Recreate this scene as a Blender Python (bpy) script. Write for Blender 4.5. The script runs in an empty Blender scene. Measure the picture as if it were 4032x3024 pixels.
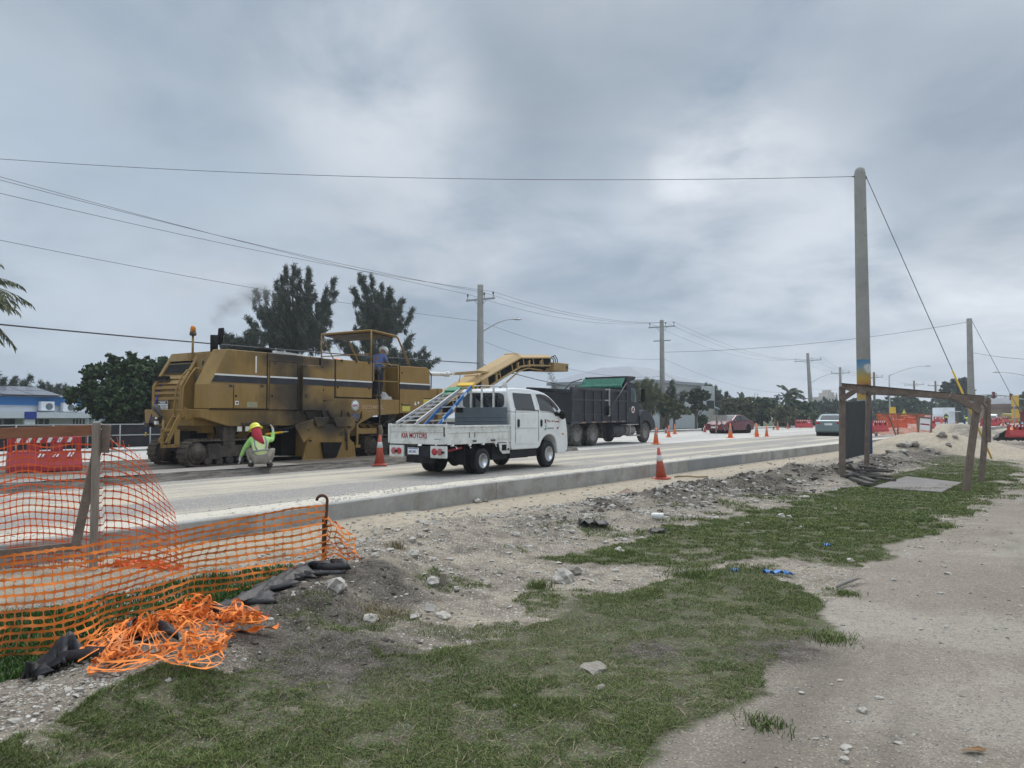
import bpy, bmesh, math, random
import numpy as np
from mathutils import Vector, Matrix, noise as mnoise
R = math.radians
SC = bpy.context.scene
COL = SC.collection
rnd = random.Random(7)
rng = np.random.default_rng(11)

# ------------------------------------------------------------------ camera
EYE, FPX, CXP, CYP = 1.55, 3030.0, 2016.0, 1512.0
PITCH = math.atan((1640 - CYP) / FPX)
cam_d = bpy.data.cameras.new("camera")
cam = bpy.data.objects.new("camera", cam_d)
COL.objects.link(cam)
cam.location = (0, 0, EYE)
cam.rotation_euler = (R(90) + PITCH, 0, 0)
cam_d.sensor_width = 36
cam_d.lens = 36 * FPX / 4032
cam_d.clip_start = 0.05
cam_d.clip_end = 4000
SC.camera = cam

# ------------------------------------------------------------------ sky
SUN_EL, SUN_AZ = R(52), R(15)          # sun behind the cloud, ahead and a little right
world = bpy.data.worlds.new("World")
SC.world = world
world.use_nodes = True
wn, wl = world.node_tree.nodes, world.node_tree.links
wn.clear()
def W(t, **k):
    n = wn.new(t)
    for a, b in k.items():
        setattr(n, a, b)
    return n
def wmath(op, a, b=None, c=None, clamp=False):
    n = W('ShaderNodeMath', operation=op, use_clamp=clamp)
    for i, x in enumerate((a, b, c)):
        if x is None: continue
        if isinstance(x, (int, float)): n.inputs[i].default_value = x
        else: wl.new(x, n.inputs[i])
    return n.outputs[0]
def wmix(f, a, b, bt='MIX'):
    n = W('ShaderNodeMixRGB', blend_type=bt)
    for i, x in zip((0, 1, 2), (f, a, b)):
        if isinstance(x, (int, float)): n.inputs[i].default_value = x
        elif isinstance(x, tuple): n.inputs[i].default_value = (*x, 1)
        else: wl.new(x, n.inputs[i])
    return n.outputs[0]
tc = W('ShaderNodeTexCoord')
sep = W('ShaderNodeSeparateXYZ'); wl.new(tc.outputs['Generated'], sep.inputs[0])
zc = wmath('MAXIMUM', sep.outputs[2], 0.0)
den = wmath('ADD', zc, 0.22)
px_ = wmath('DIVIDE', sep.outputs[0], den); py_ = wmath('DIVIDE', sep.outputs[1], den)
comb = W('ShaderNodeCombineXYZ'); wl.new(px_, comb.inputs[0]); wl.new(py_, comb.inputs[1])
def wnoise(scale, detail, rough, off, dist=0.0):
    m = W('ShaderNodeMapping'); wl.new(comb.outputs[0], m.inputs[0]); m.inputs['Location'].default_value = off
    n = W('ShaderNodeTexNoise'); n.inputs['Scale'].default_value = scale; n.inputs['Detail'].default_value = detail
    n.inputs['Roughness'].default_value = rough; n.inputs['Distortion'].default_value = dist
    wl.new(m.outputs[0], n.inputs[0]); return n.outputs[0]
def wramp(x, p0, c0, p1, c1):
    r = W('ShaderNodeValToRGB'); wl.new(x, r.inputs[0])
    r.color_ramp.interpolation = 'EASE'
    r.color_ramp.elements[0].position = p0; r.color_ramp.elements[0].color = (*c0, 1)
    r.color_ramp.elements[1].position = p1; r.color_ramp.elements[1].color = (*c1, 1)
    return r.outputs[0]
big = wnoise(0.75, 3, 0.5, (3.1, 1.7, 0), 0.25)
med = wnoise(1.9, 6, 0.56, (7.7, 2.2, 0), 0.4)
fin = wnoise(4.5, 6, 0.6, (1.3, 9.2, 0), 0.3)
mixv = wmath('ADD', wmath('MULTIPLY', big, 0.5), wmath('ADD', wmath('MULTIPLY', med, 0.36), wmath('MULTIPLY', fin, 0.14)))
cloud = wramp(mixv, 0.38, (0.27, 0.335, 0.415), 0.64, (0.56, 0.60, 0.655))
def wspot(dx, dy, dz, p0, p1):         # cosine distance to a direction -> 0..1
    v = Vector((dx, dy, dz)).normalized()
    d = W('ShaderNodeVectorMath', operation='DOT_PRODUCT'); wl.new(tc.outputs['Generated'], d.inputs[0])
    d.inputs[1].default_value = v
    m = W('ShaderNodeMapRange'); m.interpolation_type = 'SMOOTHSTEP'; wl.new(d.outputs['Value'], m.inputs[0])
    m.inputs[1].default_value = math.cos(R(p1)); m.inputs[2].default_value = math.cos(R(p0)); return m.outputs[0]
# cloud masses: (direction as sighted in the frame, inner and outer angle, strength, colour)
cl = cloud
def sdir(u, v):
    a = (u * 1.8228 - CXP) / FPX; b_ = -(v * 1.8228 - CYP) / FPX
    return (a, math.cos(PITCH) - b_ * math.sin(PITCH), math.sin(PITCH) + b_ * math.cos(PITCH))
soft = wmath('MULTIPLY', wmath('SUBTRACT', med, 0.30), 3.2, clamp=True); hard = wmath('MULTIPLY', wmath('SUBTRACT', wnoise(3.2, 7, .60, (4.4, 1.1, 0), .15), 0.36), 4.0, clamp=True)
for u, v, a0, a1, k, c, nn_ in ((1250, 130, 3, 13, .75, (.255, .305, .355), soft), (1700, 170, 2, 12, .5, (.28, .33, .39), soft), (250, 120, 2, 14, .55, (.30, .36, .415), soft), (560, 480, 2, 14, .4, (.33, .39, .45), soft),
                              (790, 160, 1, 9, .65, (.66, .70, .74), soft), (900, 330, 1, 9, .45, (.56, .61, .67), soft), (1500, 620, 2, 17, .45, (.54, .61, .70), soft), (1950, 640, 2, 15, .6, (.66, .71, .77), soft), (2200, 600, 1, 7, .7, (.74, .78, .82), hard),
                              (2160, 330, 2, 9, .85, (.195, .25, .325), soft), (2050, 160, 1, 9, .5, (.27, .33, .40), soft), (150, 620, 3, 22, .55, (.37, .47, .58), soft), (1560, 390, 1, 9, .45, (.62, .66, .70), soft), (1530, 352, .2, 4.5, .42, (.88, .90, .94), hard), (1480, 375, .2, 3.2, .35, (.88, .90, .94), soft), (1660, 330, .5, 4, .35, (.80, .83, .86), hard)):
    cl = wmix(wmath('MULTIPLY', wmath('MULTIPLY', wspot(*sdir(u, v), a0, a1), k), nn_), cl, c)
# near the horizon: smoother, paler blue-grey air
hz = W('ShaderNodeMapRange'); hz.interpolation_type = 'SMOOTHSTEP'; wl.new(sep.outputs[2], hz.inputs[0])
hz.inputs[1].default_value = 0.17; hz.inputs[2].default_value = 0.0
cl = wmix(wmath('MULTIPLY', hz.outputs[0], 0.45), cl, (0.46, 0.54, 0.64))
# overcast sky grows brighter overhead (beyond the frame)
ze = W('ShaderNodeMapRange'); ze.interpolation_type = 'SMOOTHSTEP'; wl.new(sep.outputs[2], ze.inputs[0])
ze.inputs[1].default_value = 0.50; ze.inputs[2].default_value = 0.85; ze.inputs[3].default_value = 1.0; ze.inputs[4].default_value = 3.0
zv = W('ShaderNodeVectorMath', operation='SCALE'); wl.new(cl, zv.inputs[0]); wl.new(ze.outputs[0], zv.inputs['Scale'])
nish = W('ShaderNodeTexSky', sky_type='NISHITA'); nish.sun_disc = False
nish.sun_elevation = SUN_EL; nish.sun_rotation = SUN_AZ
bg1 = W('ShaderNodeBackground'); wl.new(nish.outputs[0], bg1.inputs[0]); bg1.inputs[1].default_value = 0.05
bg2 = W('ShaderNodeBackground'); wl.new(zv.outputs[0], bg2.inputs[0]); bg2.inputs[1].default_value = 1.0
mx = W('ShaderNodeMixShader'); mx.inputs[0].default_value = 0.93
wl.new(bg1.outputs[0], mx.inputs[1]); wl.new(bg2.outputs[0], mx.inputs[2])
wo = W('ShaderNodeOutputWorld'); wl.new(mx.outputs[0], wo.inputs[0])

sl = bpy.data.lights.new("sun", 'SUN'); sl.energy = 1.3; sl.angle = R(25); sl.color = (1.0, 0.94, 0.86)
sun = bpy.data.objects.new("sun", sl); COL.objects.link(sun)
sd = Vector((math.sin(SUN_AZ) * math.cos(SUN_EL), math.cos(SUN_AZ) * math.cos(SUN_EL), math.sin(SUN_EL)))
sun.rotation_euler = (-sd).to_track_quat('-Z', 'Y').to_euler()
SC.view_settings.view_transform = 'Standard'
SC.view_settings.look = 'None'
SC.view_settings.gamma = 1
SC.view_settings.exposure = 0.30
SC.cycles.max_bounces = 6
SC.cycles.diffuse_bounces = 3
SC.cycles.transparent_max_bounces = 12
SC.cycles.volume_bounces = 0
SC.cycles.use_denoising = True

# ------------------------------------------------------------------ surveying helpers: sight lines of the photograph to points in the world
CP, SP_ = math.cos(PITCH), math.sin(PITCH)
def ray(u, v):
    a = (u - CXP) / FPX; b = -(v - CYP) / FPX
    return (a, CP - b * SP_, SP_ + b * CP)
def G(u, v, z=0.0):
    r = ray(u, v); k = (z - EYE) / r[2]
    return Vector((r[0] * k, r[1] * k, z))
def D(u, v, Y):                       # point on a sight line at distance Y
    r = ray(u, v); k = Y / r[1]
    return Vector((r[0] * k, Y, EYE + r[2] * k))
class Plane:                          # upright plane through P0 with a heading; pixel -> (along, height)
    def __init__(s, P0, h, off=0.0):
        s.d = (math.sin(R(h)), math.cos(R(h))); s.n = (-s.d[1], s.d[0])
        s.P = (P0[0], P0[1]); s.off = off; s.z0 = P0[2] if len(P0) > 2 else 0
    def __call__(s, u, v, y=0.0):
        r = ray(u, v)
        k = (s.P[0] * s.n[0] + s.P[1] * s.n[1] + y) / (r[0] * s.n[0] + r[1] * s.n[1])
        x, yy, z = r[0] * k, r[1] * k, r[2] * k + EYE
        return ((x - s.P[0]) * s.d[0] + (yy - s.P[1]) * s.d[1], z - s.z0)

# ------------------------------------------------------------------ materials
def mat(name, col, rough=0.7, metal=0.0, var=0.18, scale=3.0, bump=0.0, bscale=40.0, dirt=None, spec=0.4,
        emis=None, stretch=None, coat=0.0, trans=False):
    m = bpy.data.materials.new(name); m.use_nodes = True
    n, l = m.node_tree.nodes, m.node_tree.links
    b = n['Principled BSDF']
    b.inputs['Roughness'].default_value = rough; b.inputs['Metallic'].default_value = metal
    b.inputs['Specular IOR Level'].default_value = spec
    if coat: b.inputs['Coat Weight'].default_value = coat
    t = n.new('ShaderNodeTexCoord'); mp = n.new('ShaderNodeMapping'); l.new(t.outputs['Object'], mp.inputs[0])
    if stretch: mp.inputs['Scale'].default_value = stretch
    no = n.new('ShaderNodeTexNoise'); no.inputs['Scale'].default_value = scale; no.inputs['Detail'].default_value = 7
    no.inputs['Roughness'].default_value = 0.65; l.new(mp.outputs[0], no.inputs[0])
    rp = n.new('ShaderNodeValToRGB'); l.new(no.outputs[0], rp.inputs[0])
    rp.color_ramp.elements[0].position = 0.3; rp.color_ramp.elements[1].position = 0.7
    rp.color_ramp.elements[0].color = (*[c * (1 - var) for c in col], 1)
    rp.color_ramp.elements[1].color = (*[min(1, c * (1 + var)) for c in col], 1)
    out = rp.outputs[0]
    if dirt:
        dc, amt, ds = dirt
        n2 = n.new('ShaderNodeTexNoise'); n2.inputs['Scale'].default_value = ds; n2.inputs['Detail'].default_value = 8
        n2.inputs['Roughness'].default_value = 0.7; l.new(mp.outputs[0], n2.inputs[0])
        mr = n.new('ShaderNodeMapRange'); l.new(n2.outputs[0], mr.inputs[0])
        mr.inputs[1].default_value = 0.62 - 0.3 * amt; mr.inputs[2].default_value = 0.80 - 0.2 * amt; mr.inputs[4].default_value = min(1, amt + .3)
        mi = n.new('ShaderNodeMixRGB'); l.new(mr.outputs[0], mi.inputs[0]); l.new(out, mi.inputs[1]); mi.inputs[2].default_value = (*dc, 1)
        out = mi.outputs[0]
    l.new(out, b.inputs['Base Color'])
    if bump:
        n3 = n.new('ShaderNodeTexNoise'); n3.inputs['Scale'].default_value = bscale; n3.inputs['Detail'].default_value = 6
        l.new(mp.outputs[0], n3.inputs[0])
        bp = n.new('ShaderNodeBump'); bp.inputs['Strength'].default_value = bump; bp.inputs['Distance'].default_value = 0.02
        l.new(n3.outputs[0], bp.inputs['Height']); l.new(bp.outputs[0], b.inputs['Normal'])
    if emis: b.inputs['Emission Color'].default_value = (*emis[0], 1); b.inputs['Emission Strength'].default_value = emis[1]
    return m

# ------------------------------------------------------------------ mesh helpers
class MB:
    def __init__(s): s.v = []; s.f = []; s.sm = []
    def add(s, vs, fs, smooth=False, M=None):
        k = len(s.v)
        s.v += [tuple(M @ Vector(p)) if M is not None else tuple(p) for p in vs]
        s.f += [tuple(i + k for i in f) for f in fs]; s.sm += [smooth] * len(fs)
        return s
    def box(s, c, d, rot=None):
        x, y, z = d[0] / 2, d[1] / 2, d[2] / 2
        vs = [(-x, -y, -z), (x, -y, -z), (x, y, -z), (-x, y, -z), (-x, -y, z), (x, -y, z), (x, y, z), (-x, y, z)]
        M = Matrix.Translation(c)
        if rot is not None: M = M @ (rot if isinstance(rot, Matrix) else Matrix.Rotation(rot, 4, 'Z'))
        return s.add(vs, [(0, 3, 2, 1), (4, 5, 6, 7), (0, 1, 5, 4), (1, 2, 6, 5), (2, 3, 7, 6), (3, 0, 4, 7)], False, M)
    def bb(s, x0, x1, y0, y1, z0, z1):
        return s.box(((x0 + x1) / 2, (y0 + y1) / 2, (z0 + z1) / 2), (abs(x1 - x0), abs(y1 - y0), abs(z1 - z0)))
    def beam(s, a, b, w, h, roll=0.0):              # rectangular bar from a to b; w sideways, h upward
        a, b = Vector(a), Vector(b); d = b - a; L = d.length
        q = d.to_track_quat('X', 'Z').to_matrix().to_4x4()
        M = Matrix.Translation((a + b) / 2) @ q @ Matrix.Rotation(roll, 4, 'X')
        return s.box((0, 0, 0), (L, w, h), None) if False else s._boxM(M, L, w, h)
    def _boxM(s, M, L, w, h):
        x, y, z = L / 2, w / 2, h / 2
        vs = [(-x, -y, -z), (x, -y, -z), (x, y, -z), (-x, y, -z), (-x, -y, z), (x, -y, z), (x, y, z), (-x, y, z)]
        return s.add(vs, [(0, 3, 2, 1), (4, 5, 6, 7), (0, 1, 5, 4), (1, 2, 6, 5), (2, 3, 7, 6), (3, 0, 4, 7)], False, M)
    def prism(s, prof, y0, y1, axis='y'):           # profile of (x,z) swept along y (or axis x: (y,z), z: (x,y))
        n = len(prof)
        def P(p, t):
            return (p[0], t, p[1]) if axis == 'y' else ((t, p[0], p[1]) if axis == 'x' else (p[0], p[1], t))
        vs = [P(p, y0) for p in prof] + [P(p, y1) for p in prof]
        fs = [tuple(range(n)), tuple(range(2 * n - 1, n - 1, -1))] + [(i, i + n, (i + 1) % n + n, (i + 1) % n) for i in range(n)]
        return s.add(vs, fs)
    def cyl(s, a, b, r0, r1=None, n=12, caps=True, smooth=True):
        r1 = r0 if r1 is None else r1
        a, b = Vector(a), Vector(b); q = (b - a).to_track_quat('Z', 'Y')
        vs = []
        for p, r in ((a, r0), (b, r1)):
            for i in range(n):
                t = 2 * math.pi * i / n
                vs.append(p + q @ Vector((r * math.cos(t), r * math.sin(t), 0)))
        fs = [(i, (i + 1) % n, (i + 1) % n + n, i + n) for i in range(n)]
        s.add(vs, fs, smooth)
        if caps:
            s.add(vs[:n], [tuple(range(n - 1, -1, -1))]); s.add(vs[n:], [tuple(range(n))])
        return s
    def tube(s, pts, r, n=8, smooth=True, caps=True):
        pts = [Vector(p) for p in pts]; rs = r if isinstance(r, (list, tuple)) else [r] * len(pts)
        vs = []; prev = None
        for i, p in enumerate(pts):
            d = (pts[min(i + 1, len(pts) - 1)] - pts[max(i - 1, 0)]).normalized()
            if prev is None:
                ref = Vector((0, 0, 1)) if abs(d.z) < .9 else Vector((1, 0, 0))
                x = d.cross(ref).normalized()
            else:
                x = (prev - d * prev.dot(d)).normalized()
            y = d.cross(x); prev = x
            for k in range(n):
                t = 2 * math.pi * k / n
                vs.append(p + (x * math.cos(t) + y * math.sin(t)) * rs[i])
        m = len(pts)
        fs = [(i * n + k, i * n + (k + 1) % n, (i + 1) * n + (k + 1) % n, (i + 1) * n + k) for i in range(m - 1) for k in range(n)]
        if caps: fs += [tuple(range(n - 1, -1, -1)), tuple(range((m - 1) * n, m * n))]
        return s.add(vs, fs, smooth)
    def lathe(s, prof, c=(0, 0, 0), axis='Z', n=20, smooth=True, M=None):   # prof (r, h)
        vs = []
        for r, h in prof:
            for k in range(n):
                t = 2 * math.pi * k / n; a, b = r * math.cos(t), r * math.sin(t)
                p = {'Z': (a, b, h), 'Y': (a, h, b), 'X': (h, a, b)}[axis]
                vs.append((p[0] + c[0], p[1] + c[1], p[2] + c[2]))
        m = len(prof)
        fs = [(i * n + k, i * n + (k + 1) % n, (i + 1) * n + (k + 1) % n, (i + 1) * n + k) for i in range(m - 1) for k in range(n)]
        if prof[0][0] > 1e-6: fs.append(tuple(range(n - 1, -1, -1)))
        if prof[-1][0] > 1e-6: fs.append(tuple(range((m - 1) * n, m * n)))
        return s.add(vs, fs, smooth, M)
    def ell(s, c, r, n=12, m=8, M=None):
        vs = []; 
        for i in range(m + 1):
            ph = math.pi * i / m
            for k in range(n):
                t = 2 * math.pi * k / n
                vs.append((c[0] + r[0] * math.sin(ph) * math.cos(t), c[1] + r[1] * math.sin(ph) * math.sin(t), c[2] + r[2] * math.cos(ph)))
        fs = [(i * n + k, (i + 1) * n + k, (i + 1) * n + (k + 1) % n, i * n + (k + 1) % n) for i in range(m) for k in range(n)]
        return s.add(vs, fs, True, M)
    def build(s, name, m, parent=None, bevel=0.0, label=None, kind=None, seg=1):
        me = bpy.data.meshes.new(name)
        me.from_pydata(s.v, [], s.f)
        me.polygons.foreach_set('use_smooth', s.sm)
        me.validate(); me.update()
        bm = bmesh.new(); bm.from_mesh(me)
        bmesh.ops.remove_doubles(bm, verts=bm.verts, dist=1e-5)
        bmesh.ops.recalc_face_normals(bm, faces=bm.faces)
        bm.to_mesh(me); bm.free()
        for x in (m if isinstance(m, (list, tuple)) else [m]): me.materials.append(x)
        o = bpy.data.objects.new(name, me); COL.objects.link(o)
        if parent is not None: o.parent = parent
        if bevel:
            b = o.modifiers.new('bevel', 'BEVEL'); b.width = bevel; b.segments = seg; b.limit_method = 'ANGLE'; b.angle_limit = R(35)
        if label: o['label'] = label
        if kind: o['kind'] = kind
        return o
def tag(o, label=None, cat=None, group=None, kind=None):
    if label: o['label'] = label
    if cat: o['category'] = cat
    if group: o['group'] = group
    if kind: o['kind'] = kind
    return o
def thing(name, label, cat, loc=(0, 0, 0), rz=0.0, group=None):
    o = bpy.data.objects.new(name, None); COL.objects.link(o); o.empty_display_size = 0.3
    o.location = loc; o.rotation_euler = (0, 0, rz)
    return tag(o, label, cat, group)
def kids(o): return [c for c in COL.objects if c.parent == o]
def dup(o, parent=None):
    c = o.copy(); COL.objects.link(c); c.parent = parent
    for ch in kids(o): dup(ch, c)
    return c
def npmesh(name, verts, faces, m, parent=None, smooth=False, cols=None, kind=None):
    verts = np.asarray(verts, np.float32); faces = np.asarray(faces, np.int32)
    me = bpy.data.meshes.new(name); nf, k = faces.shape
    me.vertices.add(len(verts)); me.vertices.foreach_set('co', verts.ravel())
    me.loops.add(nf * k); me.loops.foreach_set('vertex_index', faces.ravel())
    me.polygons.add(nf); me.polygons.foreach_set('loop_start', np.arange(0, nf * k, k, dtype=np.int32))
    me.update(calc_edges=True)
    me.polygons.foreach_set('use_smooth', np.full(nf, smooth))
    if cols is not None:
        a = me.color_attributes.new('zone', 'FLOAT_COLOR', 'POINT'); a.data.foreach_set('color', np.asarray(cols, np.float32).ravel())
    me.materials.append(m)
    o = bpy.data.objects.new(name, me); COL.objects.link(o)
    if parent is not None: o.parent = parent
    if kind: o['kind'] = kind
    return o
def text(name, s, size, M, m, parent=None, ext=0.002, sx=1.0, align='LEFT', shear=0.0):
    c = bpy.data.curves.new(name, 'FONT'); c.body = s; c.size = size; c.extrude = ext; c.align_x = align; c.shear = shear
    c.offset = size * 0.012
    t = bpy.data.objects.new(name + '_src', c); COL.objects.link(t)
    bpy.context.view_layer.update()
    me = bpy.data.meshes.new_from_object(t.evaluated_get(bpy.context.evaluated_depsgraph_get()))
    me.transform(M @ Matrix.Diagonal((sx, 1, 1, 1)))
    me.materials.clear(); me.materials.append(m); me.name = name
    bpy.data.objects.remove(t, do_unlink=True)
    o = bpy.data.objects.new(name, me); COL.objects.link(o); o.parent = parent
    return o
def fbm(x, y, sc=1.0, oct=4, seed=0):               # value noise, numpy, ~[-1,1]
    tot = np.zeros_like(x, dtype=np.float64); amp = 1.0; norm = 0
    for o in range(oct):
        f = sc * 2 ** o; X = x * f + 17.3 * o + seed * 3.7; Y = y * f - 9.1 * o + seed * 5.3
        xi = np.floor(X).astype(np.int64); yi = np.floor(Y).astype(np.int64); fx = X - xi; fy = Y - yi
        fx = fx * fx * (3 - 2 * fx); fy = fy * fy * (3 - 2 * fy)
        def h(a, b):
            n = (a * 374761393 + b * 668265263 + seed * 69069 + o * 1013) & 0x7fffffff
            n = ((n ^ (n >> 13)) * 1274126177) & 0x7fffffff
            return ((n ^ (n >> 16)) & 0xffff) / 32767.5 - 1
        v = (h(xi, yi) * (1 - fx) + h(xi + 1, yi) * fx) * (1 - fy) + (h(xi, yi + 1) * (1 - fx) + h(xi + 1, yi + 1) * fx) * fy
        tot += v * amp; norm += amp; amp *= 0.55
    return tot / norm
# ------------------------------------------------------------------ the lie of the land
KERB = np.array([(-13.5, -6.0), (-8.6, 1.8), (-4.95, 7.4), (-3.92, 8.86), (-3.18, 9.86), (-2.55, 10.9), (-1.06, 13.45), (1.30, 16.75), (5.85, 23.0), (14.85, 35.0), (44.85, 75.0), (164.85, 235.0), (314.85, 435.0)])
def poly_dist(P, x, y):               # signed distance (left positive), and distance along
    x = np.asarray(x, float); y = np.asarray(y, float)
    best = np.full(x.shape, 1e9); sg = np.zeros(x.shape); al = np.zeros(x.shape); acc = 0.0
    for i in range(len(P) - 1):
        a, b = P[i], P[i + 1]; d = b - a; L = math.hypot(*d); d = d / L
        t = (x - a[0]) * d[0] + (y - a[1]) * d[1]
        if 0 < i: tc_ = np.maximum(t, 0)
        else: tc_ = t
        if i < len(P) - 2: tc_ = np.minimum(tc_, L)
        qx = a[0] + d[0] * tc_; qy = a[1] + d[1] * tc_
        dd = np.hypot(x - qx, y - qy); s = np.sign(-(x - a[0]) * d[1] + (y - a[1]) * d[0])
        m = dd < best
        best = np.where(m, dd, best); sg = np.where(m, s, sg); al = np.where(m, acc + tc_, al); acc += L
    return best * sg, al
def offset_line(P, off):
    out = []
    for i in range(len(P)):
        d = P[min(i + 1, len(P) - 1)] - P[max(i - 1, 0)]; d = d / math.hypot(*d)
        out.append(P[i] + np.array((-d[1], d[0])) * off)
    return np.array(out)
def smooth01(x): x = np.clip(x, 0, 1); return x * x * (3 - 2 * x)
def pip(poly, x, y):                  # point in polygon, vectorised
    ins = np.zeros(x.shape, bool); n = len(poly)
    for i in range(n):
        x0, y0 = poly[i]; x1, y1 = poly[(i + 1) % n]
        if y0 == y1: continue
        c = ((y0 > y) != (y1 > y)) & (x < (x1 - x0) * (y - y0) / (y1 - y0) + x0)
        ins ^= c
    return ins
def plan(pts, z=-0.06): return [tuple(G(u, v, z)[:2]) for u, v in pts]
CREST = np.array(plan([(1280, 2250), (1560, 2130), (1840, 2062), (2333, 1990), (2844, 1905), (3330, 1835)], 0.1))
CREST = np.vstack([CREST[0] * 1.0 + (CREST[0] - CREST[1]) * 1.2, CREST])
LUMPS = [  # x, y, radius, height, kind   (mounds of soil)
    (*G(1250, 2440, -.05)[:2], .50, .16), (*G(1480, 2330, -.05)[:2], .55, .17), (*G(1560, 2230, 0)[:2], .7, .12),
    (*G(1350, 2560, -.05)[:2], .4, .07), (*G(1900, 2170, 0)[:2], .6, .10), (*G(2440, 2040, 0)[:2], .75, .12), (*G(2200, 2090, 0)[:2], .5, .12),
    (*G(1640, 2450, 0)[:2], .35, .05), (*G(2750, 1965, 0)[:2], 1.1, .16), (*G(3180, 1880, 0)[:2], 1.2, .22), (*G(3020, 1915, 0)[:2], .9, .12),
    (17.8, 33.6, 2.7, .90), (15.9, 31.6, 1.7, .35), (20.2, 32.4, 1.9, .40), (31.8, 54.0, 3.3, 1.0), (29.5, 54.5, 2.0, .4), (13.3, 27.6, 1.3, .28), (12.3, 24.4, 1.2, .2),
    (15.6, 27.5, 1.5, .25), (38.0, 52.0, 1.6, .8), (41, 55.0, 2.2, .9), (-5.2, 5.0, .6, .05)]
def height(x, y, fine=True):
    x = np.asarray(x, float); y = np.asarray(y, float)
    e, s = poly_dist(KERB, x, y); d = -e
    z = -0.02 - 0.06 * smooth01((d - 2.0) / 1.6)
    c, _ = poly_dist(CREST, x, y)
    far_ = smooth01((s - 25) / 3)
    cw = np.where(c > 0, c / 0.42, -c / (0.62 - .2 * far_))
    z = z + (0.14 + .08 * far_) * np.exp(-cw ** 2) * smooth01((s - 8.5) / 3) * (1 - .7 * smooth01((s - 42) / 6))
    for lx, ly, r, h in LUMPS:
        q = ((x - lx) ** 2 + (y - ly) ** 2) / r ** 2
        z = z + h * np.clip(np.exp(-q * 1.6) * 1.08 - .04, 0, 2)
    z = z + .10 * smooth01((24.0 - s) / 3.5) * smooth01((2.2 - d) / 1.2)
    rough = np.clip(1.3 * np.exp(-((c) / 1.3) ** 2), 0, 1) * smooth01((d - .3) / .5)
    if fine:
        z = z + rough * (0.085 * fbm(x, y, 1.7, 5, 3) + 0.035 * np.abs(fbm(x, y, 7, 3, 5)))
        z = z + 0.016 * fbm(x, y, .7, 4, 9) + 0.005 * fbm(x, y, 7, 3, 2)
    z = np.where((d < 0.45) & (s > 22), z * np.clip(d / .45, 0, 1) , z)
    return z
def gz(x, y): return float(height(np.array([x]), np.array([y]))[0])
def Gt(u, v):                         # where a sight line meets the ground
    r = ray(u, v); Y = np.linspace(3, 75, 3600); X = r[0] / r[1] * Y; Z = EYE + r[2] / r[1] * Y; h = height(X, Y); k = np.argmax(Z < h)
    return Vector((X[k], Y[k], h[k]))

GRASS_A = plan([(-900, 3300), (-900, 2900), (0, 2860), (350, 2740), (560, 2700), (900, 2700), (1250, 2620), (1600, 2580), (1950, 2500), (2200, 2400), (2350, 2340), (2600, 2260), (2900, 2235), (3120, 2290), (3290, 2470), (3080, 2560), (3010, 2700), (2900, 2790), (2640, 2930), (2560, 3100), (2560, 3300)])
GRASS_B = plan([(2100, 2190), (2500, 2125), (2760, 2050), (3060, 1990), (3240, 1930), (3330, 1920), (3500, 1885), (3620, 1838), (3740, 1806), (3980, 1815), (4030, 1850), (3950, 1900), (3800, 1985), (3700, 2030), (3660, 2100), (3540, 2190), (3350, 2235), (3050, 2190), (2600, 2230)])
GRASS_C = plan([(-300, 2520), (300, 2420), (700, 2330), (1150, 2260), (1240, 2330), (1000, 2420), (700, 2520), (200, 2650), (-300, 2750)])
GRASS_D = plan([(2080, 2330), (2300, 2300), (2700, 2380), (2500, 2440), (2100, 2410)])
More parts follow.
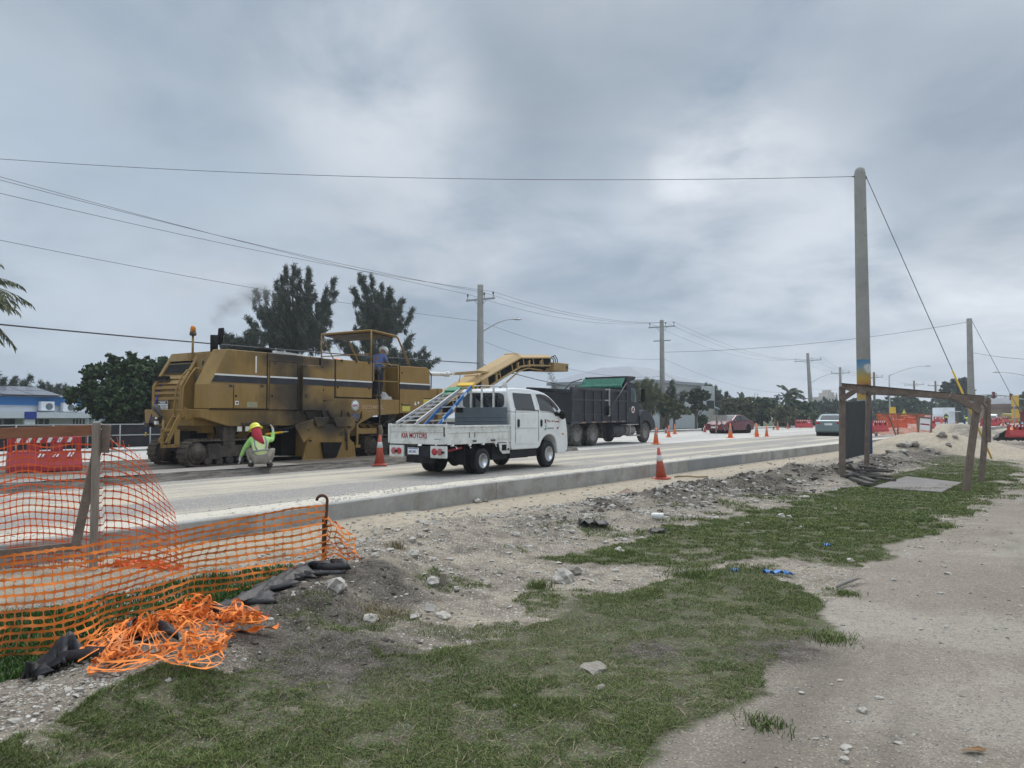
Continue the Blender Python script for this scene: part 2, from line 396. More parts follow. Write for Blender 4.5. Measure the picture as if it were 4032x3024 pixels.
def zones(x, y):
    e, s = poly_dist(KERB, x, y); d = -e
    c, _ = poly_dist(CREST, x, y)
    wx = x + 0.45 * fbm(x, y, 1.1, 4, 21) * np.clip(y / 8, .4, 1.6); wy = y + 0.45 * fbm(x, y, 1.1, 4, 22) * np.clip(y / 8, .4, 1.6)
    g = np.zeros_like(x)
    for P_, k in ((GRASS_A, 1.0), (GRASS_B, 1.0), (GRASS_C, .8), (GRASS_D, .6)):
        g = np.maximum(g, pip(P_, wx, wy) * k)
    patch = fbm(x, y, 1.3, 4, 31)
    g = g * np.clip(1.2 + 1.0 * patch, 0, 1)
    # the verge in between: scattered tufts
    mid = smooth01((d - 2.5) / 1.0) * (patch > .18) * .35
    inpath = pip(plan([(2500, 3300), (2560, 2960), (3000, 2700), (3250, 2350), (3600, 2130), (4100, 1900), (5200, 1900), (8000, 3300)]), wx, wy)
    g = np.maximum(g, np.where(inpath, 0, mid * (y < 25)))
    g = np.where(c > -.25, np.minimum(g, .08 * (patch > .2)), g)
    dark = np.exp(-((c + .36) / .60) ** 4) * np.clip(1.0 + 1.4 * fbm(x, y, .9, 3, 41), 0, 1) * smooth01((s - 22.5) / 5) * smooth01((44 - s) / 5)
    for u, v, r in ((1250, 2440, .60), (1450, 2345, .5), (1330, 2590, .5), (1180, 2560, .35), (2333, 2020, .5), (2600, 1975, .8), (3000, 1930, .8), (2150, 2080, .3), (3100, 2540, .3), (2560, 2540, .18), (3560, 1812, 1.2), (3480, 1835, .9), (3660, 1800, .9), (3400, 1850, .6)):
        p = G(u, v, -.03); dark = np.maximum(dark, np.clip(1.5 * np.exp(-((x - p.x) ** 2 + (y - p.y) ** 2) / r ** 2) * (1 + .8 * fbm(x, y, 2.2, 3, 44)), 0, 1))
    sand = np.clip(np.exp(-((d - .7) / .75) ** 4), 0, 1) * smooth01((s - 5) / 3)
    for lx, ly, r in ((17.6, 33.2, 3.2), (15.2, 30.3, 1.6), (19.8, 31.4, 2.2)):
        sand = np.maximum(sand, 1.4 * np.exp(-((x - lx) ** 2 + (y - ly) ** 2) / r ** 2 * 1.3))
    path = inpath.astype(float)
    return np.stack([np.clip(g, 0, 1), np.clip(dark, 0, 1), np.clip(sand, 0, 1), path], -1)

# ---- ground mesh: fine near the viewer, coarser with distance; on the kerb side it ends at the kerb
def axis_pts(a, b, fine0, grow, lim):
    out = [a]; st = fine0
    while out[-1] < b:
        st = fine0 + grow * max(0, out[-1] - lim); out.append(out[-1] + st)
    return np.array(out)
S_ = axis_pts(-4.0, 520, 0.05, 0.016, 19)        # along the kerb (from its first point)
Dd = axis_pts(0.0, 420, 0.05, 0.03, 12)          # away from the kerb, to the viewer's side
cum = np.concatenate([[0], np.cumsum(np.hypot(*np.diff(KERB, axis=0).T))])
def kerb_at(s, d):                                # smoothed kerb frame
    x = np.interp(s, cum, KERB[:, 0]); y = np.interp(s, cum, KERB[:, 1])
    x = np.where(s < 0, KERB[0, 0] + s * .53, x); y = np.where(s < 0, KERB[0, 1] + s * .848, y)
    seg = np.diff(KERB, axis=0); hd = np.arctan2(seg[:, 0], seg[:, 1]); mids = (cum[1:] + cum[:-1]) / 2
    h = np.interp(s, mids, hd)
    return x + d * np.cos(h), y - d * np.sin(h)
SS, DD = np.meshgrid(S_, Dd, indexing='ij')
GX, GY = kerb_at(SS, DD)
GX = GX.ravel(); GY = GY.ravel()
GZ = height(GX, GY)
zc_ = zones(GX, GY)
GZ = GZ + np.where((GY < 30), .012 * zc_[:, 0] + .03 * zc_[:, 1] * np.abs(fbm(GX, GY, 5, 3, 71)), 0) * smooth01(DD.ravel() / .5)
ns, nd = SS.shape
idx = np.arange(ns * nd).reshape(ns, nd)
fc = np.stack([idx[:-1, :-1].ravel(), idx[:-1, 1:].ravel(), idx[1:, 1:].ravel(), idx[1:, :-1].ravel()], -1)

def nodes(name):
    m = bpy.data.materials.new(name); m.use_nodes = True
    n, l = m.node_tree.nodes, m.node_tree.links
    return m, n, l, n['Principled BSDF']
def nz(n, l, vec, scale, detail=6, rough=.6, dist=0):
    t = n.new('ShaderNodeTexNoise'); t.inputs['Scale'].default_value = scale; t.inputs['Detail'].default_value = detail
    t.inputs['Roughness'].default_value = rough; t.inputs['Distortion'].default_value = dist; l.new(vec, t.inputs[0]); return t.outputs[0]
def mixc(n, l, f, a, b, bt='MIX'):
    x = n.new('ShaderNodeMixRGB'); x.blend_type = bt
    for i, q in zip((0, 1, 2), (f, a, b)):
        if isinstance(q, (int, float)): x.inputs[i].default_value = q
        elif isinstance(q, tuple): x.inputs[i].default_value = (*q, 1)
        else: l.new(q, x.inputs[i])
    return x.outputs[0]
def mrange(n, l, x, a, b, c=0.0, d=1.0):
    t = n.new('ShaderNodeMapRange'); l.new(x, t.inputs[0])
    for i, q in zip((1, 2, 3, 4), (a, b, c, d)): t.inputs[i].default_value = q
    return t.outputs[0]
def mth(n, l, op, a, b=0.0, clamp=False):
    t = n.new('ShaderNodeMath'); t.operation = op; t.use_clamp = clamp
    for i, q in enumerate((a, b)):
        if isinstance(q, (int, float)): t.inputs[i].default_value = q
        else: l.new(q, t.inputs[i])
    return t.outputs[0]
def pebbles(n, l, vec, scale, rnd_=1.0):
    v = n.new('ShaderNodeTexVoronoi'); v.inputs['Scale'].default_value = scale; v.inputs['Randomness'].default_value = rnd_
    l.new(vec, v.inputs[0]); return v.outputs['Distance'], v.outputs['Color']
m, n, l, b = nodes('ground_mix'); M_GROUND = m
tcn = n.new('ShaderNodeTexCoord'); ob = tcn.outputs['Object']
at = n.new('ShaderNodeAttribute'); at.attribute_name = 'zone'
sp = n.new('ShaderNodeSeparateColor'); l.new(at.outputs['Color'], sp.inputs[0])
n1 = nz(n, l, ob, 0.5, 5); n2 = nz(n, l, ob, 6, 7, .7); n3 = nz(n, l, ob, 45, 4, .7)
d1, c1 = pebbles(n, l, ob, 28); d2, c2 = pebbles(n, l, ob, 75)
sc1 = n.new('ShaderNodeSeparateColor'); l.new(c1, sc1.inputs[0]); sc2 = n.new('ShaderNodeSeparateColor'); l.new(c2, sc2.inputs[0])
grav = mixc(n, l, mrange(n, l, n2, .32, .68), (0.155, 0.13, 0.10), (0.38, 0.33, 0.258))
pb1 = mth(n, l, 'MULTIPLY', mrange(n, l, sc1.outputs[0], .72, .8), mrange(n, l, d1, .42, .3))
pb2 = mth(n, l, 'MULTIPLY', mrange(n, l, sc2.outputs[1], .55, .7), mrange(n, l, d2, .5, .3))
nA = nz(n, l, ob, 1.1, 6, .6); nB = nz(n, l, ob, 2.3, 5, .6, .5)
grav = mixc(n, l, mrange(n, l, nA, .50, .66, 0, .7), grav, (0.46, 0.39, 0.29))
grav = mixc(n, l, mrange(n, l, nB, .49, .64, 0, .75), grav, (0.135, 0.112, 0.088))
grav = mixc(n, l, mth(n, l, 'MULTIPLY', pb2, .7), grav, (0.60, 0.56, 0.49))
dk = mth(n, l, 'MULTIPLY', mrange(n, l, sc2.outputs[0], .8, .86), .5)
grav = mixc(n, l, dk, grav, (0.14, 0.125, 0.11))
grav = mixc(n, l, pb1, grav, (0.62, 0.59, 0.53))
pathc = mixc(n, l, mrange(n, l, n1, .35, .65), (0.275, 0.233, 0.180), (0.385, 0.335, 0.268))
pathc = mixc(n, l, mrange(n, l, n2, .35, .75, 0, .5), pathc, (0.20, 0.172, 0.14))
pathc = mixc(n, l, mrange(n, l, n3, .40, .60, 0, .55), pathc, (0.21, 0.185, 0.15)); pathc = mixc(n, l, mth(n, l, 'MULTIPLY', pb2, .6), pathc, (0.52, 0.475, 0.41))
mpR = n.new('ShaderNodeMapping'); l.new(ob, mpR.inputs[0]); mpR.inputs['Rotation'].default_value = (0, 0, R(33)); mpS = n.new('ShaderNodeMapping'); l.new(mpR.outputs[0], mpS.inputs[0]); mpS.inputs['Scale'].default_value = (1, .10, 1)
nT = nz(n, l, mpS.outputs[0], 1.5, 5, .6); pathc = mixc(n, l, mrange(n, l, nT, .50, .64, 0, .65), pathc, (0.175, 0.15, 0.12))
nR = nz(n, l, ob, .5, 5, .6, 1.0); pathc = mixc(n, l, mrange(n, l, nR, .50, .62, 0, .45), pathc, (0.44, 0.40, 0.34))
pathc = mixc(n, l, dk, pathc, (0.17, 0.155, 0.135))
pathc = mixc(n, l, mth(n, l, 'MULTIPLY', pb1, .25), pathc, (0.52, 0.49, 0.45))
sandc = mixc(n, l, mrange(n, l, n2, .3, .7), (0.33, 0.275, 0.20), (0.50, 0.435, 0.335))
sandc = mixc(n, l, mth(n, l, 'MULTIPLY', pb2, .5), sandc, (0.60, 0.54, 0.43))
darkc = mixc(n, l, mrange(n, l, n2, .35, .7), (0.060, 0.050, 0.040), (0.17, 0.148, 0.122))
darkc = mixc(n, l, mth(n, l, 'MULTIPLY', pb2, .45), darkc, (0.40, 0.37, 0.33))
soilc = mixc(n, l, mrange(n, l, n2, .38, .62), (0.035, 0.034, 0.018), (0.115, 0.105, 0.062))
soilc = mixc(n, l, mrange(n, l, n3, .45, .62, 0, .7), soilc, (0.15, 0.135, 0.085)); soilc = mixc(n, l, mrange(n, l, nz(n, l, ob, 22, 4, .7), .44, .56, 0, .85), soilc, (0.065, 0.095, 0.028))
soilc = mixc(n, l, mth(n, l, 'MULTIPLY', pb2, .35), soilc, (0.34, 0.31, 0.25))
o = mixc(n, l, at.outputs['Alpha'], grav, pathc)
o = mixc(n, l, sp.outputs[2], o, sandc)
o = mixc(n, l, mth(n, l, 'MULTIPLY', sp.outputs[0], mrange(n, l, n3, .3, .6, .6, 1.0)), o, soilc)
o = mixc(n, l, sp.outputs[1], o, darkc)
l.new(o, b.inputs['Base Color']); b.inputs['Roughness'].default_value = 0.95; b.inputs['Specular IOR Level'].default_value = 0.15
hgt = mth(n, l, 'ADD', mth(n, l, 'MULTIPLY', n3, .5), mth(n, l, 'ADD', mth(n, l, 'MULTIPLY', pb1, .5), n2))
bp = n.new('ShaderNodeBump'); bp.inputs['Strength'].default_value = 0.9; bp.inputs['Distance'].default_value = 0.045; l.new(hgt, bp.inputs['Height']); l.new(bp.outputs[0], b.inputs['Normal'])
npmesh('ground', np.stack([GX, GY, GZ], -1), fc, M_GROUND, smooth=True, cols=zc_, kind='structure')

# ---- far side land, well below the road sheets
m, n, l, b = nodes('verge'); M_VERGE = m
tcn = n.new('ShaderNodeTexCoord'); ob = tcn.outputs['Object']
a_ = nz(n, l, ob, .08, 5); b_ = nz(n, l, ob, 2, 6)
o = mixc(n, l, mrange(n, l, a_, .42, .6), (0.065, 0.085, 0.035), (0.16, 0.15, 0.10)); o = mixc(n, l, mrange(n, l, b_, .3, .7, 0, .5), o, (0.05, 0.07, 0.03))
l.new(o, b.inputs['Base Color']); b.inputs['Roughness'].default_value = 1.0; b.inputs['Specular IOR Level'].default_value = 0.1
def ribbon(P, o0, o1, z0, z1, mt, name, kind='structure', sub=1.0, wob=0.0, cross=1, rough=0.0, seed=0, z_fn=None):
    """sheet between two offsets of a line"""
    L = np.concatenate([[0], np.cumsum(np.hypot(*np.diff(P, axis=0).T))])
    s = [0.0]
    while s[-1] < L[-1]:
        s.append(s[-1] + sub * (1 + max(0, s[-1] - 60) * .05))
    s[-1] = L[-1]; s = np.array(s)
    x = np.interp(s, L, P[:, 0]); y = np.interp(s, L, P[:, 1])
    seg = np.diff(P, axis=0); hd = np.arctan2(seg[:, 0], seg[:, 1]); mids = (L[1:] + L[:-1]) / 2
    h = np.interp(s, mids, hd)
    ws = np.linspace(0, 1, cross + 1); V = []
    for k, w in enumerate(ws):
        off = o0 + (o1 - o0) * w
        offv = off + wob * fbm(s, s * 0 + k * 3.3, .8, 4, seed + k)
        z = z0 + (z1 - z0) * w + (rough * fbm(s, s * 0 + k * 1.7, 2.5, 4, seed + 5 + k) if rough else 0)
        X = x - offv * np.cos(h); Y = y + offv * np.sin(h)
        if z_fn is not None: z = z_fn(X, Y, z)
        V.append(np.stack([X, Y, z + 0 * s], -1))
    V = np.stack(V, 1); a, c = V.shape[:2]
    ix = np.arange(a * c).reshape(a, c)
    f = np.stack([ix[:-1, :-1].ravel(), ix[1:, :-1].ravel(), ix[1:, 1:].ravel(), ix[:-1, 1:].ravel()], -1)
    ob_ = npmesh(name, V.reshape(-1, 3), f, mt, smooth=True, kind=kind)
    return ob_
ribbon(KERB, 20.5, 900, 0.05, 0.05, M_VERGE, 'verge', sub=4, cross=4)

# ---- road surfaces
def road_mat(name, base, dust, streak, dustiness):
    m, n, l, b = nodes(name)
    tcn = n.new('ShaderNodeTexCoord'); ob = tcn.outputs['Object']
    mp = n.new('ShaderNodeMapping'); l.new(ob, mp.inputs[0]); mp.inputs['Rotation'].default_value = (0, 0, R(35))   # turn so X runs across the road
    mp2 = n.new('ShaderNodeMapping'); l.new(mp.outputs[0], mp2.inputs[0]); mp2.inputs['Scale'].default_value = (1.0, .035, 1)
    st = nz(n, l, mp2.outputs[0], streak, 4, .6)
    f1 = nz(n, l, ob, .7, 6, .65); f2 = nz(n, l, ob, 25, 5, .75); f3 = nz(n, l, ob, 120, 3, .8)
    o = mixc(n, l, mrange(n, l, f2, .3, .7), tuple(c * .82 for c in base), tuple(c * 1.15 for c in base))
    k = mth(n, l, 'ADD', mth(n, l, 'MULTIPLY', st, .75), mth(n, l, 'MULTIPLY', f1, .25))
    o = mixc(n, l, mrange(n, l, k, .5 - dustiness, .62 - dustiness), o, mixc(n, l, mrange(n, l, f3, .3, .7), tuple(c * .85 for c in dust), dust))
    d_, c_ = pebbles(n, l, ob, 60); s_ = n.new('ShaderNodeSeparateColor'); l.new(c_, s_.inputs[0])
    o = mixc(n, l, mth(n, l, 'MULTIPLY', mrange(n, l, s_.outputs[0], .85, .92), .6), o, tuple(min(1, c * 1.25) for c in dust))
    l.new(o, b.inputs['Base Color']); b.inputs['Roughness'].default_value = .93; b.inputs['Specular IOR Level'].default_value = .2
    bp = n.new('ShaderNodeBump'); bp.inputs['Strength'].default_value = .5; bp.inputs['Distance'].default_value = .015
    l.new(mth(n, l, 'ADD', f2, f3), bp.inputs['Height']); l.new(bp.outputs[0], b.inputs['Normal'])
    return m
M_LANE = road_mat('dusty_lane', (0.275, 0.26, 0.24), (0.52, 0.465, 0.365), 1.15, 0.03)
M_GRAVEL = road_mat('loose_gravel', (0.47, 0.43, 0.35), (0.60, 0.555, 0.46), 1.6, 0.08)
M_OLD = road_mat('dusty_old_road', (0.40, 0.39, 0.365), (0.56, 0.53, 0.47), .9, 0.05)
M_MILLED = road_mat('milled_road', (0.115, 0.098, 0.08), (0.20, 0.175, 0.145), 2.2, -.02)
M_SLABTOP = road_mat('old_pavement', (0.23, 0.21, 0.185), (0.33, 0.30, 0.265), 1.0, 0.0)
M_CONC = mat('kerb_concrete', (0.37, 0.36, 0.335), .9, var=.2, scale=1.6, bump=.35, bscale=60, dirt=((.23, .205, .17), .6, 2.2))
M_WALK = mat('sidewalk', (0.56, 0.55, 0.52), .9, var=.1, scale=.5, bump=.2)
def kline(s): return kerb_at(np.array([s], float), np.array([0.0]))
# kerb: cast concrete sections with joints
for i, (s0, s1, tone) in enumerate([(0, 15.5, 0), (15.53, 18.9, 0), (18.93, 22.9, 0), (22.93, 27.5, 0), (27.53, 33.2, 0), (33.23, 37.3, 1), (37.33, 45, 0), (45.03, 140, 0), (140, 400, 0)]):
    pass
def kerb_strip(P, name, w, ztop, zbot, s_rng, mt):
    L = np.concatenate([[0], np.cumsum(np.hypot(*np.diff(P, axis=0).T))])
    seg = np.diff(P, axis=0); hd = np.arctan2(seg[:, 0], seg[:, 1]); mids = (L[1:] + L[:-1]) / 2
    mb = MB()
    for s0, s1 in s_rng:
        ss = np.arange(s0, s1, 1.0 if s1 < 80 else 8.0).tolist() + [s1]
        rings = []
        for s in ss:
            x = np.interp(s, L, P[:, 0]); y = np.interp(s, L, P[:, 1]); h = np.interp(s, mids, hd)
            row = []
            for o, z in ((0, zbot), (0, ztop - .015), (.012, ztop), (w - .02, ztop), (w, ztop - .02), (w, zbot)):
                row.append((x - o * math.cos(h), y + o * math.sin(h), z))
            rings.append(row)
        v = [p for r in rings for p in r]; f = []
        for i in range(len(rings) - 1):
            for k in range(5):
                a = i * 6 + k; f.append((a, a + 1, a + 7, a + 6))
        f.append((0, 1, 2, 3, 4, 5)); q = (len(rings) - 1) * 6; f.append(tuple(range(q + 5, q - 1, -1)))
        mb.add(v, f)
    return mb.build(name, mt, kind='structure')
kerb_strip(KERB, 'kerb', .16, .32, -.25, [(0, 15.50), (15.515, 18.95), (18.965, 24.4), (24.415, 30.9), (30.925, 33.4), (37.6, 45), (45.02, 62), (62.03, 80), (80.03, 400)], M_CONC)
M_CONC2 = mat('kerb_concrete_dark', (0.265, 0.27, 0.265), .9, var=.1, scale=1.5, bump=.25, bscale=60)
kerb_strip(KERB, 'kerb_segment', .16, .322, -.25, [(33.41, 37.59)], M_CONC2)
# lane where the pickup drives; loose gravel along the kerb
ribbon(KERB, .16, 1.25, .29, .24, M_GRAVEL, 'gravel_shoulder', wob=.12, cross=6, rough=.015, sub=.25)
EDGE = np.array([(-15.9, 2.8), (-7.2, 15.58), (-5.03, 18.78), (2.55, 29.96), (9.6, 40.4), (40, 81), (160, 241), (310, 441)])
NEWP = offset_line(KERB, 1.0)
def lane_sheet():
    s = np.concatenate([np.arange(0, 60, .5), np.arange(60, 420, 6)])
    ax, ay = kerb_at(s, s * 0 - 1.0)
    L = np.concatenate([[0], np.cumsum(np.hypot(*np.diff(EDGE, axis=0).T))])
    bx = np.interp(s, L, EDGE[:, 0]); by = np.interp(s, L, EDGE[:, 1])
    V = []
    for w in np.linspace(0, 1, 9):
        X = ax + (bx - ax) * w; Y = ay + (by - ay) * w
        V.append(np.stack([X, Y, .226 + .012 * fbm(X, Y, .5, 3, 5) * (w > 0) * (w < 1)], -1))
    V = np.stack(V, 1); a, c = V.shape[:2]; ix = np.arange(a * c).reshape(a, c)
    f = np.stack([ix[:-1, :-1].ravel(), ix[1:, :-1].ravel(), ix[1:, 1:].ravel(), ix[:-1, 1:].ravel()], -1)
    npmesh('road_lane', V.reshape(-1, 3), f, M_LANE, smooth=True, kind='structure')
lane_sheet()
# old pavement slab edge, milled trench and the dusty far lanes
CUTE = EDGE[:4]
CUT = np.vstack([EDGE[0], EDGE[1], EDGE[2], EDGE[3]])
m, n, l, b = nodes('cut_edge'); M_CUT = m
tcn = n.new('ShaderNodeTexCoord'); ob = tcn.outputs['Object']; mp = n.new('ShaderNodeMapping'); l.new(ob, mp.inputs[0]); mp.inputs['Scale'].default_value = (1, 1, 12)
q = nz(n, l, mp.outputs[0], 2.2, 7, .75)
l.new(mixc(n, l, mrange(n, l, q, .35, .65), (.035, .03, .025), (.21, .19, .16)), b.inputs['Base Color']); b.inputs['Roughness'].default_value = .95
bp = n.new('ShaderNodeBump'); bp.inputs['Strength'].default_value = 1; bp.inputs['Distance'].default_value = .04; l.new(q, bp.inputs['Height']); l.new(bp.outputs[0], b.inputs['Normal'])
ribbon(CUT, -.10, .12, .20, .39, M_CUT, 'pavement_cut_face', wob=.03, cross=5, rough=.012, sub=.12)
ribbon(CUT[:3], .12, 1.05, .392, .40, M_SLABTOP, 'old_pavement_slab', wob=.05, cross=3, rough=.006, sub=.2)
ribbon(CUT[:3], 1.05, 1.25, .40, .30, M_CUT, 'trench_side_near', wob=.04, cross=2, rough=.01, sub=.15)
ribbon(CUT[:3], 1.22, 4.7, .335, .335, M_MILLED, 'milled_trench', wob=.0, cross=12, rough=.02, sub=.25)
ribbon(CUT[2:], .10, 4.7, .385, .345, M_MILLED, 'milled_ground', cross=14, rough=.02, sub=.2)
ribbon(CUT, 4.68, 4.85, .335, .415, M_CUT, 'trench_side_far', wob=.03, cross=2, rough=.01, sub=.15)
ribbon(CUT, 4.84, 16.5, .412, .17, M_OLD, 'old_road', cross=6, sub=.5)
FAR = EDGE[3:]
ribbon(FAR, -.15, 14.7, .236, .175, M_OLD, 'far_lanes', cross=8, sub=.6, wob=.05)
FK = np.array([(-30, 7.8), (-15.6, 27.75), (-13.35, 30.9), (-1, 48.2), (14, 69), (60, 130), (160, 260), (310, 460)])
kerb_strip(FK, 'far_kerb', .18, .31, .0, [(0, 420)], M_CONC)
ribbon(FK, .18, 2.4, .298, .298, M_WALK, 'sidewalk', cross=1, sub=2)
# ------------------------------------------------------------------ paints and common materials
def machine_paint(name, col, soot=()):
    m, n, l, b = nodes(name)
    t = n.new('ShaderNodeTexCoord'); ob = t.outputs['Object']
    big_ = nz(n, l, ob, 1.3, 6, .6); mp = n.new('ShaderNodeMapping'); l.new(ob, mp.inputs[0]); mp.inputs['Scale'].default_value = (5, 5, .6)
    run = nz(n, l, mp.outputs[0], 2.2, 5, .6); fine = nz(n, l, ob, 30, 5, .7)
    o = mixc(n, l, mrange(n, l, big_, .3, .7), tuple(c * .86 for c in col), tuple(c * 1.12 for c in col))
    o = mixc(n, l, mrange(n, l, run, .55, .75, 0, .55), o, tuple(c * .45 for c in col))          # grime runs
    o = mixc(n, l, mrange(n, l, big_, .48, .8, 0, .5), o, (.24, .195, .135))                        # dried dust
    o = mixc(n, l, mrange(n, l, fine, .62, .8, 0, .5), o, (.09, .065, .045))
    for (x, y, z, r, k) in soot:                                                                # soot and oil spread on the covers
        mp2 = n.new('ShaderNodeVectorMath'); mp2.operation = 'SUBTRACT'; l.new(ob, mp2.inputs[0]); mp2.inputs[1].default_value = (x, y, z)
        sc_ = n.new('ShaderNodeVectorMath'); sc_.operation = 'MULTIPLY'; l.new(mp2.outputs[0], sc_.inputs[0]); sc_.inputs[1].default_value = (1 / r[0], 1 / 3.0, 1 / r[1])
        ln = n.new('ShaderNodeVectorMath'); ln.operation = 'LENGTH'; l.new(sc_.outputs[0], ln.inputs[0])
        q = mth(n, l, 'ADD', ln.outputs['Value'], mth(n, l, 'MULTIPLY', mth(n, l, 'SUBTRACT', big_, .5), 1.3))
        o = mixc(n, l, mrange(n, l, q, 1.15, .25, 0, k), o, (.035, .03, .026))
    l.new(o, b.inputs['Base Color']); b.inputs['Roughness'].default_value = .62; b.inputs['Specular IOR Level'].default_value = .35
    bp = n.new('ShaderNodeBump'); bp.inputs['Strength'].default_value = .25; bp.inputs['Distance'].default_value = .01; l.new(fine, bp.inputs['Height']); l.new(bp.outputs[0], b.inputs['Normal'])
    return m
OCHRE = (0.30, 0.185, 0.055)
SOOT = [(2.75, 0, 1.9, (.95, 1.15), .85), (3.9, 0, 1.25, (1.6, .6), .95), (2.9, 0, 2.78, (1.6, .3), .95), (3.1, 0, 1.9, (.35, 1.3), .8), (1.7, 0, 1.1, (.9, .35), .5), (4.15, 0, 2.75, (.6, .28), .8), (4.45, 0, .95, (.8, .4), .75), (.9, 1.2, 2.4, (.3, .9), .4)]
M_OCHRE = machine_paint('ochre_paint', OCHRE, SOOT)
M_OCHRE2 = machine_paint('ochre_conveyor_paint', (0.40, 0.265, 0.11))
M_BLACKP = mat('black_grease_shade', (.014, .013, .012), .85, var=.4, scale=3, bump=.3, dirt=((.045, .036, .028), .3, 2), spec=.2)  # grease black, deepened so the colour also carries shade beneath the milling machine
M_DARKST = mat('dark_steel', (.055, .048, .042), .7, metal=.2, var=.4, scale=5, bump=.4, dirt=((.17, .135, .10), .5, 4))
M_MUD = mat('muddy_track', (.085, .068, .052), .9, var=.4, scale=6, bump=.7, dirt=((.20, .165, .125), .5, 5))
M_STRIPEB = mat('stripe_black', (.03, .032, .04), .55, var=.3, scale=3, dirt=((.15, .12, .08), .2, 3))
M_STRIPEW = mat('stripe_white', (.78, .77, .73), .5, var=.1)
M_WHITE = mat('white_paint', (.76, .775, .76), .34, var=.06, scale=2, dirt=((.46, .42, .35), .26, 2.2), spec=.5, coat=.3)
M_WHITEM = mat('white_marking', (.8, .8, .78), .5, var=.05)
M_OFFW = mat('worn_white_paint', (.70, .71, .67), .5, var=.1, scale=3, dirt=((.33, .29, .23), .45, 3.5))
M_GREYM = mat('grey_panel', (.125, .145, .16), .55, var=.12, scale=3, dirt=((.25, .24, .22), .15, 4))
M_RUBBER = mat('rubber', (.022, .022, .023), .85, var=.3, scale=5, bump=.3, dirt=((.13, .12, .10), .25, 5))
M_RUBBERD = mat('dusty_rubber', (.055, .052, .048), .9, var=.3, scale=5, bump=.3, dirt=((.20, .185, .16), .5, 5))
M_GLASS = mat('dark_glass', (.02, .024, .026), .06, var=.1, spec=.8)
M_CHASSIS = mat('chassis_black', (.020, .021, .024), .8, var=.3, scale=3, dirt=((.10, .09, .08), .2, 4))
M_STEEL = mat('bare_steel', (.42, .42, .42), .38, metal=.85, var=.15, scale=6)
M_CHROME = mat('rim_steel', (.55, .56, .57), .3, metal=.9, var=.1)
M_RED = mat('red_lamp', (.42, .02, .03), .2, var=.1, spec=.7)
M_REDTXT = mat('red_lettering', (.32, .02, .03), .5, var=.05)
M_BLKTXT = mat('black_lettering', (.03, .03, .035), .6, var=.05)
M_BLUETXT = mat('blue_lettering', (.06, .12, .35), .6, var=.05)
M_AMBER = mat('amber_lens', (.65, .22, .02), .25, var=.1)
M_YELLOW = mat('yellow_paint', (.68, .42, .03), .6, var=.15, dirt=((.3, .25, .15), .2, 6))
M_YLABEL = mat('yellow_label', (.62, .55, .10), .6, var=.1)
M_FADED = mat('faded_lettering', (.52, .36, .22), .7, var=.15, scale=12)
M_GREEN = mat('green_plastic', (.02, .20, .10), .5, var=.1)
M_BLUE = mat('blue_fibreglass', (.045, .17, .43), .45, var=.12, scale=5, dirt=((.35, .38, .4), .15, 6))
M_BLUED = mat('blue_handle', (.02, .05, .33), .5, var=.1)
M_ALU = mat('aluminium', (.62, .62, .61), .4, metal=.7, var=.1, dirt=((.3, .29, .27), .2, 8))
M_RUST = mat('rusty_steel', (.11, .050, .028), .9, var=.4, scale=14, bump=.5, dirt=((.05, .03, .02), .3, 9))

def frame(P, h):
    return dict(loc=P, rz=R(90 - h))
RX90 = Matrix.Rotation(R(90), 4, 'X')
def side_text(name, s, size, x, z, y, m, parent, sx=1.0, shear=0.0, align='LEFT'):    # reads from the -y side
    return text(name, s, size, Matrix.Translation((x, y, z)) @ RX90, m, parent, sx=sx, shear=shear, align=align)
def rear_text(name, s, size, y, z, x, m, parent, sx=1.0, align='LEFT'):               # reads from the -x side; text runs to -y
    return text(name, s, size, Matrix.Translation((x, y, z)) @ Matrix.Rotation(R(-90), 4, 'Z') @ RX90, m, parent, sx=sx, align=align)

# ------------------------------------------------------------------ the milling machine
MP = (-7.481, 18.144, .34); MH = 32.5
mach = thing('milling_machine', 'huge dusty ochre road milling machine with soot stained side and black and white stripe', 'milling machine', MP, R(90 - MH))
ms = Plane(MP, MH)
b = MB()      # rear engine hood, near half with bevelled corner
def hexa(bm, near, far):          # near/far: lists of (x,y,z) with equal count, closed side
    n_ = len(near); bm.add(near + far, [tuple(range(n_)), tuple(range(2 * n_ - 1, n_ - 1, -1))] + [(i, i + n_, (i + 1) % n_ + n_, (i + 1) % n_) for i in range(n_)])
o0 = [(.40, 0, 1.40), (.40, 0, 1.99), (.89, 0, 2.87), (3.12, 0, 2.87), (3.12, 0, 1.40)]
o1 = [(.24, .38, 1.40), (.25, .38, 1.99), (.74, .38, 2.87), (3.12, .38, 2.87), (3.12, .38, 1.40)]
hexa(b, o0, o1)
b.build('engine_hood', M_OCHRE, mach, bevel=.012)
b = MB(); hexa(b, [(.70, .38, 1.40), (.74, .38, 2.80), (3.12, .38, 2.862), (3.12, .38, 1.40)], [(.70, 1.0, 1.40), (.74, 1.0, 2.80), (3.12, 1.0, 2.862), (3.12, 1.0, 1.40)])
hexa(b, [(3.12, .02, 1.39), (3.12, .02, 2.865), (4.1, .02, 2.86), (4.1, .02, 1.39)], [(3.12, 2.3, 1.39), (3.12, 2.3, 2.865), (4.1, 2.3, 2.86), (4.1, 2.3, 1.39)])
b.build('engine_bay', M_OCHRE, mach, bevel=.01)
b = MB(); pr = [(.33, 1.0), (.33, 1.98), (.86, 2.84), (1.5, 2.93), (3.10, 2.93), (3.10, 1.0)]
b.prism([(.42, 1.0), (.42, 1.96), (.93, 2.80), (1.5, 2.88), (3.10, 2.88), (3.10, 1.0)], 1.12, 2.12)
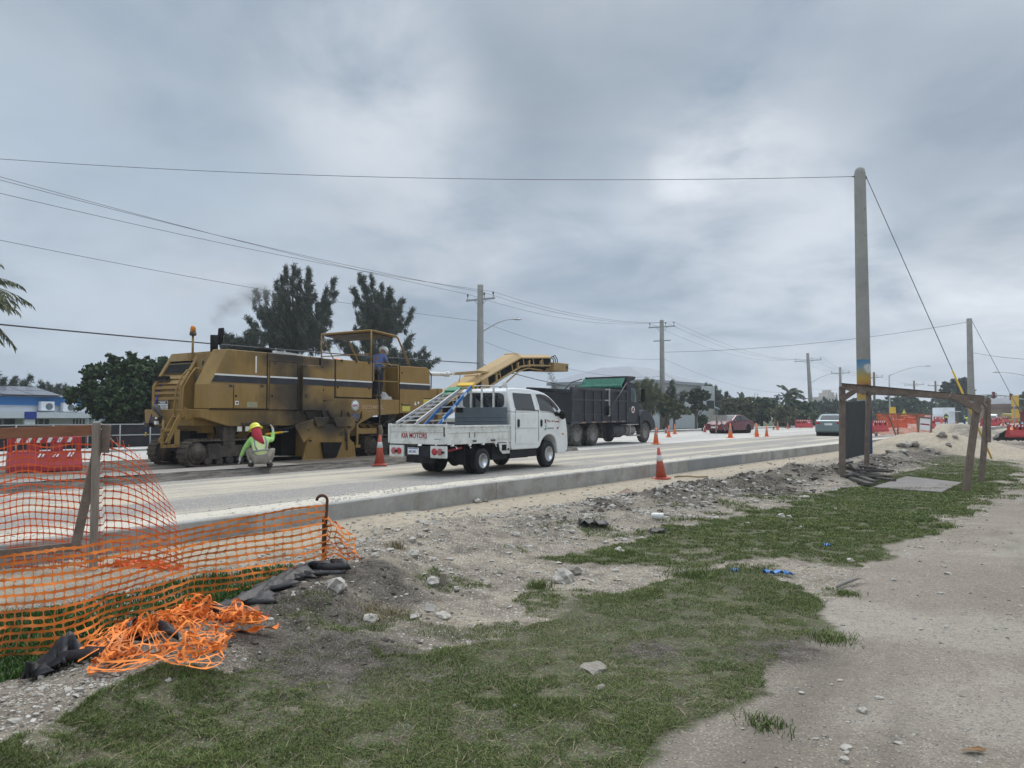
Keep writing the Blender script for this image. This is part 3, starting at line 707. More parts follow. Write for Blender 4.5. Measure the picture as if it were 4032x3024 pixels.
b.prism(pr, 1.0, 1.12); b.prism(pr, 2.12, 2.24)
b.add([(.86, 1.0, 2.84), (1.5, 1.0, 2.93), (1.5, 2.24, 2.93), (.86, 2.24, 2.84), (.74, 1.12, 2.62), (.74, 2.12, 2.62), (.9, 1.12, 2.8), (.9, 2.12, 2.8)], [(0, 1, 2, 3), (0, 3, 5, 4), (4, 5, 7, 6)])
b.build('rear_housing', M_OCHRE, mach, bevel=.01)
b = MB()
for i in range(5):                 # tilted louvres of the radiator grille
    z = 2.06 + i * .13; x = .37 + (z - 1.98) * .62
    b.add([(x - .02, 1.12, z - .03), (x + .09, 1.12, z + .085), (x + .09, 2.12, z + .085), (x - .02, 2.12, z - .03), (x, 1.12, z - .045), (x + .11, 1.12, z + .07), (x + .11, 2.12, z + .07), (x, 2.12, z - .045)],
          [(0, 1, 2, 3), (7, 6, 5, 4), (0, 3, 7, 4), (1, 5, 6, 2), (0, 4, 5, 1), (3, 2, 6, 7)])
for z in (1.66, 1.80, 1.93): b.bb(.345, .43, 1.12, 2.12, z - .035, z + .035)
b.build('radiator_grille', M_OCHRE, mach, bevel=.005)
MB().add([(.56, 1.14, 2.30), (.80, 1.14, 2.66), (.80, 2.1, 2.66), (.56, 2.1, 2.30)], [(0, 1, 2, 3)]).build('grille_backing', M_BLACKP, mach)
b = MB()
b.bb(.325, .335, 1.55, 1.95, 1.30, 1.60); lb = b.build('warning_label', M_WHITEM, mach)
b = MB(); b.bb(.321, .3249, 1.56, 1.94, 1.53, 1.59); b.build('label_header', M_BLKTXT, lb)
rear_text('label_text', "WARNING", .05, 1.87, 1.54, .318, M_WHITEM, lb)
for i in range(5):
    b = MB(); b.bb(.321, .3249, 1.58 + (i % 2) * .05, 1.92, 1.485 - i * .035, 1.497 - i * .035)
    b.build('label_line', M_GREYM, lb)
b = MB(); b.prism([(.18, 1.385), (.20, 1.18), (.97, .97), (3.05, .965), (3.05, 1.385)], .03, .36); b.prism([(.18, 1.385), (.20, .98), (2.0, .98), (2.0, 1.385)], .36, 2.3)
b.build('rear_skirt', M_OCHRE, mach, bevel=.012)
b = MB(); b.prism([(3.055, 1.385), (3.055, 1.0), (5.5, 1.0), (6.13, 1.24), (6.13, 1.37)], .04, 2.2); b.bb(.9, 8.6, .55, 1.85, .62, 1.0); b.bb(.6, 3.0, .5, 1.9, .8, 1.0)
b.build('main_frame', M_OCHRE, mach, bevel=.012)
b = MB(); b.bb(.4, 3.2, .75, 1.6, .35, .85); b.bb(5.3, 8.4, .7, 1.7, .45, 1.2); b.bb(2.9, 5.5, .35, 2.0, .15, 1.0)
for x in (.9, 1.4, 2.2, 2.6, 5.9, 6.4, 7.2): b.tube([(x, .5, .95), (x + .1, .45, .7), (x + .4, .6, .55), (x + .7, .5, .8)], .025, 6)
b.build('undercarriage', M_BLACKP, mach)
# side covers
def panel(name, x0, x1, z0, z1, y=-.02, t=.05, m=M_OCHRE, **k):
    b = MB(); b.bb(x0, x1, y, y + t, z0, z1); return b.build(name, m, mach, bevel=.008, **k)
panel('side_cover', .46, 1.07, 1.42, 1.98, -.006, .03)
panel('side_cover', 1.09, 2.09, 1.42, 2.02, -.006, .03)
pc = panel('side_cover', 2.18, 3.10, 1.39, 2.64, -.03)
dr = panel('engine_door', 3.21, 3.94, 1.38, 2.615, -.13, .06)
b = MB(); b.bb(3.3, 3.36, -.155, -.13, 1.72, 1.82); b.build('door_latch', M_DARKST, dr)
panel('side_cover', 3.97, 4.49, 1.66, 2.84, -.01)
panel('side_cover', 4.54, 6.03, 1.77, 2.85, -.02, .06)
panel('side_cover', 6.05, 6.22, 2.28, 2.84, .06, .05)
b = MB(); b.bb(1.72, 1.755, -.03, -.004, 2.32, 2.75); b.build('side_handle', M_STRIPEW, mach)
b = MB(); b.bb(3.97, 6.10, .04, .9, 1.74, 2.80); b.bb(3.97, 6.10, .9, 2.3, 1.74, 2.75); b.build('tank_body', M_OCHRE, mach, bevel=.01)
b = MB()
for x, z0, z1 in ((2.09, 1.40, 2.86), (3.10, 1.36, 2.66), (3.935, 1.40, 2.85), (4.495, 1.66, 2.85), (6.035, 1.76, 2.84), (7.285, 1.30, 2.82), (1.075, 1.42, 1.99)): b.bb(x, x + .035, -.003, .045, z0, z1)
b.bb(.42, 3.1, -.004, .03, 1.383, 1.41); b.bb(4.55, 6.05, -.012, .03, 1.738, 1.768); b.bb(2.15, 3.12, -.002, .02, 2.64, 2.66)
b.build('panel_gap', M_BLACKP, mach)
for x, z, y in ((2.3, 2.63, -.035), (2.95, 2.63, -.035), (3.25, 2.6, -.135), (3.85, 2.6, -.135), (4.7, 2.84, -.025), (5.3, 2.84, -.025), (5.85, 2.84, -.025), (.95, 1.98, -.01), (1.9, 2.01, -.008)):
    MB().bb(x, x + .09, y - .008, y + .01, z - .05, z + .012).build('hinge', M_DARKST, mach)
for x, z, y in ((2.25, 1.75, -.033), (4.6, 2.05, -.023), (5.9, 2.05, -.023), (1.15, 1.72, -.009), (7.42, 2.6, -.002), (7.42, 1.60, -.002), (4.05, 1.95, -.012)):
    MB().lathe([(.028, y), (.028, y - .008), (0, y - .008)], (x, 0, z), 'Y', 10).build('latch', M_BLACKP, mach)
b = MB()
for i, (x, z) in enumerate(((3.35, 1.1), (4.2, 1.12), (5.0, 1.08))): b.tube([(x, -.03, z + .25), (x + .1, -.07, z + .05), (x + .35, -.08, z - .05), (x + .55, -.04, z + .1), (x + .6, 0, z + .28)], .022, 6)
b.tube([(2.2, .05, .92), (2.6, .0, .85), (3.0, -.02, .92), (3.3, .0, 1.0)], .03, 6); b.tube([(5.5, .0, .95), (5.8, -.03, .75), (6.4, .02, .85), (7.0, .05, 1.2)], .03, 6); b.tube([(5.7, .05, 1.1), (6.2, .0, .95), (6.9, .05, .9), (7.6, .1, 1.25)], .025, 6)
b.tube([(.75, .75, 1.5), (.7, .7, 1.9), (.78, .8, 2.3), (.74, .72, 2.6)], .03, 6); b.build('side_hose', M_BLACKP, mach)
b = MB(); b.bb(.60, .70, .5, .8, 1.55, 1.9); b.bb(.62, .70, .55, .9, 2.1, 2.25); b.build('recess_box', M_DARKST, mach)
# front block
b = MB(); b.prism([(7.30, 1.31), (7.30, 2.815), (8.70, 2.83), (8.82, 2.74), (8.86, 2.1), (8.90, 2.05), (8.90, 1.34)], 0, .12); b.prism([(7.34, 1.31), (7.34, 2.78), (8.70, 2.79), (8.86, 2.70), (8.86, 1.34)], .12, 2.3)
b.build('front_housing', M_OCHRE, mach, bevel=.012)
b = MB(); b.prism([(4.9, .62), (5.52, 1.0), (6.13, 1.235), (7.29, 1.30), (7.29, 1.735), (4.55, 1.735), (4.0, 1.60), (4.0, 1.38), (4.3, .62)], -.01, .05)
b.build('lower_side_plate', M_OCHRE, mach, bevel=.008)
# stripes
for x0, x1, y, zt in ((.53, 2.09, -.012, 2.255), (2.18, 3.10, -.033, 2.262), (3.21, 3.94, -.133, 2.268), (3.97, 4.49, -.013, 2.268), (4.54, 6.03, -.023, 2.27), (7.31, 8.84, -.003, 2.285)):
    b = MB(); b.bb(x0, x1, y - .003, y + .002, zt - .04, zt); b.build('white_stripe', M_STRIPEW, mach)
    b = MB(); dx = -.09 if x0 == .53 else 0
    b.prism([(x0, zt - .045), (x1, zt - .045), (x1, zt - .20), (x0 + dx, zt - .20)], y - .003, y + .002); b.build('black_stripe', M_STRIPEB, mach)
# drum housing with side plate, shields and scoop
b = MB(); b.prism([(3.21, -.02), (5.26, -.02), (5.17, .44), (4.93, .60), (5.12, .97), (3.50, .99), (3.36, .50)], -.14, -.08)
b.bb(3.4, 5.05, -.08, 2.2, .12, .9); b.prism([(3.15, -.03), (5.30, -.03), (5.24, .04), (3.22, .04)], -.17, -.10)
dh = b.build('drum_housing', M_OCHRE, mach, bevel=.008)
b = MB(); b.add([(3.84, -.24, .50), (4.58, -.24, .48), (4.40, -.20, .06), (3.95, -.20, .07), (3.84, -.15, .50), (4.58, -.15, .48), (4.40, -.15, .06), (3.95, -.15, .07)],
      [(0, 3, 2, 1), (0, 1, 5, 4), (2, 3, 7, 6), (0, 4, 7, 3), (1, 2, 6, 5)]); b.build('scoop', M_BLACKP, mach)
b = MB(); b.prism([(4.27, 1.19), (5.16, 1.20), (5.12, .93), (4.42, .92)], -.20, -.15); b.prism([(3.55, 1.19), (4.10, 1.19), (3.98, .95), (3.68, .93)], -.20, -.15)
b.add([(2.86, -.22, .98), (3.55, -.20, 1.14), (3.50, -.2, .72), (3.18, -.22, .50), (2.86, -.18, .98), (3.55, -.16, 1.14), (3.50, -.16, .72), (3.18, -.18, .50)], [(0, 1, 2, 3), (7, 6, 5, 4), (0, 4, 5, 1), (1, 5, 6, 2), (2, 6, 7, 3), (3, 7, 4, 0)])
b.build('drum_shield', M_OCHRE, mach, bevel=.006)
b = MB()
for x, z in ((3.35, .85), (4.95, .9), (3.45, .55)): b.cyl((x, -.22, z), (x, -.14, z), .025, n=8)
b.cyl((4.84, -.18, .25), (4.80, -.18, .85), .022, n=8); b.cyl((4.82, -.18, .5), (4.80, -.18, .85), .04, n=8); b.tube([(4.6, -.17, .75), (4.72, -.2, .78), (4.72, -.2, .7), (4.6, -.17, .68)], .015, 6)
b.build('side_plate_jack', M_DARKST, mach)
# crawler tracks
def track(x0, x1, y0, y1, h):
    t_ = []
    r = h / 2; n_ = 48; L = 2 * (x1 - x0 - h) + 2 * math.pi * r; cx0, cx1 = x0 + r, x1 - r
    def P(s):
        s %= L; a = x1 - x0 - h
        if s < a: return (cx0 + s, h, 0)
        s -= a
        if s < math.pi * r: q = s / r; return (cx1 + r * math.sin(q), r + r * math.cos(q), -q)
        s -= math.pi * r
        if s < a: return (cx1 - s, 0, math.pi)
        s -= a; q = s / r; return (cx0 - r * math.sin(q), r - r * math.cos(q), math.pi - q)
    b = MB()
    for i in range(n_):
        x, z, q = P(i * L / n_)
        M = Matrix.Translation((x, (y0 + y1) / 2, z)) @ Matrix.Rotation(-q if q <= 0 else -q, 4, 'Y')
        b._boxM(M @ Matrix.Translation((0, 0, -.03)), L / n_ * .93, y1 - y0, .035)
        b._boxM(M @ Matrix.Translation((0, 0, -.005)), .03, y1 - y0, .04)
    tr = b.build('crawler_track', M_MUD, mach)
    b = MB()
    for cx in (cx0, cx1):
        b.lathe([(r * .80, y0 + .06), (r * .80, y0 + .03), (r * .62, y0 + .01), (r * .60, y0 - .01), (r * .42, y0 - .02), (r * .34, y0 - .06), (r * .12, y0 - .07), (0, y0 - .07)], (cx, 0, r), 'Y', 24)
        b.cyl((cx, y0, r), (cx, y1, r), r * .7, n=20)
    b.build('drive_wheel', M_MUD, tr)
    k = max(3, int((x1 - x0) / .36)); b = MB()
    for i in range(1, k):
        x = cx0 + (cx1 - cx0) * i / k; b.cyl((x, y0 - .01, .13), (x, y1, .13), .095, n=14)
    b.bb(cx0 + .25, cx1 - .2, y0 + .02, y1 - .02, .22, .50); b.bb(cx0 + .28, cx0 + .62, y0 - .03, y0 + .05, .18, .55)
    b.build('roller', M_DARKST, tr)
track(-.16, 2.35, .10, .45, .66); track(.2, 2.6, 1.85, 2.2, .66); track(5.85, 8.35, .10, .45, .66); track(5.85, 8.35, 1.85, 2.2, .66)
b = MB(); b.bb(.9, 1.25, .12, .42, .5, 1.0); b.bb(6.9, 7.25, .12, .42, .5, 1.3); b.bb(.9, 1.25, 1.9, 2.15, .5, 1.0); b.bb(6.9, 7.25, 1.9, 2.15, .5, 1.3)
b.build('track_leg', M_DARKST, mach)
# rear boarding ladder, hand rails
b = MB()
b.beam((-.10, .40, 1.25), (-.50, .30, .60), .03, .12); b.beam((-.0, .72, 1.25), (-.42, .70, .60), .03, .12)
b.beam((.05, .40, 1.42), (.0, .40, 1.2), .03, .1)
for t_ in (0, .5, 1.0): b.beam((-.08 - .36 * t_, .38 - .05 * t_, 1.2 - .6 * t_), (-.02 - .36 * t_, .72, 1.2 - .6 * t_), .12, .02)
b.beam((.0, .38, 1.18), (.3, .38, 1.22), .05, .1); b.beam((.0, .72, 1.18), (.3, .72, 1.22), .05, .1)
b.bb(-.62, -.20, .34, .37, .86, .93); b.bb(-.62, -.20, .34, .37, .48, .56); b.bb(-.62, -.56, .34, .37, .5, .9); b.bb(-.27, -.14, .34, .37, .5, .9)
b.build('boarding_ladder', M_OCHRE, mach, bevel=.004)
b = MB()
b.tube([(-.02, .42, 1.15), (-.04, .42, 1.4), (-.02, .42, 1.9), (.14, .42, 2.18), (.30, .42, 2.38), (.40, .42, 2.38), (.46, .42, 2.30)], .02, 8)
b.tube([(.16, .95, 1.15), (.10, .95, 1.4), (.16, .95, 1.9), (.30, .95, 2.2), (.44, .95, 2.36), (.54, .95, 2.36), (.60, .95, 2.28)], .02, 8)
b.build('hand_rail', M_OCHRE, mach)
b = MB(); b.tube([(-.14, 1.0, 1.12), (-.14, 1.0, .6)], .03, 8); b.build('height_post', M_OCHRE, mach)
b = MB(); b.tube([(-.14, 1.0, .62), (-.12, 1.0, .12)], .017, 8); b.build('height_rod', M_RUST, mach)
b = MB(); b.tube([(.22, 1.75, 1.4), (.1, 1.7, 1.43), (-.05, 1.45, 1.42), (-.1, 1.3, 1.36), (-.12, 1.1, 1.2)], [.05, .09, .10, .07, .03], 10)
b.tube([(-.05, 1.4, 1.38), (-.08, 1.18, 1.25), (-.08, 1.0, 1.0), (-.1, .7, .8)], .022, 8)
b.bb(0, .2, 1.5, 1.75, 1.05, 1.2); b.bb(.05, .25, 1.9, 2.1, .95, 1.05); b.build('hitch_bracket', M_DARKST, mach)
b = MB(); b.ell((-.12, 1.32, 1.17), (.03, .05, .03), 10, 6); b.bb(-.14, -.08, 1.28, 1.38, 1.02, 1.10); b.build('work_lamp', M_WHITEM, mach)
b = MB(); b.cyl((.83, 1.3, 2.70), (.83, 1.3, 3.30), .028, n=10); b.bb(.74, .9, 1.22, 1.36, 2.62, 2.82); b.build('beacon_post', M_OCHRE, mach)
b = MB(); b.lathe([(.07, 3.27), (.085, 3.29), (.08, 3.36), (.0, 3.36)], (.83, 1.3, 0)); b.build('beacon_base', M_DARKST, mach)
b = MB(); b.lathe([(.068, 3.36), (.066, 3.46), (.05, 3.51), (0, 3.53)], (.83, 1.3, 0)); b.build('beacon_lens', M_AMBER, mach)
b = MB(); b.cyl((1.24, 1.0, 2.82), (1.24, 1.0, 3.30), .095, .10, n=16); b.build('exhaust_stack', M_BLACKP, mach)
b = MB(); b.tube([(1.34, .98, 3.26), (1.42, .98, 3.27), (1.44, .98, 3.20)], .014, 6)
b._boxM(Matrix.Translation((1.41, .98, 3.30)) @ Matrix.Rotation(R(6), 4, 'Y'), .05, .17, .40); b.ell((1.395, .98, 3.11), (.06, .06, .04)); b.build('exhaust_flap', M_BLACKP, mach)
b = MB(); b.lathe([(.05, 0), (.05, .05), (.22, .08), (.25, .13), (.20, .19), (.05, .21), (0, .21)], (2.55, .7, 2.86), n=20, M=None); b.build('air_intake', M_BLACKP, mach)
b = MB(); b.add([(2.7, .5, 2.88), (3.9, .5, 2.88), (3.7, .5, 2.95), (2.8, .5, 2.99), (2.7, 1.4, 2.88), (3.9, 1.4, 2.88), (3.7, 1.4, 2.95), (2.8, 1.4, 2.99)], [(0, 1, 2, 3), (7, 6, 5, 4), (3, 2, 6, 7), (0, 3, 7, 4), (1, 5, 6, 2)])
b.build('tank_cover', M_OFFW, mach)
# operator's deck
b = MB(); b.bb(6.05, 7.34, .03, 2.3, 1.65, 1.73); b.bb(6.12, 6.18, .12, 2.3, 1.73, 2.28); b.bb(6.1, 7.34, 1.7, 1.76, 1.73, 2.75); b.bb(6.62, 6.80, .75, 1.3, 1.73, 2.2)
b.build('operator_deck', M_OCHRE, mach)
b = MB(); b.prism([(6.82, 1.76), (6.70, 2.30), (6.9, 2.34), (6.9, 2.78), (7.26, 2.90), (7.3, 1.76)], .55, 1.6); b.build('control_console', M_OCHRE, mach, bevel=.01)
b = MB(); b.prism([(6.4, 2.30), (6.9, 2.45), (6.88, 2.5), (6.38, 2.35)], .45, .9); b.build('control_panel', M_BLACKP, mach)
b = MB()
b.tube([(6.23, .02, 2.84), (7.27, .02, 2.82)], .018, 8); b.tube([(6.23, .02, 2.29), (7.27, .02, 2.30)], .018, 8); b.tube([(7.27, .02, 2.82), (7.27, .02, 1.75)], .02, 8)
b.build('deck_rail', M_OCHRE, mach)
b = MB()
b.tube([(6.13, .12, 2.8), (6.13, .12, 3.84)], .025, 8); b.tube([(6.13, 2.25, 2.7), (6.13, 2.25, 3.84)], .025, 8)
for y in (.12, 2.25): b.tube([(6.13, y, 3.84), (7.26, y, 3.76), (7.36, y, 3.70), (7.42, y, 3.6), (7.94, y, 2.85)], .028, 8)
b.tube([(6.13, .12, 3.84), (6.13, 2.25, 3.84)], .028, 8); b.tube([(6.13, .12, 3.12), (6.13, 2.25, 3.12)], .018, 8); b.tube([(6.13, 2.2, 3.7), (6.9, 2.25, 2.75)], .018, 8)
b.build('canopy_frame', M_OCHRE, mach)
MB().add([(6.14, .13, 3.845), (7.27, .13, 3.765), (7.27, 2.24, 3.765), (6.14, 2.24, 3.845), (6.14, .13, 3.81), (7.27, .13, 3.73), (7.27, 2.24, 3.73), (6.14, 2.24, 3.81)], [(0, 1, 2, 3), (7, 6, 5, 4), (0, 4, 5, 1), (1, 5, 6, 2), (2, 6, 7, 3), (3, 7, 4, 0)]).build('canopy_roof', M_OCHRE, mach)
MB().add([(6.2, .2, 3.79), (7.2, .2, 3.715), (7.2, 2.2, 3.715), (6.2, 2.2, 3.79), (6.2, .2, 3.77), (7.2, .2, 3.695), (7.2, 2.2, 3.695), (6.2, 2.2, 3.77)], [(0, 1, 2, 3), (7, 6, 5, 4), (0, 4, 5, 1), (1, 5, 6, 2), (2, 6, 7, 3), (3, 7, 4, 0)]).build('canopy_shade_sheet', M_DARKST, mach)  # added dark sheet, its colour stands in for shade under the canopy roof
b = MB(); b.tube([(6.28, -.03, 2.75), (6.30, -.03, 2.3), (6.34, -.04, 1.8), (6.36, -.04, 1.2), (6.30, -.05, .75), (6.34, -.05, .3)], .024, 8); b.tube([(6.30, -.05, 2.7), (6.3, -.06, 2.5)], .05, 8); b.build('hanging_hose', M_DARKST, mach)
b = MB(); b.tube([(6.30, -.1, .95), (6.34, -.1, .75), (6.28, -.1, .45), (6.34, -.1, .2)], [.06, .08, .07, .03], 8); b.build('wrapped_rag', mat('dirty_rag', (.17, .14, .10), .95, var=.3, scale=15, bump=.6), mach)
b = MB(); b.bb(5.35, 5.42, -.06, -.02, .35, 1.0); b.bb(5.42, 6.2, -.06, -.02, .70, .86); b.bb(5.30, 5.50, -.07, -.02, .30, .38); b.build('step_bracket', M_OCHRE, mach)
# decals
def roundel(x, z, y, r, parent):
    b = MB(); b.lathe([(r, y), (r, y - .003), (0, y - .003)], (x, 0, z), 'Y', 28); d_ = b.build('round_emblem', M_WHITEM, parent)
    b = MB()
    for k in range(18):
        a = R(k * 20 - 80); rr = r * .90
        b.box((x + rr * math.cos(a), y - .0045, z + rr * math.sin(a)), (r * .17, .002, r * .17), Matrix.Rotation(-a, 4, 'Y'))
    b.build('emblem_teeth', M_STRIPEB, d_)
    side_text('emblem_letters', "GPPC", r * .62, x - r * .72, z - r * .22, y - .005, M_REDTXT, d_, sx=.95)
roundel(5.33, 1.53, -.012, .17, mach)
side_text('faded_name', "BOZEMITEL.", .155, 5.62, 1.44, -.013, M_FADED, mach, sx=1.15)
side_text('faded_name_small', "CONCRETE", .07, 5.75, 1.34, -.013, M_FADED, mach, sx=1.0)
b = MB(); b.bb(5.23, 5.46, -.014, -.011, 1.13, 1.30); q_ = b.build('blue_label', mat('faded_blue_label', (.09, .11, .22), .7, var=.3, scale=10), mach)
b = MB(); b.bb(7.45, 7.82, -.004, -.001, 1.38, 1.55); q_ = b.build('yellow_label', M_YLABEL, mach)
MB().bb(7.45, 7.82, -.006, -.0042, 1.55, 1.59).build('label_header', M_BLKTXT, q_)
b = MB(); b.bb(8.50, 8.84, -.004, -.001, 1.60, 1.78); q_ = b.build('yellow_label', M_YLABEL, mach); MB().bb(8.50, 8.84, -.006, -.0042, 1.78, 1.815).build('label_header', M_BLKTXT, q_)
b = MB(); b.prism([(8.03, 1.58), (8.14, 1.58), (8.085, 1.71)], -.005, -.001); b.lathe([(.045, -.001), (.045, -.005), (0, -.005)], (8.24, 0, 1.65), 'Y', 16); b.build('warning_symbols', M_WHITEM, mach)
b = MB(); b.bb(1.13, 1.23, -.012, -.008, 1.50, 1.60); q_ = b.build('tow_symbol_label', M_WHITEM, mach); MB().lathe([(.028, -.0125), (.028, -.015), (0, -.015)], (1.18, 0, 1.55), 'Y', 12).build('tow_symbol', M_BLKTXT, q_)
b = MB(); b.bb(1.48, 1.80, -.012, -.008, 1.44, 1.58); b.build('faded_label', mat('faded_label', (.33, .31, .20), .7, var=.2, scale=20), mach)
for x in (1.22, 1.46):
    b = MB(); b.bb(x, x + .13, .0, .02, .84, .96); q_ = b.build('symbol_plate', M_OFFW, mach)
b = MB(); b.cyl((2.0, -.1, .75), (2.55, -.12, .80), .03, n=8); b.build('jack_sleeve', M_YELLOW, mach); b = MB(); b.cyl((2.55, -.12, .80), (2.72, -.125, .815), .018, n=8); b.build('jack_rod', M_STEEL, mach)
b = MB(); b.bb(1.35, 2.2, -.01, .03, 1.0, 1.05); b.build('skirt_bar', M_DARKST, mach)
# conveyor
CV = [(10.0, 1.30), (13.0, 2.56), (15.87, 3.62), (18.6, 3.80)]
def cvz(x): return float(np.interp(x, [p[0] for p in CV], [p[1] for p in CV]))
def cover(x0, x1, up):
    b = MB(); sec = lambda x: [(x, .80, cvz(x)), (x, .80, cvz(x) + .05), (x, 1.0, cvz(x) + up), (x, 1.55, cvz(x) + up), (x, 1.75, cvz(x) + .05), (x, 1.75, cvz(x))]
    a, c = sec(x0), sec(x1); b.add(a + c, [(0, 1, 2, 3, 4, 5), (11, 10, 9, 8, 7, 6)] + [(i, i + 6, i + 7, i + 1) for i in range(5)]); return b.build('conveyor_cover', M_OCHRE2, mach, bevel=.006)
cover(10.0, 12.98, .25); cover(13.0, 15.86, .22); cover(15.88, 18.45, .17); cover(12.9, 13.05, .28); cover(15.8, 15.95, .25)
b = MB()
for (xa, xb) in ((10.2, 13.0), (13.0, 15.9), (15.9, 18.7)):
    b.add([(xa, .98, cvz(xa) + .02), (xb, .98, cvz(xb) + .02), (xb, .98, cvz(xb) - .40), (xa, .98, cvz(xa) - .42), (xa, 1.57, cvz(xa) + .02), (xb, 1.57, cvz(xb) + .02), (xb, 1.57, cvz(xb) - .40), (xa, 1.57, cvz(xa) - .42)],
          [(0, 1, 2, 3), (7, 6, 5, 4), (3, 2, 6, 7), (0, 4, 5, 1), (0, 3, 7, 4), (1, 5, 6, 2)])
for i in range(9):
    x = 15.4 + i * .33; z = cvz(x) - .42; b.prism([(x, z + .06), (x + .17, z - .05 - .03 * (i % 3)), (x + .33, z + .06)], 1.0, 1.55)
b.build('conveyor_belt', M_BLACKP, mach)
b = MB()
for y in (.84, 1.71):
    b.tube([(10.3, y, 1.0), (13.2, y, 2.22), (14.6, y, 2.78), (15.9, y, 3.28), (16.6, y, 3.38), (18.5, y, 3.46)], .045, 6)
    b.tube([(11.6, y, 1.2), (14.5, y, 2.42), (15.8, y, 3.1), (16.5, y, 3.25), (17.7, y, 3.22)], .03, 6)
    for x in (11.2, 12.2, 13.4, 14.3, 15.2, 16.1, 16.9, 17.7): b.beam((x, y, cvz(x) + .02), (x + .12, y, cvz(x) - .36), .02, .05)
    for x in (12.7, 14.0, 15.6, 16.5, 17.5): b.prism([(x, cvz(x) - .12), (x + .12, cvz(x) - .05), (x + .10, cvz(x) - .16), (x + .14, cvz(x) - .34), (x + .02, cvz(x) - .36)], y - .05, y + .02)
b.prism([(13.0, 2.1), (13.0, 2.6), (13.4, 2.75), (13.5, 2.35), (13.3, 2.2)], .78, .83)
b.build('conveyor_frame', M_OCHRE2, mach)
b = MB(); b.prism([(18.5, 3.62), (19.86, 3.63), (19.83, 3.27), (18.55, 3.24)], .70, 1.85); hb = b.build('discharge_box', M_OCHRE2, mach, bevel=.01)
b = MB(); b.cyl((19.68, .695, 3.46), (19.68, .67, 3.46), .07, n=14); b.build('bearing_cap', M_DARKST, hb)
b = MB()
for q in range(3): b.tube([(18.5 + .05 * q, .85 + .1 * q, 3.85), (18.85, .85 + .1 * q, 3.95 - .05 * q), (19.05, .85 + .1 * q, 3.8), (19.1, .85 + .1 * q, 3.6)], .022, 6)
b.tube([(8.9, .9, 2.85), (9.3, .9, 2.95), (9.8, .95, 2.9), (10.1, .95, 2.7), (10.15, 1, 2.2)], .022, 6); b.tube([(8.9, 1., 2.5), (9.4, 1., 2.2), (9.9, 1.0, 2.1), (10.0, 1.0, 1.6)], .022, 6)
b.tube([(9.6, .9, 2.8), (9.62, .9, 2.95), (9.8, .9, 3.0)], .015, 6); b.tube([(11.9, 1.0, 2.78), (11.8, 1.0, 2.4), (11.3, .95, 2.0), (10.7, .9, 1.7)], .012, 6)
b.build('hydraulic_hose', M_BLACKP, mach)
b = MB(); b.cyl((8.85, 1.1, 2.68), (11.2, 1.1, 2.76), .075, n=12); b.cyl((11.1, 1.1, 2.76), (11.3, 1.1, 2.765), .10, n=12); b.build('ram_cylinder', M_OFFW, mach)
b = MB(); b.tube([(11.3, 1.1, 2.77), (11.45, 1.05, 2.78)], .03, 8); b.prism([(11.4, 2.73), (11.5, 2.84), (13.0, 2.98), (14.4, 2.95), (14.4, 2.88), (13.0, 2.88), (12.3, 2.79)], .90, .98); b.build('lift_arm', M_OCHRE2, mach)
b = MB(); b.bb(8.86, 10.0, .45, .65, 1.85, 2.15); b.bb(9.8, 10.05, .4, .8, 1.0, 2.18); b.bb(8.86, 9.7, .5, 1.9, 1.0, 1.5); b.build('conveyor_mount', M_OCHRE, mach, bevel=.01)
b = MB(); b.ell((8.0, .3, 1.25), (.35, .2, .08), 14, 8); b.build('frame_bulge', M_OCHRE, mach)
# things kept on the machine
def at_m(x, y, z):
    p = Matrix.Translation(MP) @ Matrix.Rotation(R(90 - MH), 4, 'Z') @ Vector((x, y, z)); return p
def small(o, x=None):
    return o
t = thing('push_broom', 'blue handled push broom hung head up on the louvred rear of the ochre machine', 'broom', at_m(.05, 2.0, .76), R(90 - MH))
MB().cyl((0, 0, 0.05), (.40, 0, 1.34), .016, n=8).build('handle', M_BLUED, t)
MB().cyl((-.02, 0, -.04), (0.0, 0, .06), .022, n=8).build('handle_tip', M_YELLOW, t)
b = MB(); b.box((.40, 0, 1.37), (.08, .66, .06)); b.build('broom_head', M_DARKST, t); b = MB(); b.box((.36, 0, 1.43), (.10, .64, .08)); b.build('bristles', M_BLACKP, t)
b = MB()
pts = []
for i in range(9):
    for j in range(7):
        a = i / 8; c = j / 6; hh = .30 * math.sin(math.pi * a) ** .6 * math.sin(math.pi * c) ** .5 * (1.1 - .6 * a); q = mnoise.noise(Vector((a * 5, c * 5, 2))) * .07
        pts.append((a * .55, c * .3, max(0, hh + q)))
b.add(pts, [(i * 7 + j, (i + 1) * 7 + j, (i + 1) * 7 + j + 1, i * 7 + j + 1) for i in range(8) for j in range(6)] + [tuple(range(0, 7)), tuple(i * 7 for i in range(8, -1, -1))])
o = b.build('plastic_sack', mat('sack', (.42, .40, .37), .7, var=.3, scale=8, bump=.5), None); o.location = at_m(6.55, .06, 1.735); o.rotation_euler = (0, 0, R(90 - MH))
tag(o, 'crumpled pale plastic sack lying on the deck floor by the operator\'s feet', 'sack')
b = MB(); b.lathe([(.17, 0), (.16, .05), (.11, .11), (0, .13)], (0, 0, 0)); o = b.build('orange_hard_hat', mat('orange_plastic', (.8, .16, .03), .4, var=.05), None); o.location = at_m(5.1, .5, 2.80)
tag(o, 'small orange plastic dome lying on top of the ochre tank body below the canopy', 'hard hat')
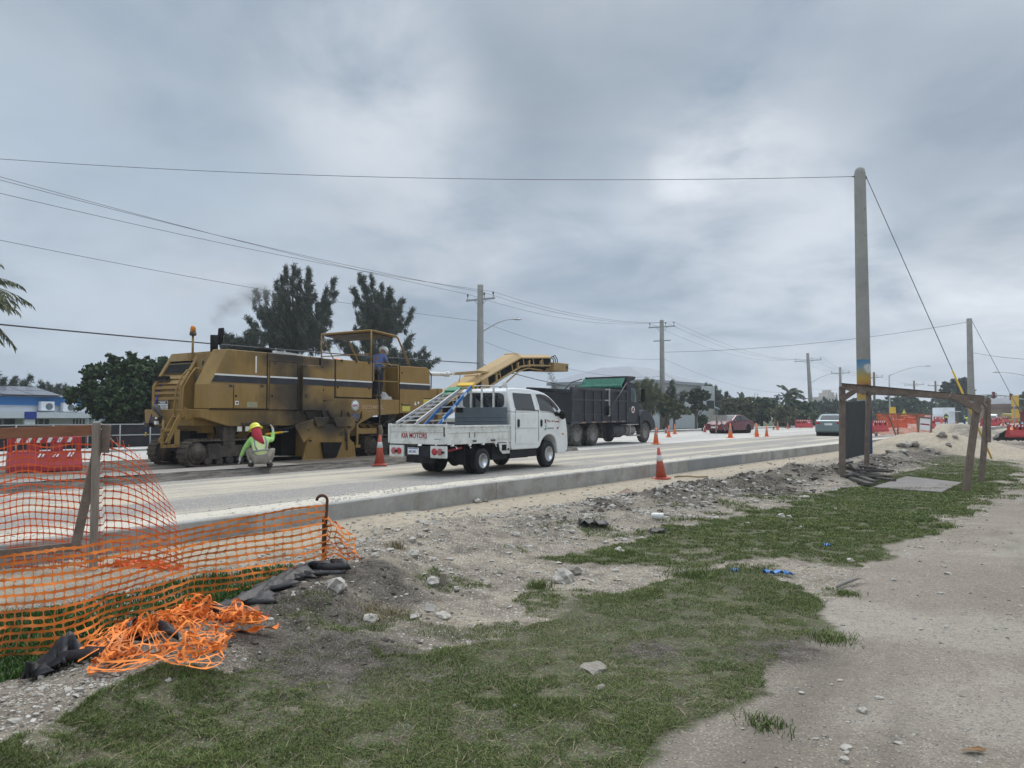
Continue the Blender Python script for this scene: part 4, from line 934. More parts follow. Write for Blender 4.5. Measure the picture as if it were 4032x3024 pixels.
# ------------------------------------------------------------------ wheels
def wheel(parent, x, y, r, w, rim=M_CHROME, tyre=M_RUBBER, holes=8, side=-1, rimr=.58, deep=.04, name='wheel'):
    """axis along y; outer face towards side*y"""
    e = bpy.data.objects.new(name, None); COL.objects.link(e); e.parent = parent; e.location = (x, y, r)
    s = side
    b = MB(); n_ = 40
    pr = [(r * rimr, s * w * .46), (r * .72, s * w * .52), (r * .90, s * w * .50), (r * .975, s * w * .40), (r, s * w * .25), (r, -s * w * .25), (r * .975, -s * w * .40), (r * .9, -s * w * .5), (r * .6, -s * w * .46)]
    vs = []; 
    b.lathe(pr, (0, 0, 0), 'Y', n_)
    for k in range(n_):                # tread blocks
        a = 2 * math.pi * k / n_
        for q in (-1, 0, 1):
            b._boxM(Matrix.Rotation(-a - q * .05, 4, 'Y') @ Matrix.Translation((r * .998, q * w * .26, 0)), .014, w * .2, r * .095)
    b.build('tyre', tyre, e)
    b = MB()
    b.lathe([(r * rimr * 1.02, s * w * .47), (r * rimr * .98, s * w * .52), (r * rimr * .90, s * w * .46), (r * rimr * .86, s * (w * .46 - deep)), (r * rimr * .80, s * (w * .46 - deep * 1.4)), (r * rimr * .60, s * (w * .46 - deep * .6)), (r * rimr * .38, s * (w * .46 - deep * .3)), (r * rimr * .34, s * (w * .46 - deep * .1)), (r * rimr * .15, s * (w * .5 - deep * .1)), (0, s * (w * .5 - deep * .1))], (0, 0, 0), 'Y', 32)
    b.build('rim', rim, e)
    if holes:
        b = MB()
        for k in range(holes):
            a = 2 * math.pi * k / holes + .2; rr = r * rimr * .69
            b.lathe([(r * rimr * .085, s * (w * .46 - deep * .75)), (r * rimr * .085, s * (w * .47 - deep * .55)), (0, s * (w * .47 - deep * .55))], (rr * math.cos(a), 0, rr * math.sin(a)), 'Y', 10)
        b.build('rim_holes', M_BLACKP, e)
    return e

# ------------------------------------------------------------------ white crew-cab pickup
TP = (-.66, 17.84, .236); TH = 34.3
tk = thing('pickup_truck', 'white crew cab flatbed pickup with ladders in its bed driving along the dusty lane', 'pickup truck', TP, R(90 - TH))
TW = 1.68
def inset(z): return 0.0 if z < 1.42 else (z - 1.42) * .24
low = [(1.14, .56), (1.20, .50), (2.36, .50), (2.46, .56), (2.52, .66), (2.62, .755), (2.78, .83), (2.92, .85), (3.06, .83), (3.20, .755), (3.29, .62), (3.33, .34), (3.70, .33), (3.84, .40), (3.88, .56), (3.86, .90), (3.78, 1.24), (3.60, 1.42), (1.14, 1.42)]
up = [(1.14, 1.42), (3.60, 1.42), (3.47, 1.56), (3.25, 1.74), (3.05, 1.86), (2.86, 1.93), (2.60, 1.98), (2.2, 2.015), (1.5, 2.03), (1.22, 2.01), (1.12, 1.93)]
def sideloft(b, prof, w, off=0.0):
    n_ = len(prof)
    A = [(x, inset(z) - off, z) for x, z in prof]; B_ = [(x, w - inset(z) + off, z) for x, z in prof]
    b.add(A + B_, [tuple(range(n_)), tuple(range(2 * n_ - 1, n_ - 1, -1))] + [(i, i + n_, (i + 1) % n_ + n_, (i + 1) % n_) for i in range(n_)])
b = MB(); sideloft(b, low, TW); cab_ = b.build('cab', M_WHITE, tk, bevel=.03, seg=3)
b = MB(); sideloft(b, up, TW); roof_ = b.build('cab_roof', M_WHITE, tk, bevel=.035, seg=3)
def sidepanel(name, prof, m, parent, off=.004, both=True, t=.003, bevel=0):
    b = MB(); n_ = len(prof)
    for s in ((0, 1) if both else (0,)):
        f = (lambda z, o: inset(z) - o) if s == 0 else (lambda z, o: TW - inset(z) + o)
        A = [(x, f(z, off), z) for x, z in prof]; B_ = [(x, f(z, off - t - .004), z) for x, z in prof]
        b.add(A + B_, [tuple(range(n_)), tuple(range(2 * n_ - 1, n_ - 1, -1))] + [(i, i + n_, (i + 1) % n_ + n_, (i + 1) % n_) for i in range(n_)])
    return b.build(name, m, parent, bevel=bevel)
M_SEAM = mat('panel_gap', (.10, .10, .10), .8, var=.1)
rd = sidepanel('rear_door', [(1.34, .64), (2.24, .62), (2.36, .72), (2.36, 1.46), (2.30, 1.925), (1.36, 1.935), (1.31, 1.8), (1.31, .70)], M_WHITE, tk, .008, bevel=.004)
fd = sidepanel('front_door', [(2.40, .78), (2.55, .88), (2.8, .965), (2.95, .97), (3.1, .95), (3.42, .88), (3.50, 1.25), (3.52, 1.42), (3.22, 1.715), (3.03, 1.83), (2.85, 1.895), (2.6, 1.925), (2.33, 1.925), (2.40, 1.46)], M_WHITE, tk, .008, bevel=.004)
sidepanel('window', [(1.38, 1.50), (2.23, 1.48), (2.18, 1.89), (1.36, 1.90), (1.34, 1.85), (1.34, 1.55)], M_GLASS, rd, .011)
sidepanel('window', [(2.47, 1.47), (3.0, 1.44), (3.12, 1.40), (3.22, 1.33), (3.46, 1.33), (3.52, 1.385), (3.24, 1.66), (3.03, 1.80), (2.83, 1.865), (2.6, 1.89), (2.40, 1.89)], M_GLASS, fd, .011)
sidepanel('window_visor', [(2.41, 1.885), (2.42, 1.82), (2.65, 1.80), (2.85, 1.76), (3.02, 1.69), (3.22, 1.55), (3.30, 1.46), (3.40, 1.52), (3.24, 1.67), (3.03, 1.81), (2.83, 1.875), (2.6, 1.90)], mat('dark_visor', (.035, .02, .022), .2, var=.1), fd, .02, t=.008)
sidepanel('window_trim', [(1.33, 1.475), (2.38, 1.46), (2.38, 1.478), (1.33, 1.49)], M_BLACKP, rd, .013)
for xs in (2.375,):
    sidepanel('door_gap', [(xs, .68), (xs + .012, .68), (xs + .012, 1.46), (xs, 1.46)], M_SEAM, tk, .0095)
sidepanel('door_gap', [(1.315, .68), (1.327, .68), (1.327, 1.46), (1.315, 1.46)], M_SEAM, tk, .0095)
sidepanel('door_crease', [(1.33, 1.025), (3.0, 1.015), (3.0, 1.027), (1.33, 1.037)], mat('soft_crease', (.52, .53, .52), .5), tk, .0098)
for x0, z0, h_ in ((1.40, 1.05, .17), (2.46, 1.05, .16)):
    sidepanel('door_handle', [(x0, z0 + .03), (x0 + .03, z0), (x0 + .075, z0), (x0 + .10, z0 + .03), (x0 + .10, z0 + h_), (x0 + .07, z0 + h_ + .03), (x0 + .03, z0 + h_ + .03), (x0, z0 + h_)], M_RUBBER, rd if x0 < 2 else fd, .016, t=.01, bevel=.003)
# door lettering
lg = bpy.data.objects.new('door_lettering', None); COL.objects.link(lg); lg.parent = fd
side_text('lettering_green', "W", .085, 2.79, 1.175, -.0105, mat('green_lettering', (.02, .16, .08), .6), lg, sx=.9)
side_text('lettering_grey', "iney", .052, 2.875, 1.175, -.0105, M_GREYM, lg, sx=.95)
side_text('lettering_red', "A", .085, 3.02, 1.170, -.0105, M_REDTXT, lg, sx=.8); side_text('lettering_red', "ir-", .055, 3.075, 1.170, -.0105, M_REDTXT, lg, sx=.8)
side_text('lettering_red', "C", .085, 3.135, 1.165, -.0105, M_REDTXT, lg, sx=.8); side_text('lettering_red', "onditioning", .055, 3.19, 1.165, -.0105, M_REDTXT, lg, sx=.8)
b = MB(); b.prism([(2.665, 1.24), (2.745, 1.24), (2.745, 1.13), (2.70, 1.13)], -.011, -.008); b.build('logo_red', M_REDTXT, lg)
b = MB(); b.prism([(2.69, 1.045), (2.745, 1.045), (2.745, 1.11)], -.011, -.008); b.prism([(2.66, 1.0), (2.75, 1.02), (2.75, .975), (2.66, .955)], -.011, -.008); b.build('logo_green', M_GREEN, lg)
b = MB(); b.prism([(3.28, 1.02), (3.40, 1.045), (3.34, .985), (3.28, .97)], -.011, -.008); b.build('banner_red', M_REDTXT, lg)
side_text('lettering_small', "Tel: 235  785-8862  288-1739", .034, 2.78, .995, -.0105, M_GREYM, lg, sx=.82)
b = MB(); b.bb(3.56, 3.64, -.006, .01, .82, .87); b.build('side_marker', M_AMBER, tk)
b = MB(); b.bb(3.78, 3.86, .06, .30, .70, .95); b.bb(3.78, 3.86, TW - .30, TW - .06, .70, .95); b.build('headlight', M_GLASS, tk)
# windscreen (seen edge on) and rear window
b = MB(); b.add([(3.605, .10, 1.44), (3.27, .17, 1.74), (3.27, TW - .17, 1.74), (3.605, TW - .10, 1.44), (3.62, .10, 1.44), (3.285, .17, 1.745), (3.285, TW - .17, 1.745), (3.62, TW - .10, 1.44)], [(4, 5, 6, 7), (0, 3, 2, 1), (0, 1, 5, 4), (3, 7, 6, 2)]); b.build('windscreen', M_GLASS, tk)
b = MB(); pts_ = []
for a in range(0, 360, 15):
    c_, s_ = math.cos(R(a)), math.sin(R(a)); pts_.append((.84 + .64 * math.copysign(abs(c_) ** .35, c_), 1.715 + .19 * math.copysign(abs(s_) ** .45, s_)))
b.prism(pts_, 1.113, 1.125, 'x'); b.build('rear_window', M_GLASS, tk)
b = MB(); b.ell((1.06, 1.30, 1.72), (.04, .12, .14)); b.bb(1.108, 1.112, .55, .78, 1.58, 1.85); 
b.build('window_reflection_panel', M_GREYM, tk) if False else None
for s, yy in ((-1, -.10), (1, TW + .10)):
    b = MB(); b.ell((3.42, yy, 1.36), (.10, .09, .125), 14, 10); b.tube([(3.42, yy, 1.3), (3.40, (0 if s < 0 else TW), 1.36)], .03, 6); b.build('wing_mirror', M_BLACKP, tk)
b = MB()
for yy in (.06, TW - .06): b.tube([(1.05, yy, 2.0), (1.05, yy, 1.54)], .02, 6)
for yy in (.46, .82, 1.16): b.bb(1.02, 1.06, yy - .02, yy + .02, 1.10, 2.04)
b.tube([(1.04, .05, 2.02), (1.03, .25, 2.06), (1.03, .84, 2.08), (1.03, TW - .25, 2.06), (1.04, TW - .05, 2.02)], .018, 6)
for yy in (.12, TW - .12): b.bb(1.0, 1.08, yy - .04, yy + .04, 2.03, 2.14)
b.build('ladder_rack', M_OFFW, tk)
b = MB(); b.bb(1.0, 1.02, .03, TW - .03, .78, 1.54)
for z in (1.20, 1.30): b.bb(.99, 1.0, .04, TW - .04, z, z + .02)
hbd = b.build('headboard', M_GREYM, tk, bevel=.006)
b = MB(); b.bb(.985, .999, 1.38, 1.60, 1.42, 1.54); b.build('headboard_vent', M_BLACKP, hbd)
# load bed
b = MB(); b.bb(-1.33, 1.09, .02, TW - .02, .70, .76); b.build('bed_floor', M_GREYM, tk)
def bedside(y0, y1, name):
    b = MB()
    for z0, z1, t_ in ((.695, .76, 0), (.76, .95, .012), (.95, .985, 0), (.985, 1.07, .012)):
        a, c = (y0 + t_, y1) if y0 < .5 else (y0, y1 - t_)
        b.bb(-1.32, 1.09, a, c, z0, z1)
    b.bb(-1.32, 1.10, y0 - .004 if y0 < .5 else y0, y1 if y0 < .5 else y1 + .004, 1.07, 1.115)
    o = b.build(name, M_OFFW, tk, bevel=.006); return o
s1_ = bedside(-.01, .03, 'bed_side'); s2_ = bedside(TW - .03, TW + .01, 'bed_side')
b = MB()
for x in (-.55, -.35): b.bb(x, x + .015, -.014, -.006, .84, .95)
b.build('bed_slot', M_SEAM, s1_)
b = MB()
for x, w_ in ((-.42, .13), (.28, .17)): b.bb(x, x + w_, -.018, -.009, .735, .775)
b.build('bed_catch_rust', M_DARKST, s1_)
b = MB()
for i in range(14): b.bb(-1.18 + i * .165, -1.165 + i * .165, -.013, -.003, 1.03, 1.07)
for x in (-1.18, -.55, -.05, .45, .92): b.bb(x, x + .07, -.02, .03, .66, .70)
for x in (-1.05, -.55, .45): b.tube([(x, -.02, .66), (x + .02, -.03, .60), (x + .05, -.02, .62)], .008, 6)
b.build('rope_hook', M_WHITEM, s1_)
b = MB()
for z0, z1, t_ in ((.70, .80, 0), (.80, .97, .015), (.97, 1.0, 0), (1.0, 1.10, .015)): b.bb(-1.37 + t_, -1.33, .03, TW - .03, z0, z1)
b.bb(-1.375, -1.33, .02, TW - .02, 1.10, 1.145); tg = b.build('tailgate', M_OFFW, tk, bevel=.006)
rear_text('tailgate_lettering', "KIA MOTORS", .165, 1.31, .835, -1.359, M_REDTXT, tg, sx=.78)
b = MB(); b.bb(-1.359, -1.356, .16, .34, .80, .825); b.build('small_badge', M_STEEL, tg)
b = MB()
for yy in (.02, TW - .02): b.bb(-1.40, -1.30, yy - .02, yy + .02, .72, 1.15)
b.bb(-1.41, -1.39, -.01, .05, .92, 1.06); b.build('tailgate_post', M_OFFW, tk, bevel=.005)
b = MB(); b.bb(-1.415, -1.395, .0, .035, .88, 1.08); b.build('tailgate_latch', M_DARKST, tk)
for y0, y1, ys in ((.0, .46, (.33, .17)), (TW - .44, TW + .0, (TW - .31, TW - .15))):
    b = MB(); b.bb(-1.36, -1.30, y0, y1, .40, .67); tl = b.build('tail_lamp_panel', M_OFFW, tk, bevel=.015)
    for k, yy in enumerate(ys):
        b = MB(); b.lathe([(.075, -1.36), (.075, -1.375), (.06, -1.385), (0, -1.388)], (0, yy, .54), 'X', 20)
        b.build('tail_lamp', M_RED if k == 0 else mat('clear_lamp', (.38, .12, .12), .25, var=.2, scale=30), tl)
    b = MB(); b.cyl((-1.36, ys[1] - .1, .53), (-1.42, ys[1] - .1, .53), .025, n=8); b.build('rubber_bumper', M_BLACKP, tl)
b = MB(); b.bb(-1.34, -1.30, .48, 1.20, .42, .66); b.build('rear_crossmember', M_CHASSIS, tk)
b = MB(); b.bb(-1.372, -1.362, .78, 1.10, .47, .62); pl = b.build('number_plate', M_WHITEM, tk)
rear_text('plate_text', "AFU 041", .085, 1.07, .505, -1.3735, M_BLUETXT, pl, sx=.72); 
b = MB(); b.bb(-1.374, -1.3725, .8, 1.08, .595, .612); b.build('plate_banner', M_BLUETXT, pl)
# chassis and running gear
b = MB(); b.bb(-1.2, 3.3, .42, .52, .38, .62); b.bb(-1.2, 3.3, TW - .52, TW - .42, .38, .62)
for x in (-1.1, -.5, .5, 1.2, 2.2): b.bb(x, x + .1, .45, TW - .45, .45, .6)
b.bb(-.08, .08, .3, TW - .3, .24, .36); b.ell((0, TW / 2, .3), (.16, .16, .16)); b.bb(.55, 2.1, .15, .55, .28, .62); b.bb(1.2, 2.4, .08, .6, .30, .50); b.bb(1.1, 2.4, 1.1, 1.6, .3, .6); b.bb(2.4, 3.3, .38, TW - .38, .3, .7)
b.bb(-1.25, -1.18, .45, 1.25, .28, .45)
b.build('chassis', M_CHASSIS, tk)
b = MB()
for yy in (.02, 1.22):
    for k in range(8):
        a0, a1 = R(20 + k * 17.5), R(37.5 + k * 17.5)
        b.add([(.44 * math.cos(a0), yy, .31 + .42 * math.sin(a0)), (.44 * math.cos(a1), yy, .31 + .42 * math.sin(a1)), (.44 * math.cos(a1), yy + .42, .31 + .42 * math.sin(a1)), (.44 * math.cos(a0), yy + .42, .31 + .42 * math.sin(a0))], [(0, 1, 2, 3)])
b.bb(-.58, -.56, .1, .5, .22, .62); b.bb(-.58, -.56, 1.2, 1.6, .22, .62); b.build('mudguard', M_CHASSIS, tk)
b = MB(); b.beam((-1.15, .3, .52), (-.75, .05, .62), .03, .05); b.build('red_strap', M_REDTXT, tk)
b = MB(); b.prism([(.62, .68), (1.08, .68), (1.08, .42), (.80, .42), (.68, .50)], .0, .03); sp_ = b.build('side_bracket', M_OFFW, tk, bevel=.01)
b = MB(); b.bb(.74, .93, -.004, .0, .50, .64); b.bb(.98, 1.03, -.015, .0, .50, .55); b.build('bracket_opening', M_BLACKP, sp_)
wheel(tk, 0, .10, .29, .19, rim=M_CHROME, side=-1, deep=.07, holes=6); wheel(tk, 0, .32, .29, .17, side=-1, holes=0)
wheel(tk, 0, TW - .10, .29, .19, side=1, deep=.07, holes=6); wheel(tk, 0, TW - .32, .29, .17, side=1, holes=0)
wheel(tk, 2.92, .12, .335, .205, side=-1, deep=.02, holes=8); wheel(tk, 2.92, TW - .12, .335, .205, side=1, deep=.02, holes=8)

# ladders in the bed
def at_t(x, y, z): return Matrix.Translation(TP) @ Matrix.Rotation(R(90 - TH), 4, 'Z') @ Vector((x, y, z))
def ladder(name, label, base, top, wb, wt, rail, rung_m, rail_m, n_r, rung_off=0):
    b0, t0 = Vector(base), Vector(top)
    o = thing(name, label, 'ladder', at_t(*base), R(90 - TH))
    d = t0 - b0; side = Vector((0, 1, 0)); side = (side - d * side.dot(d) / d.length_squared).normalized()
    for s in (-1, 1):
        MB().beam(side * s * wb / 2, d + side * s * wt / 2, rail[0], rail[1]).build('rail', rail_m, o, bevel=.004)
    for i in range(n_r):
        k = (i + .6) / n_r; w_ = wb + (wt - wb) * k
        MB().beam(d * k - side * w_ / 2, d * k + side * w_ / 2, .03, .03).build('rung', rung_m, o)
    return o, d, side
la, d_, s_ = ladder('extension_ladder', 'blue fibreglass ladder with yellow top leaning over the headboard of the white pickup', (-1.12, .98, .80), (1.04, 1.30, 2.10), .42, .38, (.03, .09), M_ALU, M_BLUE, 8)
b = MB(); M_ = Matrix.Translation(d_) @ d_.to_track_quat('X', 'Z').to_matrix().to_4x4()
b._boxM(M_ @ Matrix.Translation((-.03, 0, .0)), .16, .46, .12); b.build('ladder_cap', M_YELLOW, la, bevel=.01)
b = MB()
for k in (.30, .55, .80):
    p = d_ * k - s_ * (.40 / 2 + .0175); M2 = Matrix.Translation(p) @ d_.to_track_quat('X', 'Z').to_matrix().to_4x4(); b._boxM(M2, .16, .003, .06)
b.build('rail_sticker', M_WHITEM, la)
lb_, d_, s_ = ladder('step_ladder', 'aluminium step ladder with green top slanting over the tailgate of the white pickup', (-1.42, 1.10, 1.17), (.62, 1.36, 1.98), .56, .34, (.025, .07), M_ALU, M_ALU, 9)
b = MB(); M_ = Matrix.Translation(d_) @ d_.to_track_quat('X', 'Z').to_matrix().to_4x4()
b._boxM(M_ @ Matrix.Translation((-.05, 0, .02)), .26, .37, .05); b._boxM(M_ @ Matrix.Translation((-.30, 0, .0)), .12, .33, .02); b.build('ladder_top', M_GREEN, lb_, bevel=.006)
b = MB(); b.beam(s_ * .2 + Vector((0, 0, -.07)), d_ * .97 + s_ * .12 + Vector((0, 0, -.07)), .02, .05); b.beam(-s_ * .2 + Vector((0, 0, -.07)), d_ * .97 - s_ * .12 + Vector((0, 0, -.07)), .02, .05); b.build('rear_leg', M_ALU, lb_)

# ------------------------------------------------------------------ black dump truck
DP = (2.85, 33.42, .26); DH = 37.0
dt = thing('dump_truck', 'black ten wheel dump truck being loaded under the conveyor', 'dump truck', DP, R(90 - DH))
M_DBLK = mat('dusty_black_paint', (.022, .024, .031), .5, var=.25, scale=2, dirt=((.10, .096, .088), .2, 2.2), spec=.4)
M_DARKDUST = mat('dusty_black_steel', (.045, .047, .054), .65, var=.3, scale=2, dirt=((.16, .15, .14), .35, 3))
DWd = 2.35
b = MB()
b.bb(-.45, 4.45, .0, .08, 1.06, 2.46); b.bb(-.45, 4.45, DWd - .08, DWd, 1.06, 2.5); b.bb(-.45, 4.45, .08, DWd - .08, 1.0, 1.12); b.bb(4.37, 4.47, .08, DWd - .08, 1.12, 3.15)
b.bb(4.40, 4.48, -.02, .10, 1.1, 3.15); b.bb(4.40, 4.48, DWd - .1, DWd + .02, 1.1, 3.15)
b.build('dump_body', M_DBLK, dt, bevel=.01)
b = MB(); b.bb(-.50, 4.40, -.06, .09, 2.44, 2.56); b.bb(-.50, 4.40, DWd - .09, DWd + .06, 2.48, 2.60)
for x in (-.48, .55, 1.30, 2.05, 2.85, 3.6, 4.35): b.bb(x, x + .09, -.05, .0, 1.1, 2.44)
b.bb(-.5, 4.4, -.04, .0, 1.98, 2.06); b.bb(0, 4.2, -.04, .0, 1.35, 1.39); b.prism([(-.5, 2.5), (.1, 2.5), (-.3, 2.2), (-.5, 2.1)], -.05, .0)
b.build('body_rib', M_DARKDUST, dt, bevel=.008)
b = MB(); b.bb(-.50, -.42, .0, DWd, 1.0, 2.35); b.bb(-.54, -.50, .1, DWd - .1, 2.28, 2.36); b.build('dump_tailgate', M_DBLK, dt, bevel=.01)
b = MB(); b.prism([(-.65, .85), (-.3, .98), (4.4, 1.04), (4.4, 1.10), (-.5, 1.08)], -.07, .02); sr = b.build('side_rail', M_DARKDUST, dt)
b = MB()
for x in (.2, 1.1, 2.0, 2.9, 3.75): b.bb(x, x + .35, -.074, -.071, .99 + x * .012, 1.045 + x * .012)
b.build('reflector_strip', mat('dull_reflector', (.28, .17, .13), .5), sr)
b = MB(); b.bb(4.45, 5.30, -.02, DWd + .02, 3.17, 3.24); b.prism([(4.48, 3.18), (5.26, 3.18), (5.20, 3.08), (4.75, 3.0), (4.48, 2.5)], -.02, .03); b.prism([(4.48, 3.18), (5.26, 3.18), (5.20, 3.08), (4.75, 3.0), (4.48, 2.5)], DWd - .03, DWd + .02)
b.build('cab_shield', M_DBLK, dt, bevel=.01)
M_TARP = mat('green_tarp', (.025, .145, .092), .75, var=.25, scale=5, bump=.6, bscale=6, dirt=((.22, .24, .20), .2, 3))
b = MB(); vs = []
for i in range(13):
    for j in range(6):
        y = .02 + (DWd - .04) * i / 12; k = j / 5; vs.append((4.30 - .40 * k + .03 * math.sin(i * 1.9 + j), y, 3.14 - .46 * k + .015 * math.sin(i * 2.7)))
b.add(vs, [(i * 6 + j, (i + 1) * 6 + j, (i + 1) * 6 + j + 1, i * 6 + j + 1) for i in range(12) for j in range(5)], True); tp = b.build('tarp', M_TARP, dt)
b = MB(); b.tube([(3.86 + .02 * math.sin(i * 2), -.02 + (DWd + .1) * i / 8, 2.70) for i in range(9)], [.10, .115, .105, .12, .11, .12, .105, .115, .10], 12); b.build('tarp_roll', M_TARP, dt)
b = MB(); b.cyl((3.95, DWd + .1, 2.68), (3.95, DWd + .22, 2.68), .14, n=14); b.build('roll_drum', M_BLACKP, dt)
b = MB(); b.tube([(4.25, -.10, 2.9), (2.9, -.12, 1.85), (2.62, -.12, 1.7)], .03, 8); b.tube([(4.3, DWd + .1, 3.15), (3.3, DWd + .1, 2.95), (2.6, DWd + .1, 2.5)], .03, 8); b.build('tarp_arm', M_DARKDUST, dt)
b = MB(); b.bb(2.58, 2.66, -.10, -.055, 1.40, 2.58); b.bb(2.25, 2.6, -.10, -.05, 2.50, 2.56); b.bb(2.2, 2.6, -.10, -.05, 2.0, 2.06); b.bb(2.45, 2.66, -.10, -.05, 1.3, 1.42); b.build('body_brace', mat('bare_dusty_metal', (.35, .34, .33), .6, var=.2), dt)
b = MB(); b.lathe([(.07, 1.35), (.07, 1.75), (.04, 1.8)], (2.42, -.11, 0), n=10)
for i in range(7): b.lathe([(.085, 1.36 + i * .06), (.085, 1.385 + i * .06)], (2.42, -.11, 0), n=10)
b.build('tarp_spring', M_BLACKP, dt)
# cab
b = MB(); cabp = [(4.60, .95), (4.60, 1.0), (5.86, .95), (5.86, 2.04), (5.62, 2.60), (5.50, 2.88), (4.85, 2.96), (4.62, 2.9)]
def loft2(b, prof, y0, y1): b.prism(prof, y0, y1)
loft2(b, cabp, .10, DWd - .10); cb = b.build('cab', M_DBLK, dt, bevel=.05, seg=3)
b = MB(); b.prism([(5.0, 2.02), (5.60, 1.98), (5.44, 2.66), (5.0, 2.70)], .09, .098); b.prism([(5.0, 2.02), (5.60, 1.98), (5.44, 2.66), (5.0, 2.70)], DWd - .098, DWd - .09)
b.add([(5.88, .2, 2.06), (5.64, .25, 2.62), (5.64, DWd - .25, 2.62), (5.88, DWd - .2, 2.06)], [(0, 1, 2, 3)]); b.build('window', mat('truck_glass', (.10, .14, .14), .1, spec=.7), cb)
b = MB(); b.prism([(5.60, 2.0), (5.68, 2.0), (5.50, 2.74), (5.44, 2.74)], .085, .10); b.build('window_pillar', M_DARKDUST, cb)
b = MB(); hp = [(5.84, 1.0), (5.84, 2.02), (6.35, 2.00), (6.85, 1.86), (7.15, 1.62), (7.35, 1.35), (7.40, 1.0)]
b.prism(hp, .45, DWd - .45); b.build('bonnet', M_DBLK, dt, bevel=.10, seg=3)
b = MB()
for y0, y1 in ((.02, .48), (DWd - .48, DWd - .02)):
    arc = [(6.42 + .60 * math.cos(R(a)), .50 + .60 * math.sin(R(a))) for a in range(160, 5, -12)]
    outp = [(5.80, .98), (5.82, 1.30), (6.15, 1.62), (6.6, 1.60), (7.05, 1.40), (7.42, 1.05), (7.52, .72), (7.1, .60)]
    b.prism(outp[:1] + outp[1:] + arc[::-1], y0, y1)
b.build('fender', M_DBLK, dt, bevel=.03, seg=2)
b = MB(); b.bb(7.35, 7.5, .25, DWd - .25, .55, .80); b.build('front_bumper', M_DARKDUST, dt, bevel=.02)
b = MB(); b.tube([(5.55, .08, 2.75), (5.72, -.15, 2.72), (5.72, -.2, 2.6)], .015, 6); b._boxM(Matrix.Translation((5.72, -.2, 2.33)), .10, .18, .62); b.tube([(5.72, -.2, 2.0), (5.7, .05, 1.98)], .015, 6); b.build('mirror', M_BLACKP, dt)
rb = side_text  # lettering helper
b = MB(); b.lathe([(.17, .092), (.17, .088), (0, .088)], (5.22, 0, 1.62), 'Y', 24); em = b.build('door_emblem', M_WHITEM, cb)
b = MB(); b.prism([(5.12, 1.54), (5.32, 1.54), (5.30, 1.70), (5.22, 1.76), (5.14, 1.70)], .084, .0875); b.build('emblem_mark', M_REDTXT, em)
b = MB(); b.bb(4.80, 4.83, .07, .1, 1.52, 1.72); b.build('door_handle', M_STEEL, cb)
b = MB(); b.bb(-.3, 7.2, .75, 1.05, .55, .95); b.bb(-.3, 7.2, DWd - 1.05, DWd - .75, .55, .95); b.bb(2.3, 2.6, .1, 2.2, .3, .9); b.cyl((0, .4, .5), (0, DWd - .4, .5), .12); b.cyl((1.36, .4, .5), (1.36, DWd - .4, .5), .12); b.bb(-.5, -.3, .4, 1.9, .45, .9)
b.ell((0, DWd / 2, .5), (.25, .25, .25)); b.ell((1.36, DWd / 2, .5), (.25, .25, .25)); b.build('chassis', M_BLACKP, dt)
b = MB(); b.cyl((3.25, .38, .62), (4.30, .38, .62), .33, n=24); b.build('fuel_tank', M_DARKDUST, dt, bevel=.02)
b = MB(); b.cyl((4.55, .34, .64), (5.45, .34, .64), .27, n=20); b.build('air_tank', mat('dusty_tank', (.25, .24, .22), .6, metal=.3, var=.2), dt, bevel=.02)
b = MB(); b.bb(4.4, 5.6, .0, .3, .88, .93); b.bb(4.75, 5.75, -.02, .25, .34, .40); b.bb(4.75, 4.8, -.0, .1, .4, .9); b.build('step', mat('step_metal', (.33, .32, .30), .6, var=.2), dt)
b = MB(); b.prism([(-.66, .28), (-.62, .28), (-.55, .95), (-.62, .95)], .05, .65); b.prism([(-.66, .28), (-.62, .28), (-.55, .95), (-.62, .95)], 1.7, 2.3); b.prism([(2.15, .35), (2.19, .35), (2.2, .98), (2.16, .98)], .05, .65); b.build('mud_flap', M_RUBBERD, dt)
M_TRIM = mat('dusty_truck_rim', (.20, .19, .175), .7, metal=.1, var=.2, scale=5)
for x in (0, 1.36):
    wheel(dt, x, .16, .50, .26, rim=M_TRIM, tyre=M_RUBBERD, holes=0, side=-1, deep=.13, rimr=.60); wheel(dt, x, .45, .50, .26, rim=M_TRIM, tyre=M_RUBBERD, holes=0, side=-1)
    wheel(dt, x, DWd - .16, .50, .26, rim=M_TRIM, tyre=M_RUBBERD, holes=0, side=1)
wheel(dt, 6.42, .18, .50, .28, rim=M_TRIM, tyre=M_RUBBERD, holes=10, side=-1, deep=.04, rimr=.60); wheel(dt, 6.42, DWd - .18, .50, .28, rim=M_TRIM, tyre=M_RUBBERD, holes=0, side=1)
